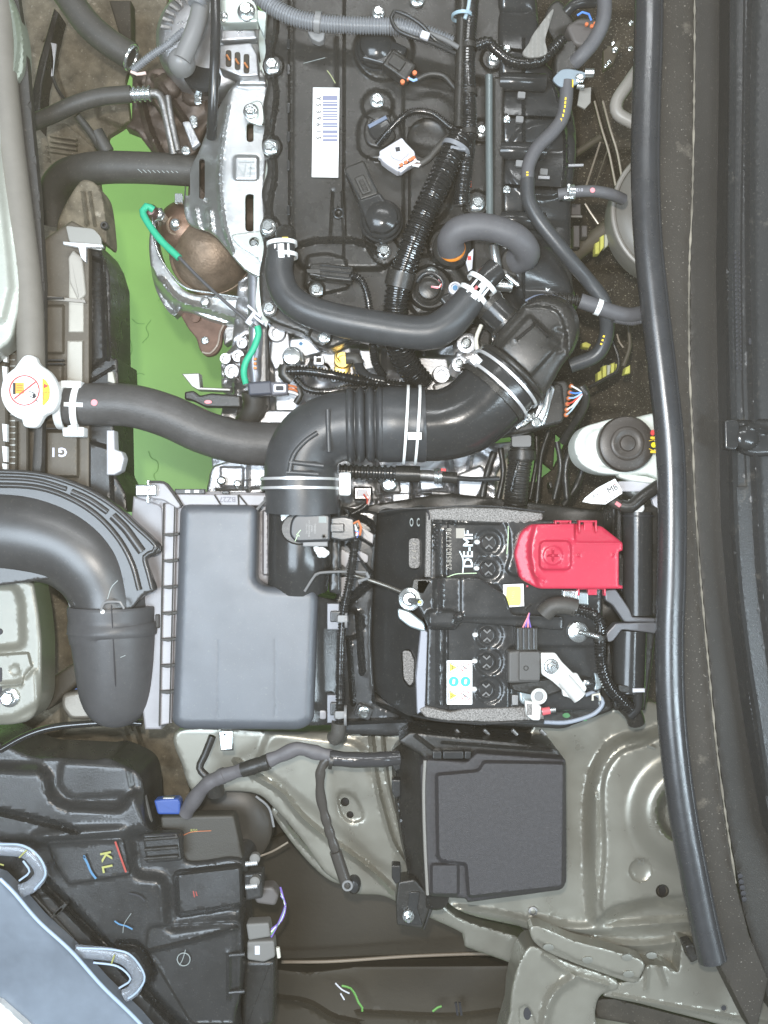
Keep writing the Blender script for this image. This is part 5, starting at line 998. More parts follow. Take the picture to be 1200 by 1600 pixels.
# mass air flow sensor
t = thing('air_flow_sensor', 'dark glossy air flow sensor with faint pale print on the filter box outlet', 'sensor', (485, 825, 20))
lathe(468, 826, 14, [(30, -10), (30, 3), (27, 6)], 32, squash=(1, 0.85)).build('seat', BP, t)
prism(rnd([(458, 806, 12), (470, 799, 6), (504, 801, 6), (517, 804, 8), (516, 846, 5), (462, 848, 8), (452, 836, 6), (453, 818, 8)], 6), 36, 20, 4).build('body', mat('translucent_grey_plastic', (0.035, 0.037, 0.04), 0.3, var=0.06), t)
prism(rect(473, 846, 512, 854), 26, 10, 1.5).build('skirt', MATS['grey_clip'], t)
slab(t, 'data_code', rect(498, 807, 510, 817), 36.3, 0.6, PMG, 0.1)
for i, (s_, x) in enumerate((('DENSO', 492), ('JAPAN', 487), ('197-A0022204-02', 483), ('12V-L-1TC', 479))): text(t, s_, x, 826, 36.4, 3.4 if i == 0 else 2.6, -90, mat('print_grey', (0.36, 0.36, 0.35), 0.5) if 'print_grey' not in MATS else MATS['print_grey'])
for a, b in (((463, 836), (470, 828)), ((461, 846), (466, 834)), ((464, 834), (468, 838))): mark(t, 'green_scratch', [a, b], 36.3, 1.1, mat('pale_green_scratch', (0.5, 0.65, 0.42), 0.5) if 'pale_green_scratch' not in MATS else MATS['pale_green_scratch'])
lathe(506, 838, 36, [(4, 0), (4, 0.8), (2, 1), (2, -0.5), (0, -0.5)], 16).build('rivet', BP, t)
prism(rnd([(516, 808), (536, 806), (554, 810), (556, 842), (536, 846), (516, 842)], 4), 30, 24, 3).build('plug', BS, t); prism(rnd(rect(516, 818, 538, 832), 2), 34, 8, 1.5).build('plug_latch', BS, t)
for y in (812, 840): tube([(520, y, 28), (552, y, 28)], 2, n=8).build('plug_rib', BP, t)
for i, (m, y) in enumerate(((WRW, 822), (WRW, 828), (WRR, 834), (WRB, 830))): tube([(548, y-4, 26), (554, y-2, 27), (558+i, 832, 26), (556, 842, 24)], 1.8, n=8).build('wire', m, t)
tube([(552, 818, 28), (560, 814, 30), (564, 824, 30), (562, 836, 26)], 2.2, n=8).build('wire', BRO, t)
for (cx_, cy_, bl) in ((448, 810, [(0, 0, 8), (-4, -4, 5), (6, 3, 6), (3, -6, 4)]), (502, 862, [(0, 0, 8), (6, 2, 6), (-6, -3, 5), (-8, -6, 4), (4, 5, 5), (-2, 6, 4)])):
    mb = MB()
    for dx, dy, r in bl:
        c0 = len(mb.v); lathe(cx_+dx, cy_+dy, 14, [(r, -3), (r*1.02, 1), (r*0.7, 3.4), (0, 4.2)], 14, mb=mb, squash=(1.1, 0.9))
    mb.build('paint_blob', WAX, t, 'blob of white marker paint round the screw')
t = thing('air_flow_sensor_conduit', 'thin corrugated conduit running down the right side of the filter box to a taped end', 'wiring conduit', (540, 990, -10))
tube([(556, 836, 22), (552, 870, 14), (546, 910, 6), (538, 950, 0), (534, 990, -4), (532, 1050, -6), (531, 1100, -10), (530, 1135, -14)], 7.2, corr=(4.4, 0.26), n=14).build('conduit', CD, t)
for y, x in ((967, 535), (1117, 531)):
    mb = band(x, y, -3, 7.5, 0.05, 1, 9); prism(rnd(orect(x, y, 15, 11, 0), 2), 7, 4, 1, mb=mb); mb.build('conduit_clamp', MATS['boot_grey'], t)
tube([(530, 1128, -16), (528, 1146, -20), (521, 1154, -28)], 12, n=16).build('taped_end', RD, t)
# dark duct trim between filter box and battery
t = thing('battery_side_bracket', 'black pressed bracket and ducting filling the gap between filter box and battery', 'bracket', (560, 960, -120))
sheet(rnd([(528, 790), (590, 800), (584, 900), (580, 1000), (586, 1100), (650, 1130), (640, 1150), (520, 1146), (524, 1000)], 5), -100, [rib([(540, 800), (575, 815), (588, 830)], 6, 20), rib([(548, 830), (580, 850)], 4, 16), rib([(545, 850), (580, 895)], 4, 16), rib([(545, 940), (560, 925), (585, 905)], 8, 18), rib([(560, 960), (566, 1050)], 6, 12), rib([(545, 1000), (552, 1100)], 5, 12), rib([(590, 1060), (586, 1095)], 6, 18), rib([(545, 1128), (640, 1124)], 5, 14), pad(circ(545, 975, 22), -14, 8)], step=5, skirt=60).build('pressing', BS, t)
for pl in ([(533, 858), (548, 866), (540, 888), (532, 880)], [(533, 902), (545, 900), (540, 934), (532, 932)], [(556, 858), (576, 868), (574, 880), (552, 874)], [(560, 820), (584, 835), (582, 852), (564, 838)]): prism(rnd(pl, 3), -92, 6, 1).build('light_gap', MATS['light_flange_plastic'], t)
tube([(549, 984, -10), (549, 1000, -20)], 4) ; mb = band(541, 968, -6, 12, 1, 0, 4, arc=(-60, 120)); mb.build('wire_guide', MATS['grey_clip'], t)
mb = band(540, 1118, -6, 14, 1, 0, 4, arc=(-60, 120)); mb.build('wire_guide', MATS['grey_clip'], t)
bolt(t, 568, 1113, -86, 10, 'bolt', (0.3, 0.2, 0)); prism(rnd(orect(568, 1113, 26, 20, 20), 5), -88, 6, 1).build('nut_plate', BS, t)
tube([(552, 898, -40), (600, 914, -30), (640, 930, -16)], 3.4, n=10).build('hold_down_rod', mat('dull_rod', (0.20, 0.19, 0.17), 0.3, 0.7), t)

# ================================================================ intake snorkel
t = thing('intake_snorkel', 'broad black moulded intake snorkel curving down from the left border into a rubber sleeve', 'air duct', (130, 900, -60))
fl_out = smooth_loop([(-80, 735), (0, 733), (60, 737), (110, 750), (150, 768), (186, 792), (214, 818), (236, 838), (250, 854), (246, 866), (228, 872), (236, 900), (242, 922), (225, 930), (190, 960), (120, 952), (108, 925), (90, 905), (-80, 905)], 5)
FLM = mat('gloss_black_plastic', (0.045, 0.044, 0.043), 0.22, bump=0.06, bs=500, var=0.1)
sheet(fl_out, 2, [], step=5, edge=3, skirt=14).build('flange', FLM, t)
r_out = [(-70, 739, 3), (0, 737, 3), (60, 741, 3), (108, 754, 3), (148, 772, 3), (184, 796, 3), (212, 822, 3), (234, 842, 3), (244, 854, 3), (240, 862, 3), (226, 870, 3), (232, 896, 3), (238, 920, 3)]
r_in = [(-70, 760, 3), (0, 758, 3), (60, 762, 3), (108, 778, 3), (150, 804, 3), (184, 840, 3), (206, 880, 3), (218, 922, 3)]
tube(r_out, 4, n=12).build('flange_rib', FLM, t); tube(r_in, 4.5, n=12).build('flange_rib', FLM, t)
for a_, b_ in (([(-70, 748), (10, 747), (60, 751), (104, 764)], 4), ([(112, 768), (140, 781), (168, 800)], 5), ([(176, 806), (196, 826), (212, 848), (222, 862)], 7)): tube([p+(2,) for p in a_], b_, n=14, flat=0.8).build('raised_pocket', FLM, t)
def snz(pts, prof=None): return path_tube(pts, lambda s, p: 1, step=5, n=44)
mb = MB(); c = catmull([(-90, 828, -48, 74), (0, 828, -48, 74), (60, 834, -48, 74), (112, 852, -46, 70), (148, 884, -44, 66), (168, 925, -44, 60), (174, 965, -44, 58)], 5)
sweep(mb, [P(*p[:3]) for p in c], [p[3]*KZ(p[2]) for p in c], 48).build('tube', mat('snorkel_plastic', (0.05, 0.05, 0.051), 0.36, bump=0.1, bs=900, var=0.12, dust=0.1, spec=0.9), t)
tube([(-80, 902, -20), (40, 901, -20), (80, 904, -20), (104, 918, -20), (112, 948, -20)], 4, n=10).build('inner_edge', MATS['grey_clip'], t)
mb = MB(); c = catmull([(176, 946, -44, 67), (176, 950, -44, 68.5), (177, 968, -44, 67.5), (177, 974, -44, 69), (178, 984, -44, 71), (178, 992, -44, 68), (179, 1000, -44, 66), (181, 1040, -46, 62), (182, 1080, -50, 57), (182, 1100, -54, 50), (182, 1110, -60, 38)], 2.5)
sweep(mb, [P(*p[:3]) for p in c], [p[3]*KZ(p[2]) for p in c], 48).build('rubber_sleeve', mat('sleeve_rubber', (0.07, 0.07, 0.073), 0.42, bump=0.2, bs=800, var=0.1, dust=0.08), t)
tube([(158, 955, 26), (163, 942, 28), (188, 941, 28), (194, 951, 26)], 2, n=8).build('sleeve_tab', MATS['boot_grey'], t)
tube([(174, 945, 24.5), (177, 1000, 23), (180, 1060, 16), (184, 1102, -4)], 0.9, n=6).build('mould_line', INK, t)
mark(t, 'white_scratch', [(168, 936), (174, 918), (184, 907)], 21, 1.2, PMG); mark(t, 'white_scratch', [(162, 1038), (196, 1024)], 16.5, 1.0, PMG); slab(t, 'white_chip', circ(160, 956, 3.5, 10), 27, 2, WT)
prism(rnd(rect(242, 960, 249, 982), 2), -30, 30, 2).build('side_lug', BM_, t)
# left painted bracket with bolt
t = thing('latch_support_bracket', 'grey green painted bracket with a bolt at the left border below the snorkel', 'bracket', (20, 1020, -50))
sheet(rnd([(-80, 905, 2), (40, 904, 8), (54, 912, 6), (62, 960, 8), (66, 1000, 8), (66, 1095, 26), (50, 1126, 22), (20, 1132, 10), (-80, 1134, 2)], 6), -30, [pad(rnd([(-100, 920), (24, 915), (34, 940), (36, 1010), (-100, 1020)], 14), -12, 14), pad([(-100, 1030), (44, 1020), (50, 1042), (38, 1056), (34, 1070), (-100, 1080)], 6, 5), dome(23, 1047, 9, -2), pad(rnd([(-100, 1076), (30, 1066), (56, 1044), (60, 1100), (20, 1122), (-100, 1128)], 10), 6, 12)], step=5, edge=8, skirt=60).build('pressing', mat('bracket_paint', (0.215, 0.21, 0.175), 0.4, 0.2, var=0.06, coat=0.2), t)
bolt(t, 15, 1090, -22, 15); slab(t, 'slot', rnd(rect(-6, 1043, 3, 1086), 3), -23, 1, INK); slab(t, 'hole', circ(-1, 987, 5), -40.5, 1, INK)
# ================================================================ battery group
t = thing('battery', 'black car battery with white vents and printed warning label under the red terminal cover', 'battery', (800, 950, -300))
sheet(rnd([(672, 808), (900, 814), (940, 820), (940, 1108), (740, 1116), (664, 1106)], 4), -12,
    [rib([(684, 815), (684, 1100)], 4, 4), rib([(694, 830), (694, 1100)], 3, 4), pad(rect(700, 812, 1000, 1110), 5, 3), pad(rnd([(782, 800), (796, 830), (798, 868), (790, 890), (800, 900), (960, 900), (960, 800)], 8), 5, 6), pad(rnd(rect(796, 1010, 960, 1120), 6), -4, 6), rib([(704, 818), (780, 819)], 2, 3)] +
    [pad(circ(764, y, 21), -3, 5) for y in (848, 889, 932, 993, 1034, 1078)] + [pad(rect(678+i*8, 812, 683+i*8, 818), 4, 2) for i in range(5)] + [pad(rect(678, 822+i*8, 683, 827+i*8), 4, 2) for i in range(5)], step=5, edge=4, skirt=260).build('case', BS, t)
for y in (848, 889, 932, 993, 1034, 1078):
    x = 764-(y-848)*0.02
    c = lathe(x, y, -8, [(15, -6), (14.6, -1), (13.4, 0), (11, -1.6), (10, -2), (0, -2)], 30).build('vent_cap', BS, t)
    c2 = MB(); 
    for s in (-1, 1): tube([(x-9*0.6, y+s*9, -7), (x, y+s*4, -6), (x+9*0.6, y+s*9, -7)], 1.5, n=8, mb=c2)
    c2.build('cap_slot_ridge', MATS['grey_clip'], c); ORG[c.name] = ORG[t.name]
    lathe(x-18.5, y-1, -6, [(4, -3), (4, 0), (2.6, 3), (0, 3.6)], 14, squash=(1.2, 1)).build('white_vent_pip', WT, c)
# printed text
text(t, '2585B2K1798', 702, 858, -6.6, 8, 90, mat('etched_print', (0.33, 0.31, 0.27), 0.5), bold=-0.05, space=1.05)
text(t, 'DE-MF', 732, 858, -6.6, 15, 90, mat('white_print', (0.75, 0.85, 0.88), 0.5), bold=0.5, flatx=1.0)
slab(t, 'data_code', rect(712.5, 825.5, 726, 841), -6.4, 0.4, MATS['etched_print'], 0.1)
mark(t, 'swoosh', [(718, 861), (723, 872), (724, 882), (723, 895)], -6.4, 1.8, MATS['white_print']); mark(t, 'green_scratch', [(698, 902), (712, 897), (726, 896), (745, 895.5)], -6.2, 1.3, MATS['pale_green_scratch']); mark(t, 'green_scratch', [(794, 822), (794, 840), (792, 866)], 0.5, 1.3, MATS['pale_green_scratch'])
mark(t, 'arrow_mark', [(695, 929), (701, 921), (706, 929)], -6.3, 1.0, MATS['print_grey'])
w = slab(t, 'warning_label', rnd(rect(698, 1032, 738, 1101), 2), -5.9, 0.8, LB, 0.2)
for k, y in ((0, 1043), (2, 1087)):
    mark(t, 'warning_triangle_edge', [(701.5, y-8), (716, y), (701.5, y+8), (701.5, y-8)], -5.3, 0.9, INK); 
    slab(t, 'warning_triangle', [(702.5, y-6.6), (714, y), (702.5, y+6.6)], -5.5, 0.4, MATS['yellow_paint'], 0.1)
mark(t, 'warning_pictogram', [(706, 1040), (708, 1043), (706, 1046)], -5.0, 1.2, INK); mark(t, 'warning_pictogram', [(704, 1085), (709, 1087), (704, 1089)], -5.0, 1.2, INK)
for y in (1043, 1087): ring(727.5, y, -5.4, 7.4, 0.5, 24, 6).build('prohibition_ring', INR, t); mark(t, 'prohibition_bar', [(722, y+5), (733, y-5)], -5.0, 0.8, INR); mark(t, 'warning_pictogram', [(723, y-3), (727, y+1), (732, y+3)], -4.9, 1.2, INK)
for x in (709, 727.5): slab(t, 'mandatory_disc', circ(x, 1065, 7.8, 20), -5.3, 0.4, INC, 0.1); slab(t, 'face_symbol', rnd(orect(x, 1065, 4, 8, 10), 2), -4.9, 0.3, LB, 0.05)
st = slab(t, 'yellow_sticker', [(786, 913.5), (818, 912), (819, 947), (787, 949.5)], 0.6, 0.8, LB, 0.2); slab(t, 'yellow_print', rnd(rect(791, 916, 814, 946), 5), 1.0, 0.4, mat('pale_yellow_print', (0.72, 0.70, 0.16), 0.5), 0.1); text(t, '5742S', 802, 931, 1.5, 4.5, 90, MATS['etched_print'])
# insulating sleeve
t = thing('battery_insulator', 'black battery insulator sheath with oblong holes and grey foam lining round the battery', 'insulator', (650, 960, -200))
sheet(smooth_loop([(592, 800), (630, 796), (668, 796), (664, 880), (662, 900), (660, 1000), (650, 1060), (647, 1118), (600, 1094), (578, 1060), (574, 960), (578, 860)], 6), lambda X, Y: -12-1.3*(668-X), [pad(rnd(rect(640, 841, 657, 889), 8), -9, 3), pad(rnd([(628, 1018), (640, 1014), (650, 1030), (648, 1070), (640, 1074), (630, 1062)], 5), -9, 3), wave(lambda X, Y: 2*np.sin(Y*0.02))], step=5, edge=2, skirt=80).build('side_panel', BS, t)
slab(t, 'foam_window', rnd(rect(639, 841, 656, 888), 7), -36, 2, FO); slab(t, 'foam_window', rnd([(629, 1017), (641, 1017), (647, 1032), (646, 1066), (640, 1072), (631, 1060)], 4), -46, 2, FO)
for x in (643, 654): ring(x, 816, -30, 3.4, 0.9, 14, 6, squash=(0.7, 1.6)).build('moulded_eye', PMG, t)
for i, (y, h) in enumerate(((848, 8), (860, 6), (870, 8))): mark(t, 'foam_print', [(644, y), (650, y+h*0.4)], -33, 1.5, MATS['etched_print'])
sheet(rnd([(668, 796), (720, 793), (780, 794), (848, 802), (848, 812), (820, 818), (682, 812), (672, 812)], 3), -2, [wave(lambda X, Y: 1.2*np.sin(X*.5)*np.cos(Y*.6))], step=4, edge=2, skirt=80).build('foam_lining', FO, t)
sheet([(666, 800), (674, 806), (673, 902), (664, 902)], -2, [], step=4, edge=2, skirt=80).build('foam_lining', FO, t)
sheet([(658, 980), (668, 988), (664, 1108), (652, 1116), (650, 1060)], -4, [], step=4, edge=2, skirt=80).build('foam_lining', mat('pale_foam', (0.33, 0.34, 0.38), 0.7, bump=0.5), t)
sheet(rnd([(655, 1108), (664, 1104), (704, 1113), (724, 1108), (790, 1106), (848, 1104), (850, 1124), (770, 1128), (700, 1126), (664, 1120)], 3), -2, [wave(lambda X, Y: 1.2*np.sin(X*.5)*np.cos(Y*.6))], step=4, edge=2, skirt=80).build('foam_lining', FO, t)
tube([(592, 800, -6), (630, 795, 0), (668, 794, 0), (720, 791, 0), (780, 792, 0), (850, 800, 0)], 1.6, n=8).build('top_edge', BS, t); tube([(646, 1118, -30), (690, 1126, -4), (760, 1130, 0), (850, 1126, 0)], 2, n=8).build('top_edge', BS, t)
tube([(668, 796, 0), (671, 808, 2), (670, 812, 2)], 1.4, n=6).build('edge_fold', INK, t)
# hold-down clamp
t = thing('battery_clamp', 'black battery hold down bar with a bright wing nut crossing the battery', 'battery clamp', (680, 950, 0))
sheet(rnd([(650, 905), (700, 902), (750, 903), (790, 930), (800, 960), (880, 964), (880, 985), (720, 972), (712, 984), (670, 984), (660, 960), (648, 940)], 5), 4, [rib([(684, 905), (684, 950)], 9, 10), pad(rnd(rect(668, 954, 712, 980), 8), 10, 8), dome(716, 964, 8, 8), pad(rect(720, 900, 900, 966), 3, 6)], step=5, edge=3, skirt=10).build('bar', BS, t)
prism(rnd([(676, 905), (646, 904), (642, 924), (662, 930)], 4), 4, 8, 2).build('bar_end', BP, t)
prism(rnd([(621, 950), (640, 955), (664, 974), (664, 988), (640, 980), (622, 966)], 5), -2, 8, 2.5).build('bent_tab', mat('blue_grey_steel', (0.40, 0.46, 0.48), 0.3, 0.6), t)
lathe(640, 936, 6, [(18, -6), (18.5, -2), (17, 0), (11, 1.6), (10, 4), (8.5, 6)], 30, axis=(-0.15, 0.1, 1)).build('washer', ZN, t); tube([(640, 938, 8), (650, 940, 20), (657, 942, 30)], 5.5, n=16).build('stud', ZN, t); slab(t, 'yellow_tip', circ(656, 941, 2.5, 10), 36, 2, MATS['yellow_paint'])
for y in (949, 1000): pass
lathe(904, 988, 0, [(16, -4), (16, 0), (14, 1), (9, 2), (8, 6), (5, 7)], 28).build('washer', ZN, t); tube([(906, 988, 8), (920, 991, 20), (938, 996, 36)], 4, corr=(2.4, 0.15), n=12).build('stud', ZN, t)
prism(rnd([(806, 990), (840, 940), (900, 950), (928, 978), (932, 1010), (900, 1040), (830, 1030)], 8), -14, 40, 5).build('bracket_plate', BP, t)
# red cover
t = thing('red_terminal_cover', 'bright red plastic terminal cover with a raised plus sign over the battery post', 'terminal cover', (885, 868, 20))
sheet(rnd([(803, 866, 8), (812, 832, 10), (830, 819, 6), (898, 818, 3), (940, 822, 4), (973, 848, 3), (973, 860, 2), (967, 862, 2), (967, 914, 2), (973, 915, 1), (973, 920, 1), (840, 920, 8), (812, 904, 8)], 4), 28,
    [setz([(790, 810), (838, 810), (828, 850), (828, 870), (834, 896), (846, 925), (790, 930)], lambda X, Y: 12+(X-803)*0.3, 8), pad(rnd(rect(843, 845, 892, 890), 10), 5, 4), pad(circ(864, 868, 15), 2, 4), rib([(864, 861), (864, 875)], 2.2, 2.6), rib([(857, 868), (871, 868)], 2.2, 2.6),
     setz([(898, 800), (898, 842), (900, 848), (975, 848), (990, 800)], lambda X, Y: 14+(Y-820)*0.45, 4), dome(904, 867, 2.4, 2), dome(958, 867, 2.4, 2), rib([(832, 890), (838, 900), (850, 908)], 4, 2)], step=5, edge=3, skirt=60).build('shell', RDP, t)
for x0, y0, x1, y1 in ((867, 813, 893, 820), (904, 813, 933, 832), (903, 918, 947, 931)):
    mb = MB(); prism(rect(x0, y0, x1, y0+3), 22, 14, 1, mb=mb); prism(rect(x0, y0, x0+3, y1), 24, 14, 1, mb=mb); prism(rect(x1-3, y0, x1, y1), 24, 14, 1, mb=mb); prism(rect((x0+x1)/2-6, y0+2, (x0+x1)/2+8, y1-1), 18, 10, 1, mb=mb); mb.build('hinge_clip', RDP, t)
for x in (824, 846, 876, 904, 930): slab(t, 'edge_pip', orect(x, 916, 3, 3, 0), 26, 2, RDP)
# positive clamp glimpse
t = thing('positive_terminal_clamp', 'plated clamp end glimpsed just below the red terminal cover', 'battery terminal', (900, 930, 0))
prism(rnd(rect(880, 922, 902, 944), 3), 2, 16, 2).build('clamp', ZN, t); prism(rnd([(902, 924), (920, 926), (920, 946), (902, 944)], 2), -2, 16, 2).build('foot', MATS['blue_grey_steel'], t)
tube([(850, 960, 2), (862, 948, 6), (882, 946, 8), (900, 950, 8)], 14, n=18).build('cable_sheath', RD, t)
t = thing('battery_sensor_plug', 'black current sensor with upright plug and pink violet wires on the negative side', 'battery sensor', (825, 1040, 0))
prism(rnd([(794, 1018), (812, 1016), (846, 1018), (844, 1066), (794, 1068)], 4), 22, 24, 4).build('body', mat('sensor_grey_plastic', (0.085, 0.083, 0.08), 0.45, bump=0.3), t)
prism(rnd(rect(811, 1018, 844, 1064), 3), 26, 8, 2).build('raised_face', MATS['sensor_grey_plastic'], t); ring(822, 1044, 26.4, 3.4, 0.7, 16, 6).build('moulded_ring', BP, t)
prism(rnd(rect(806, 980, 841, 1018), 3), 18, 18, 3).build('plug', BP, t)
for x in (809, 818, 826, 834): tube([(x, 982, 20), (x, 1014, 20)], 1.8, n=8).build('plug_rib', BS, t)
for i, m in enumerate((MATS['pink_paint'], WRV, MATS['pink_paint'], WRV)): tube([(817+i*4, 980, 16), (820+i*2.5, 974, 18), (824+i*0.6, 966, 18), (827, 958, 14)], 1.3, n=6).build('wire', m, t)
tube([(826, 960, 12), (822, 950, 14), (830, 944, 12)], 1.2, n=6).build('dark_wire', BP, t)
t = thing('negative_terminal', 'white plated negative terminal arm and clamp with a red cap on the bolt', 'battery terminal', (860, 1070, 0))
prism(rnd([(845, 1020, 2), (868, 1020, 4), (878, 1034, 3), (896, 1052, 2), (902, 1052, 2), (908, 1062, 2), (918, 1076, 4), (902, 1098, 4), (888, 1090, 2), (880, 1088, 2), (878, 1078, 2), (862, 1064, 4), (846, 1054, 4)], 3), 20, 8, 2).build('arm', mat('tin_plate', (0.80, 0.81, 0.78), 0.4, 0.4, bump=0.1), t)
bolt(t, 861, 1041, 23, 13, 'nut')
tube([(880, 1060, 22), (906, 1090, 20)], 12, n=18, flat=0.6).build('cable_crimp', MATS['tin_plate'], t)
ring(842, 1088, 16, 10, 3, 28, 8).build('post_ring', MATS['tin_plate'], t); lathe(842, 1088, 10, [(9, -20), (9, 4), (8, 5)], 24).build('post', mat('lead_grey', (0.25, 0.25, 0.25), 0.5, 0.4), t)
prism(rnd([(820, 1094), (838, 1098), (846, 1104), (844, 1126), (832, 1126), (822, 1118)], 3), 16, 10, 2).build('clamp_jaw', MATS['tin_plate'], t); prism(rect(823, 1100, 832, 1118), 17, 4, 1).build('jaw_hole', FO, t)
tube([(846, 1112, 14), (868, 1109, 14)], 4, n=12).build('clamp_bolt', ZN, t); tube([(847, 1112, 14), (859, 1110, 14)], 6, n=12).build('red_cap', mat('faded_red_cap', (0.65, 0.12, 0.14), 0.5), t)
prism(rnd([(811, 1078), (832, 1076), (836, 1094), (818, 1102), (812, 1096)], 5), 2, 12, 3).build('lead_lug', MATS['blue_grey_steel'], t); prism(rect(800, 1086, 810, 1102), -4, 8, 1).build('grey_block', MATS['lead_grey'], t)
slab(t, 'cover_flap', rnd([(796, 1068), (870, 1058), (880, 1080), (850, 1090), (800, 1080)], 6), 6, 12, BP, 3)
tube([(914, 1086, -6), (924, 1082, -8), (934, 1086, -10), (942, 1098, -12), (930, 1114, -12), (905, 1124, -12), (880, 1129, -12), (850, 1128, -10)], 3.4, n=12).build('earth_wire', mat('grey_blue_wire', (0.28, 0.31, 0.36), 0.35), t)
tube([(926, 1094, -4), (926, 1086, -2), (936, 1084, -2), (938, 1094, -4)], 2, n=8).build('earth_ring', mat('cream_ring', (0.6, 0.58, 0.48), 0.4), t)
tube([(904, 1072, 6), (920, 1066, 0), (924, 1070, -4)], 8, n=16).build('cable_boot', BS, t); lathe(915, 1066, 10, [(4, 0), (4, 6), (0, 7)], 12).build('cable_stud', ZN, t)
prism(rnd([(928, 1050, 4), (938, 1056, 5), (942, 1076, 8), (928, 1080, 4), (930, 1064, 4)], 3), -8, 8, 2).build('bright_washer', MATS['blue_grey_steel'], t)
for x, y in ((885, 1118), (914, 1125)): slab(t, 'green_dot', circ(x, y, 6 if x < 900 else 3.5, 14, 4 if x < 900 else 2), -38, 2, mat('dull_green_paint', (0.10, 0.28, 0.12), 0.5) if 'dull_green_paint' not in MATS else MATS['dull_green_paint'])
t = thing('positive_cable_conduit', 'black corrugated cable conduit bending down beside the wing bolt right of the battery', 'wiring conduit', (935, 1010, 0))
tube([(880, 946, 8), (896, 952, 12), (914, 956, 14), (930, 962, 16), (938, 980, 16), (937, 1010, 14), (940, 1040, 10), (950, 1070, 6), (968, 1092, 0), (985, 1108, -6)], 9.5, corr=(4.4, 0.26), n=18).build('conduit', CD, t)
tube([(936, 994, 20), (938, 1000, 20)], 10.6, n=16).build('tape_band', BP, t)
# battery tray / dark around the battery
t = thing('battery_tray', 'black battery tray and brackets filling the shade around the battery', 'battery tray', (800, 960, -200))
sheet(rnd([(570, 790), (700, 770), (960, 800), (980, 1110), (870, 1150), (560, 1150)], 8), -150, [wave(nz(1, 1, 6, 30)), rib([(640, 1140), (860, 1136)], 5, 10)], step=9, skirt=100).build('tray', BP, t)
prism(rnd([(726, 1104), (945, 1040), (960, 1110), (880, 1140), (740, 1132)], 8), -60, 60, 5).build('rear_bracket', BP, t)
for i in range(9): tube([(668+i*22, 1140, -60), (676+i*22, 1148, -62)], 3, n=8).build('bolt_head', AD, t) if i % 2 == 0 else None

# ================================================================ vacuum / washer cylinders beside the weatherstrip
t = thing('damper_cylinder', 'upper upright black cylinder with ribs between red cover and the rubber seal', 'cylinder', (990, 870, -60), 'black cylinders beside the rubber seal')
sheet(rnd([(955, 784), (1030, 790), (1030, 965), (985, 960), (960, 900)], 3), -40, [rib([(962, 792), (962, 860)], 2.5, 12), rib([(970, 792), (972, 870)], 2.5, 12), rib([(979, 795), (980, 868)], 2.5, 12), rib([(1012, 860), (1012, 950)], 2.5, 8)], step=5, skirt=60).build('bracket', BP, t)
tube([(996, 800, -30), (996, 960, -30)], 23, n=28).build('barrel', BS, t); band(996, 806, -30, 23.5, 0, 1, 2).build('groove_ring', INK, t)
prism(rnd([(945, 922), (962, 920), (984, 952), (988, 964), (1024, 966), (1024, 972), (976, 972), (958, 946), (946, 938)], 3), -6, 20, 2).build('arm', mat('satin_dark_steel', (0.17, 0.17, 0.18), 0.3, 0.4), t)
lathe(996, 793, -18, [(10, -10), (10, 4), (8, 6)], 20).build('white_end', WT, t)
t = thing('damper_cylinder', 'lower upright black cylinder with grey shoulders left of the rubber seal', 'cylinder', (980, 1030, -60), 'black cylinders beside the rubber seal')
prism(rnd([(947, 990), (962, 974), (1025, 972), (1025, 990), (1010, 988), (972, 984), (958, 1002), (950, 1004)], 3), -8, 20, 2).build('shoulder', MATS['satin_dark_steel'], t)
sheet(rnd([(950, 985), (1025, 985), (1012, 1085), (1008, 1110), (960, 1110), (946, 1040)], 3), -44, [rib([(995, 990), (996, 1020)], 3, 12), rib([(954, 1000), (960, 1060)], 3, 8)], step=6, skirt=60).build('bracket', BP, t)
tube([(984, 984, -32), (981, 1080, -32)], 26, n=28).build('barrel', BS, t); tube([(967, 1076, -20), (985, 1080, -16)], 2, n=8)
prism(rnd([(966, 1070), (986, 1072), (988, 1084), (966, 1082)], 2), -6, 12, 1.5).build('foot', BP, t); slab(t, 'white_band', rect(989, 1076, 1008, 1082), -2, 6, CON, 1)
tube([(997, 1080, -14), (996, 1104, -18), (984, 1118, -24)], 8, n=16).build('elbow', BS, t); tube([(976, 1100, -30), (990, 1116, -34), (994, 1128, -40)], 14, n=18).build('sheath', BP, t)
# brake fluid reservoir
t = thing('brake_fluid_reservoir', 'pale translucent brake fluid reservoir with a broad brown cap beside the rubber seal', 'reservoir', (960, 700, -60))
sheet(smooth_loop([(897, 700), (900, 684), (912, 668), (935, 660), (960, 654), (990, 652), (1040, 652), (1040, 745), (1012, 742), (975, 742), (940, 740), (918, 732), (904, 720)], 5), -20, [pad(smooth_loop([(914, 700), (918, 680), (940, 670), (1000, 668), (1000, 728), (945, 730), (922, 722)], 5), -7, 8)], step=4, edge=7, skirt=50).build('body', RES, t)
prism(rnd([(965, 738), (1010, 744), (1030, 750), (1024, 756), (990, 752), (968, 746)], 3), -26, 20, 3).build('side_rim', RES, t)
cp = lathe(980, 693, 8, [(42, -26), (44, -22), (44, -5), (42, -1), (38, 0.6), (27, 1.2), (25, 3), (20, 3.6), (18, 2.6), (13, 2.6), (11, 5), (4, 6), (0, 6)], 56).build('cap', mat('brown_black_cap', (0.045, 0.038, 0.033), 0.38, bump=0.15, var=0.1, dust=0.15), t)
for y in (684, 706): slab(t, 'yellow_print', rnd(orect(1021, y, 9, 4, 0 if y < 700 else 4), 1), 12, 2, MATS['amber_ink'])
slab(t, 'yellow_print', circ(1022, 695, 4.4, 14), 12.5, 2, mat('bright_yellow_print', (0.88, 0.72, 0.02), 0.5))
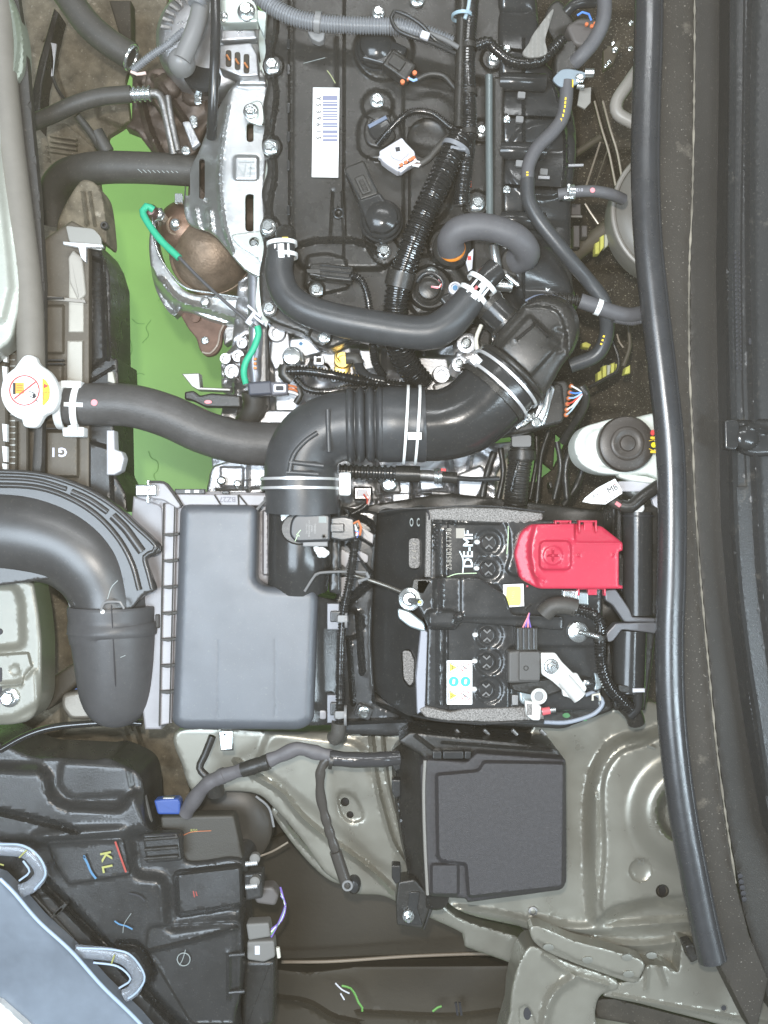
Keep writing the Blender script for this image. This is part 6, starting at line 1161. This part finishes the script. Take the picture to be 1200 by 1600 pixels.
tube([(1014, 689, 11), (1021, 687, 11), (1028, 690, 11)], 0.6, n=6).build('yellow_arc', MATS['amber_ink'], t); tube([(1014, 701, 11), (1021, 704, 11), (1028, 701, 11)], 0.6, n=6).build('yellow_arc', MATS['amber_ink'], t)
slab(t, 'red_dot', circ(1020, 676, 3.4, 10, 4.6), 10, 2, INR)
t = thing('master_cylinder', 'silver brake master cylinder flange with a dark hose below the pale reservoir', 'brake cylinder', (985, 765, -60))
lathe(998, 758, -40, [(22, -40), (22, -6), (18, 0), (12, 2)], 30).build('flange', ZN, t); prism(rnd(rect(966, 752, 1020, 768), 3), -36, 14, 2).build('collar', CON, t)
tube([(970, 790, -10), (985, 792, -8), (1002, 778, -8), (1030, 758, -12)], 10, n=18).build('hose', BP, t); tube([(950, 778, -30), (964, 788, -26), (976, 790, -22)], 8, n=16).build('hose_stub', RD, t)
prism(rnd([(984, 780), (1004, 780), (1006, 800), (986, 800)], 2), -20, 12, 1.5).build('white_lug', WT, t); slab(t, 'pink_paint', orect(966, 788, 9, 6, 35), -10, 3, MATS['pink_paint']); prism([(1016, 772), (1034, 760), (1034, 800), (1022, 790)], -40, 10, 1).build('pale_bracket', CON, t)
t = thing('paper_tag', 'white pointed paper tag printed M8 with a small barcode below the reservoir', 'tag', (940, 768, 0))
sheet([(961, 748), (972, 766), (972, 771), (946, 788), (925, 787), (910, 784), (914, 778), (934, 762)], lambda X, Y: 6+0.12*(X-910), [wave(lambda X, Y: 0.8*np.sin((X+Y)*0.08))], step=4, skirt=1, edge=0).build('paper', LB, t)
def tagz(x): return 6.9+0.12*(x-910)+0.8
text(t, 'M8', 957, 764, 13.8, 10, 28, INK); text(t, '8265', 932, 773, 11, 4.5, 30, INK); text(t, '2612-0', 922, 781, 10, 3.4, 28, INK)
for i in range(12): mark(t, 'barcode_line', [(946+i*2.1, 779.5-i*1.25), (948+i*2.1, 784.5-i*1.25)], 12.8+i*0.12, 0.5+0.5*(i % 3 == 0), INK)
mark(t, 'pink_stamp', [(957, 757), (960, 754), (962, 758)], 14.4, 0.8, MATS['pink_paint'])
# ================================================================ apron, strut tower, fender side
t = thing('inner_apron', 'grey green painted inner apron panel with two holes between filter box and fuse box', 'body panel', (560, 1250, -150))
sheet(smooth_loop([(280, 1140), (420, 1142), (520, 1144), (612, 1148), (640, 1150), (660, 1300), (700, 1420), (820, 1470), (830, 1530), (800, 1506), (726, 1478), (722, 1458), (640, 1420), (600, 1400), (556, 1396), (530, 1378), (505, 1360), (470, 1310), (428, 1262), (400, 1240), (350, 1236), (320, 1240), (300, 1236), (286, 1200)], 7), lambda X, Y: -150-0.05*(Y-1150), [
    rib([(370, 1190), (400, 1212), (440, 1238), (470, 1275), (505, 1305), (540, 1330), (575, 1355), (618, 1395)], 8, 12), pad(rnd([(420, 1142), (560, 1160), (600, 1250), (630, 1370), (590, 1350), (520, 1290), (470, 1250), (400, 1196)], 16), 7, 18),
    pad(smooth_loop([(528, 1246), (536, 1238), (552, 1244), (564, 1262), (566, 1280), (548, 1284), (534, 1272)], 5), -5, 6), setz(circ(539, 1253, 6), -180, 2), setz(circ(547, 1273, 4.6), -180, 2), rib([(580, 1150), (590, 1230), (612, 1310), (632, 1346)], 6, 10), rib([(598, 1150), (606, 1220), (620, 1280), (634, 1330)], 4, 7)], step=6, edge=5, skirt=60).build('pressing', PT, t)
slab(t, 'hole', circ(539, 1253, 5.4), -176, 1, INK); slab(t, 'hole', circ(547, 1273, 4), -176, 1, INK)
sheet(smooth_loop([(424, 1268), (440, 1262), (470, 1300), (505, 1345), (540, 1378), (520, 1378), (490, 1355), (455, 1315)], 5), -190, [rib([(438, 1272), (470, 1312), (520, 1364)], 6, 14)], step=5, skirt=30).build('welded_flange', PT, t)
tube([(400, 1340, -200), (426, 1330, -200), (450, 1316, -200)], 1.6, n=6).build('edge_line', MATS['pale_pipe'], t)
t = thing('strut_tower', 'grey green pressed strut tower with round ridges left of the rubber seal', 'body panel', (960, 1300, -100))
def tow(X, Y): return -110+0*X
sheet(smooth_loop([(846, 1120), (940, 1110), (1040, 1110), (1090, 1300), (1130, 1560), (1060, 1520), (1000, 1500), (900, 1480), (820, 1450), (700, 1410), (690, 1300), (800, 1200)], 8), -128, [
    pad(smooth_loop([(930, 1440), (922, 1400), (920, 1320), (922, 1240), (936, 1190), (962, 1160), (1000, 1150), (1100, 1150), (1150, 1400), (1100, 1420), (1020, 1410), (960, 1428)], 6), 30, 22),
    pad(smooth_loop([(940, 1420), (944, 1330), (942, 1230), (960, 1185), (1000, 1165), (1100, 1150), (1150, 1400), (1060, 1400), (970, 1414)], 6), 10, 10),
    pad(circ(1075, 1270, 78, 60, 80), 24, 44), pad(circ(1075, 1270, 44, 40, 44), -34, 16), dome(1001, 1360, 19, -6), rib([(930, 1240), (933, 1300), (930, 1350), (933, 1405)], 5, 3), setz(circ(1035, 1392, 9), -140, 3),
    rib([(840, 1440), (900, 1452), (1000, 1446), (1080, 1440)], 14, 12), rib([(880, 1466), (1000, 1478), (1090, 1466)], 12, 10), rib([(700, 1420), (770, 1428), (840, 1446), (860, 1460)], 10, 8), dome(833, 1424, 7, 4)], step=7, edge=4, skirt=80).build('pressing', PT, t)
slab(t, 'hole', circ(1035, 1392, 6, 16, 8.5), -136, 1, INK); text(t, 'XI', 1001, 1347, -81, 9, 0, mat('stamp_pale', (0.25, 0.25, 0.22), 0.35, 0.4)); lathe(833, 1424, -124, [(7, -4), (7, 0), (4, 1), (3.4, -2), (0, -2)], 18).build('stud', AD, t)
slab(t, 'weld_mark', rnd(orect(1018, 1168, 14, 4, 20), 2), -76, 2, MATS['stamp_pale'])
t = thing('fender_rail', 'stepped grey green fender flange with spot welds at the bottom right', 'body panel', (950, 1500, -60))
sheet(smooth_loop([(828, 1450), (840, 1446), (866, 1456), (900, 1470), (960, 1486), (1005, 1502), (1000, 1526), (990, 1536), (940, 1520), (890, 1502), (850, 1484), (832, 1468)], 5), -70, [pad([(840, 1470), (900, 1500), (960, 1520), (1000, 1530), (1000, 1545), (820, 1500)], -6, 6)], step=5, edge=3, skirt=30).build('welded_flange', PT, t)
for x, y in ((857, 1480), (918, 1500), (980, 1496), (1018, 1493), (982, 1522)): lathe(x, y, -68, [(6.5, -4), (6.5, 0.6), (4, 1), (0, 1)], 16, squash=(1.3, 0.8)).build('spot_weld', MATS['stamp_pale'], t)
sheet(rnd([(1000, 1530), (1008, 1506), (1040, 1508), (1060, 1520), (1064, 1470), (1110, 1480), (1260, 1570), (1260, 1640), (1100, 1594), (1000, 1568), (940, 1556), (960, 1536)], 6), -88, [rib([(1012, 1512), (1010, 1545)], 6, 6), rib([(1030, 1512), (1040, 1540)], 6, 5), rib([(960, 1556), (1260, 1612)], 6, 5), dome(1131, 1575, 6, -3), dome(1178, 1528, 6, 3)], step=6, edge=4, skirt=50).build('outer_flange', PT, t)
slab(t, 'hole', circ(1131, 1575, 5.5), -90, 1.2, INK)
sheet(smooth_loop([(800, 1540), (812, 1500), (828, 1478), (850, 1484), (890, 1504), (938, 1520), (964, 1532), (964, 1546), (940, 1554), (930, 1580), (926, 1660), (790, 1660), (796, 1580)], 6), -80, [rib([(895, 1530), (868, 1550), (852, 1590), (850, 1660)], 12, 12), rib([(850, 1492), (890, 1520), (950, 1540)], 7, 6), pad(smooth_loop([(812, 1575), (820, 1570), (830, 1580), (838, 1610), (820, 1620), (812, 1600)], 5), -5, 4)], step=6, edge=5, skirt=60).build('corner_pressing', PT, t)
slab(t, 'hole', circ(824, 1584, 6, 16, 10), -84, 1, INK)
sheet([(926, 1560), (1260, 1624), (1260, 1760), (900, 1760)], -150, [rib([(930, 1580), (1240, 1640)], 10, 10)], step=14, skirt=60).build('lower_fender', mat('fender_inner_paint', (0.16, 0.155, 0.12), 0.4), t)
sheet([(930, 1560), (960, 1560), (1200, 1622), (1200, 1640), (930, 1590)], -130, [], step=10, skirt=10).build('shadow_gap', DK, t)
t = thing('fender_liner', 'dark fender liner edge with a thin pale line across the bottom of the picture', 'liner', (600, 1560, -260))
sheet([(404, 1510), (480, 1520), (560, 1510), (800, 1508), (800, 1700), (350, 1700)], -330, [wave(nz(1, 1, 5, 60)), rib([(430, 1560), (480, 1568), (520, 1590), (560, 1600)], 8, 14), rib([(560, 1582), (700, 1588), (780, 1580)], 6, 8)], step=9, skirt=30).build('liner', LIN, t)
tube([(440, 1503, -320), (520, 1502, -320), (640, 1494, -320), (760, 1490, -320), (820, 1494, -320)], 2.6, n=8).build('pale_edge', mat('pale_brown_edge', (0.24, 0.19, 0.14), 0.5), t)
for a in ([(524, 1536), (534, 1546), (546, 1552)], [(532, 1552), (538, 1562)]): tube([p+(-300,) for p in a], 1.3, n=6).build('white_fleck', CON, t)
for a in ([(534, 1540), (548, 1544), (556, 1556), (560, 1566), (566, 1574), (566, 1580)], [(676, 1580), (684, 1574), (690, 1572)]): tube([p+(-300,) for p in a], 1.8, n=6).build('green_mark', WRG, t)
for x in (712, 718): tube([(x, 1566, -300), (x+3, 1586, -300)], 2, n=6).build('dark_clip', INK, t)

# ================================================================ fuse box
t = thing('fuse_box', 'dark grey textured fuse box with a square lid right of the painted apron', 'fuse box', (770, 1290, -100))
sheet(smooth_loop([(612, 1200), (616, 1170), (640, 1160), (690, 1170), (700, 1300), (700, 1410), (660, 1416), (640, 1376), (634, 1350), (622, 1290)], 6), lambda X, Y: -30-1.2*(690-X), [rib([(618, 1205), (622, 1260), (632, 1330), (638, 1366)], 3, 8), rib([(660, 1170), (664, 1300), (668, 1400)], 3, 6)], step=6, edge=3, skirt=80).build('body_side', BP, t)
sheet(rnd([(622, 1158), (640, 1144), (700, 1150), (800, 1160), (870, 1170), (884, 1190), (884, 1200), (670, 1200), (660, 1180)], 4), -24, [rib([(690, 1160), (860, 1172)], 3, 6), rib([(650, 1150), (690, 1180)], 4, 6)], step=6, edge=3, skirt=90).build('body_top', BP, t)
sheet(rnd([(656, 1194, 14), (668, 1186, 4), (730, 1190, 4), (744, 1176, 4), (884, 1186, 12), (884, 1196, 4), (885, 1378, 6), (878, 1390, 10), (730, 1410, 4), (728, 1404, 4), (672, 1400, 10), (664, 1390, 6)], 5), 4, [
    pad(rnd([(682, 1210, 4), (748, 1204, 6), (756, 1190, 4), (882, 1192, 6), (880, 1386, 8), (732, 1402, 6), (728, 1350, 5), (684, 1346, 14)], 5), 12, 6), pad(rnd(rect(674, 1350, 716, 1398), 5), 9, 5)], step=5, edge=5, skirt=60).build('lid', mat('grained_dark_plastic', (0.044, 0.042, 0.045), 0.5, bump=0.9, bs=1700, var=0.15, vs_=300, dust=0.05), t)
tube([(664, 1188, 6), (662, 1240, 6), (664, 1320, 6), (668, 1398, 6)], 2.6, n=8).build('lid_lip', mat('grey_lip', (0.22, 0.21, 0.19), 0.35), t)
for x0, x1 in ((676, 690), (692, 724), (726, 736)): prism(rnd(rect(x0, 1174, x1, 1186), 2), -2, 20, 1.5).build('hinge', BS, t)
for y in (1176, 1218, 1352): prism(rnd([(612, y), (626, y+1), (626, y+26), (618, y+30), (612, y+20)], 2), -40, 20, 2).build('side_clip', BS, t)
prism(rnd([(622, 1378, 3), (648, 1374, 4), (660, 1388, 4), (678, 1402, 3), (660, 1452, 3), (620, 1446, 3), (618, 1410, 3)], 3), -60, 40, 3).build('mounting_foot', BP, t); prism(rnd([(640, 1394), (656, 1394), (652, 1420), (660, 1446), (634, 1444)], 3), -56, 4, 1).build('foot_recess', BS, t)
bolt(t, 638, 1432, -52, 10, 'nut')
prism([(660, 1452), (676, 1404), (684, 1402), (664, 1454)], -70, 30, 2).build('foot_web', BP, t)
t = thing('fuse_box_harness', 'black taped harness running from the fuse box left along the apron with a drooping branch', 'wiring harness', (500, 1190, -60))
tube([(624, 1184, -50), (590, 1187, -44), (550, 1187, -40), (515, 1184, -40)], 12, n=20, noise=0.04).build('glossy_tape', mat('glossy_tape', (0.045, 0.045, 0.048), 0.15, bump=0.6, bs=180), t)
tube([(520, 1183, -42), (490, 1175, -42), (465, 1170, -42), (440, 1180, -44), (410, 1192, -48), (380, 1202, -52), (350, 1212, -60)], 11, n=20, noise=0.08, flat=0.7).build('matt_tape', mat('matt_tape', (0.105, 0.10, 0.105), 0.5, bump=0.5, bs=260, var=0.1), t)
tube([(420, 1190, -44), (395, 1198, -48), (378, 1203, -50)], 12, n=18, noise=0.05).build('black_wrap', BP, t)
tube([(352, 1210, -62), (326, 1224, -70), (310, 1240, -80), (290, 1270, -100)], 12, n=18, noise=0.08).build('grey_branch', MATS['matt_tape'], t); tube([(332, 1150, -90), (320, 1180, -90), (312, 1200, -88), (326, 1216, -84)], 6, n=12).build('black_branch', BP, t)
tube([(333, 1218, -70), (338, 1240, -80)], 14, n=14).build('tape_end', BP, t)
tube([(512, 1186, -40), (502, 1200, -42), (500, 1225, -48), (502, 1250, -56), (512, 1290, -64), (528, 1340, -70), (542, 1376, -74)], 7.5, n=16, noise=0.12, flat=0.75).build('drooping_branch', mat('satin_tape', (0.06, 0.055, 0.05), 0.3, bump=0.4, bs=250), t)
tube([(524, 1330, -68), (534, 1360, -72), (542, 1384, -74)], 9.5, n=16).build('lower_wrap', MATS['satin_tape'], t)
lathe(553, 1384, -72, [(13, -10), (12, 0), (8, 6), (0, 8)], 24, squash=(0.85, 1.1)).build('clip_button', BS, t); mb = ring(543, 1384, -62, 7, 2, 18, 6); mb.build('cable_tie', MATS['boot_grey'], t)
for y in (1188,): band(518, y, -40, 12, 1, 0.2, 6).build('tape_band', BP, t)
t = thing('blue_connector', 'small bright blue plastic connector above the headlight housing', 'connector', (261, 1262, -100))
prism(rnd([(240, 1251, 3), (252, 1249, 2), (278, 1248, 3), (282, 1254, 3), (281, 1273, 3), (246, 1273, 4)], 3), -90, 20, 3).build('shell', BLU, t); prism(rnd(rect(254, 1246, 272, 1251), 1), -92, 8, 1).build('terminal', AD, t)
t = thing('horn', 'large round black horn disc in shade right of the blue connector', 'horn', (360, 1280, -200))
lathe(358, 1295, -196, [(68, -40), (66, -8), (60, -2), (30, 2), (0, 3)], 56).build('disc', mat('horn_black', (0.05, 0.044, 0.036), 0.4, var=0.1), t)
tube([(428, 1292, -170), (420, 1262, -170), (400, 1244, -170)], 2, n=8).build('rim_glint', MATS['boot_grey'], t)

# ================================================================ headlight
t = thing('headlight_housing', 'black moulded headlight housing with yellow KL chalk letters and coloured marks', 'headlight housing', (200, 1400, -120))
H_out = smooth_loop([(-90, 1182), (60, 1182), (150, 1186), (170, 1184), (215, 1206), (226, 1240), (232, 1290), (262, 1300), (285, 1300), (292, 1345), (360, 1340), (385, 1350), (390, 1385), (384, 1410), (376, 1420), (380, 1500), (374, 1560), (368, 1600), (372, 1700), (200, 1700), (-90, 1700)], 7)
gl = mat('headlight_black_plastic', (0.036, 0.036, 0.036), 0.24, bump=0.25, bs=900, var=0.1, dust=0.1, rv=0.08)
sheet(H_out, -90, [
    pad(rnd([(-120, 1195), (62, 1200), (76, 1214), (78, 1240), (100, 1258), (190, 1262), (200, 1240), (215, 1240), (240, 1300), (-120, 1330)], 14), 26, 24), setz(rnd([(96, 1190), (200, 1196), (208, 1240), (110, 1248), (92, 1226)], 10), -84, 12),
    pad(rnd([(60, 1300), (196, 1298), (206, 1320), (210, 1368), (258, 1370), (262, 1444), (270, 1450), (376, 1434), (376, 1700), (-100, 1700), (-90, 1520)], 18), 20, 26), rib([(-60, 1258), (0, 1268), (60, 1282), (120, 1298)], 8, -14), pad(rnd([(74, 1316), (192, 1310), (204, 1366), (108, 1382), (86, 1350)], 6), 4, 4),
    rib([(70, 1380), (130, 1440), (190, 1505), (240, 1560), (300, 1620)], 12, -26), pad(rnd([(274, 1364), (378, 1352), (380, 1414), (278, 1430)], 8), 24, 10), pad(rnd([(232, 1448), (374, 1440), (372, 1600), (300, 1600), (228, 1480)], 10), -6, 6), rib([(234, 1486), (300, 1470), (370, 1450)], 5, 6),
    rib([(186, 1475), (216, 1480), (236, 1510), (234, 1530)], 10, -16), rib([(358, 1490), (358, 1560)], 5, 6), pad(rnd([(60, 1400), (80, 1398), (190, 1500), (240, 1560), (230, 1600), (190, 1600), (100, 1480)], 8), 8, 8), wave(lambda X, Y: 1.5*np.sin(X*.03+Y*.02))], step=6, edge=8, skirt=120).build('housing', gl, t)
prism(rnd([(222, 1304), (278, 1302), (284, 1345), (228, 1350)], 4), -70, 20, 4).build('vent_block', gl, t)
for y in (1312, 1328, 1342): tube([(226, y, -66), (278, y-4, -66)], 3, n=8).build('vent_rib', BP, t)
prism(rnd([(250, 1276), (365, 1274), (380, 1344), (284, 1350), (282, 1300), (252, 1296)], 5), -104, 30, 4).build('ballast_box', mat('textured_black', (0.05, 0.046, 0.038), 0.5, bump=0.5), t)
text(t, 'R50', 303, 1298, -102.8, 5, 0, PMY) ; mark(t, 'orange_line', [(283, 1307), (300, 1300), (330, 1298)], -102.6, 1.0, BRO)
prism(rnd([(195, 1244), (226, 1242), (240, 1300), (222, 1304), (206, 1262)], 3), -96, 10, 2).build('grey_panel', mat('flat_grey_plastic', (0.17, 0.165, 0.155), 0.6), t)
zt = -60.5
for s_, x, y, r in (('K', 165, 1338, -78), ('L', 167, 1357, -78)): text(t, s_, x, y, -61, 17, r, PMY, bold=0.5)
mark(t, 'red_stroke', [(180, 1315), (188, 1338), (197, 1363)], zt, 3, PMR); mark(t, 'blue_stroke', [(133, 1340), (130, 1337), (136, 1348), (142, 1362), (150, 1373)], zt, 3.4, PMB); mark(t, 'blue_stroke', [(179, 1439), (186, 1444), (197, 1447), (207, 1452)], -64, 2.4, PMB)
mark(t, 'dark_stroke', [(201, 1396), (212, 1398), (220, 1402), (226, 1408)], -64, 2.2, INK); mark(t, 'orange_stroke', [(302, 1392), (304, 1402)], -45, 1.6, PMR); mark(t, 'orange_stroke', [(306, 1393), (308, 1400)], -45, 1.4, PMR)
ring(287, 1499, -70, 10, 0.8, 30, 6).build('chalk_circle', PMG, t); mark(t, 'chalk_line', [(290, 1484), (285, 1500), (280, 1508)], -69, 1.0, PMG); mark(t, 'chalk_line', [(205, 1427), (194, 1444), (192, 1458)], -63, 0.8, PMG)
for i in range(3): prism(rnd(orect(86+i*5.5, 1429-i*5, 6, 17, 42), 1), -54, 10, 1).build('vent_slot', BP, t)
prism(rnd([(48, 1398), (54, 1400), (116, 1466), (112, 1470)], 1), -56, 10, 1).build('edge_bead', BP, t)
for x, y in ((57, 1331), (72, 1350)): tube([(x-4, y, -62), (x+4, y-1, -60)], 2.4, n=8).build('dark_peg', INK, t)
for y in (1493, 1551): tube([(358, y, -70), (382, y-2, -70)], 3, n=8).build('edge_rib', gl, t)
for y in (1342, 1378): 
    lathe(398, y, -64, [(8, -10), (8, 0), (5, 2)], 18).build('adjuster_cap', MATS['flat_grey_plastic'], t); tube([(384, y+8, -62), (402, y+6, -62)], 4, corr=(3, 0.2), n=10).build('adjuster_gear', MATS['clamp_silver'], t)
prism(rnd([(380, 1366), (410, 1364), (410, 1404), (384, 1408)], 4), -80, 30, 4).build('adjuster_body', gl, t)
t = thing('headlight_wiring_plug', 'grey brown plugs with violet white and green wires at the right of the headlight housing', 'connector', (410, 1440, -120))
prism(rnd([(392, 1388), (426, 1386), (436, 1400), (430, 1416), (400, 1412)], 5), -100, 30, 4).build('upper_plug', MATS['grey_brown_plastic'], t)
prism(rnd([(384, 1444), (420, 1442), (424, 1464), (388, 1470)], 4), -96, 26, 3).build('middle_plug', MATS['flat_grey_plastic'], t); prism(rnd([(386, 1472), (428, 1470), (430, 1496), (412, 1504), (386, 1500)], 4), -92, 26, 3).build('lower_plug', MATS['flat_grey_plastic'], t)
prism(rnd([(380, 1500), (430, 1500), (428, 1600), (376, 1620)], 8), -130, 40, 8).build('bulb_cover', BP, t)
for i, m in enumerate((WRV, WRW, WRG, WRV)): tube([(438+i, 1386+i*3, -92), (442-i, 1400, -88), (446, 1418-i*2, -88), (440-i, 1438, -90), (424, 1452+i*4, -92)], 1.5, n=6).build('wire', m, t)
slab(t, 'latch_window', rnd(rect(398, 1478, 406, 1492), 1), -91, 1, CON); tube([(434, 1480, -100), (436, 1496, -100)], 3, n=8).build('pale_pin', MATS['cream_plastic'], t)
# lens
t = thing('headlight_lens', 'blue tinted headlight lens slab with clear looped mounting lugs at the bottom left corner', 'headlight lens', (60, 1500, -60))
sheet([(-120, 1330), (0, 1372), (22, 1394), (60, 1438), (110, 1484), (160, 1540), (215, 1594), (262, 1650), (262, 1760), (-120, 1760)], lambda X, Y: -30+8*np.sin((X-Y*0.9+1300)*0.004), [rib([(0, 1374), (22, 1396), (60, 1440), (110, 1486), (160, 1542), (215, 1596), (262, 1652)], 5, 5), rib([(-40, 1524), (0, 1562), (46, 1600), (80, 1640)], 4, -4)], step=7, edge=3, skirt=30).build('lens', LF, t)
sheet([(-120, 1560), (0, 1566), (20, 1584), (44, 1606), (80, 1650), (80, 1760), (-120, 1760)], -18, [], step=10, edge=3, skirt=16).build('white_edge', WT, t)
tube([(0, 1373, -24), (22, 1395, -24), (60, 1439, -24), (110, 1485, -24), (160, 1541, -24), (215, 1595, -24), (262, 1651, -24)], 3, n=10).build('bright_rim', mat('bright_blue_plastic', (0.42, 0.52, 0.66), 0.2), t)
LUG = mat('clear_lug_plastic', (0.62, 0.66, 0.72), 0.12, trans=0.75, ior=1.2, coat=0.5)
for pts in ([(-20, 1320), (0, 1326), (36, 1330), (56, 1346), (64, 1366), (50, 1384), (32, 1392)], [(118, 1486), (140, 1488), (176, 1492), (200, 1502), (216, 1526), (208, 1548), (194, 1556)]):
    l = tube([p+(-38,) for p in pts], 10.5, n=20, flat=0.5).build('mounting_loop', LUG, t, 'clear looped lug')
for pts in ([(0, 1319), (34, 1321), (60, 1338), (71, 1366), (54, 1390)], [(120, 1481), (178, 1484), (206, 1494), (226, 1526), (214, 1550), (200, 1560)], [(36, 1345), (46, 1362), (30, 1376)], [(146, 1504), (184, 1510), (204, 1530), (186, 1544)]): tube([p+(-32,) for p in pts], 1.6, n=8).build('lug_edge', MATS['bright_blue_plastic'], t)
for a in ([(30, 1340), (42, 1328)], [(174, 1506), (179, 1492)], [(0, 1350), (6, 1352)]): tube([p+(-30,) for p in a], 1.2, n=6).build('yellow_edge', PMY, t)

# ================================================================ rubber seal and cowl on the right
t = thing('cowl_rubber_seal', 'long glossy black rubber weatherstrip curving down the right side from top to bottom', 'rubber seal', (1030, 750, 20))
def strip(dx, z, r): return [(x+dx, y, z, r) for x, y in ((1013, -60), (1012, 60), (1009, 150), (1007, 260), (1011, 370), (1022, 480), (1035, 590), (1046, 700), (1049, 800), (1048, 900), (1045, 1000), (1047, 1100), (1056, 1200), (1069, 1290), (1084, 1370), (1098, 1440), (1112, 1500))]
SR = mat('gloss_seal_rubber', (0.038, 0.040, 0.044), 0.27, bump=0.12, bs=900, var=0.1, dust=0.1, rv=0.05, spec=1.0)
tube(strip(0, 30, 21), step=10, n=28).build('bulb', SR, t); tube(strip(15, 34, 9), step=10, n=18).build('outer_bead', SR, t); tube(strip(-15, 18, 5), step=10, n=16).build('inner_lip', SR, t)
prism(rnd([(1070, 1478), (1084, 1474), (1092, 1500), (1080, 1506)], 4), -20, 30, 3).build('end_clip', BP, t)
tube([(1112, 1496, 20), (1124, 1504, 0), (1136, 1516, -20)], 6, corr=(6, 0.3), n=12).build('end_tail', BP, t)
t = thing('windscreen_cowl', 'black cowl panel with a dusty pale edge and stepped vents down the right border', 'cowl panel', (1120, 750, 0))
def cx1(Y): return np.interp(Y, [-60, 0, 400, 700, 900, 1100, 1300, 1450, 1600], [0]*9)
DUP = mat('dusty_cowl_plastic', (0.036, 0.031, 0.025), 0.65, bump=0.5, bs=500, var=0.2, vs_=14, dust=0.45, dcol=(0.24, 0.21, 0.165), ds=22)
C2 = mat('dark_cowl_plastic', (0.028, 0.026, 0.023), 0.45, bump=0.3, bs=700, var=0.15, vs_=10, dust=0.1)
sheet([(1030, -90), (1084, -90), (1084, 100), (1082, 300), (1076, 500), (1080, 640), (1086, 780), (1094, 900), (1106, 1040), (1120, 1180), (1134, 1290), (1150, 1380), (1170, 1460), (1200, 1530), (1180, 1620), (1110, 1480), (1060, 1200), (1050, 900), (1040, 600), (1010, 300)], 4, [wave(lambda X, Y: 0.8*np.sin(Y*.02))], step=9, edge=2, skirt=60).build('inner_strip', DUP, t)
eL = [(1085, -90), (1085, 100), (1082, 300), (1077, 420), (1077, 560), (1082, 680), (1086, 780), (1095, 910), (1108, 1050), (1120, 1170), (1136, 1290), (1150, 1380)]
tube([p+(12,) for p in eL], 1.5, step=8, n=8, noise=0.5).build('pale_edge', mat('chalky_edge', (0.20, 0.18, 0.145), 0.7, var=0.6, vs_=30), t)
sheet([(1086, -90), (1140, -90), (1136, 200), (1132, 420), (1134, 600), (1138, 800), (1150, 960), (1168, 1100), (1188, 1220), (1206, 1320), (1300, 1500), (1300, 1700), (1205, 1580), (1160, 1420), (1137, 1288), (1121, 1168), (1096, 910), (1087, 780), (1078, 560), (1078, 420)], -30, [wave(lambda X, Y: 1.5*np.sin(Y*.013))], step=12, edge=2, skirt=40).build('trough', C2, t)
OUT = mat('outer_cowl_plastic', (0.036, 0.037, 0.038), 0.34, bump=0.3, bs=700, var=0.12, vs_=16, dust=0.2, ds=60)
sheet([(1138, -90), (1300, -90), (1300, 1700), (1290, 1480), (1206, 1300), (1190, 1220), (1170, 1100), (1152, 960), (1140, 820), (1134, 600), (1132, 420), (1136, 200)], 10, [
    rib([(1142, -60), (1138, 420), (1142, 640), (1150, 860), (1164, 1000), (1182, 1120), (1200, 1240)], 6, 8), rib([(1178, -90), (1172, 200), (1174, 500), (1180, 700), (1190, 900), (1210, 1060)], 9, 10), setz([(1150, -60), (1164, -60), (1158, 400), (1160, 600), (1166, 760), (1152, 760), (1146, 400)], 6, 4)], step=8, edge=3, skirt=50).build('outer_strip', OUT, t)
for i in range(26):
    y = 395+i*7.2; 
    for k in range(3): slab(t, 'vent_slot', orect(1149+k*6+i*0.12, y+k*1.5, 3.2, 4.2, 12), 7.2, 0.8, INK, 0.1)
t2 = thing('cowl_boss', 'rounded glossy black boss on the outer cowl strip at the right border', 'fitting', (1170, 690, 10))
prism(rnd([(1132, 656, 4), (1150, 654, 4), (1156, 660, 4), (1156, 694, 4), (1150, 704, 4), (1133, 702, 5)], 3), 26, 16, 3).build('flange', BS, t2)
sheet(smooth_loop([(1146, 662), (1170, 656), (1230, 660), (1230, 704), (1184, 714), (1160, 708), (1148, 694)], 5), 20, [dome(1166, 684, 20, 10), rib([(1170, 664), (1196, 672), (1230, 674)], 7, 6)], step=4, edge=8, skirt=20).build('boss', BS, t2)
slab(t, 'vent_notch', rnd(rect(1195, 947, 1210, 966), 2), 12, 1, INK); slab(t, 'hole', circ(1172, 533, 2.6, 10, 6), 21, 1, INK)
for i in range(5): lathe(1156+i*1.6, 1368+i*9, 6, [(4, -2), (4, 2), (0, 3)], 10).build('rivet', INK, t)

# ================================================================ thin haze added to imitate the lens glare of the flash
hz = MB(); prismv = [(-2.2, -2.4, -0.78), (2.4, -2.4, -0.78), (2.4, 2.2, -0.78), (-2.2, 2.2, -0.78), (-2.2, -2.4, 0.98), (2.4, -2.4, 0.98), (2.4, 2.2, 0.98), (-2.2, 2.2, 0.98)]
hz.add([Vector(v) for v in prismv], [(0, 3, 2, 1), (4, 5, 6, 7), (0, 1, 5, 4), (1, 2, 6, 5), (2, 3, 7, 6), (3, 0, 4, 7)])
hm = bpy.data.materials.new('haze'); hm.use_nodes = True; N = hm.node_tree.nodes; L = hm.node_tree.links; N.remove(N['Principled BSDF'])
pv = N.new('ShaderNodeVolumePrincipled'); pv.inputs['Color'].default_value = (0.98, 0.88, 0.66, 1); pv.inputs['Density'].default_value = HAZE = 0.013
L.new(pv.outputs[0], N['Material Output'].inputs['Volume'])
o = hz.build('haze', hm); o['kind'] = 'stuff'; o['label'] = 'thin pale veil of haze added over the engine bay to imitate flash glare'; o['category'] = 'haze'
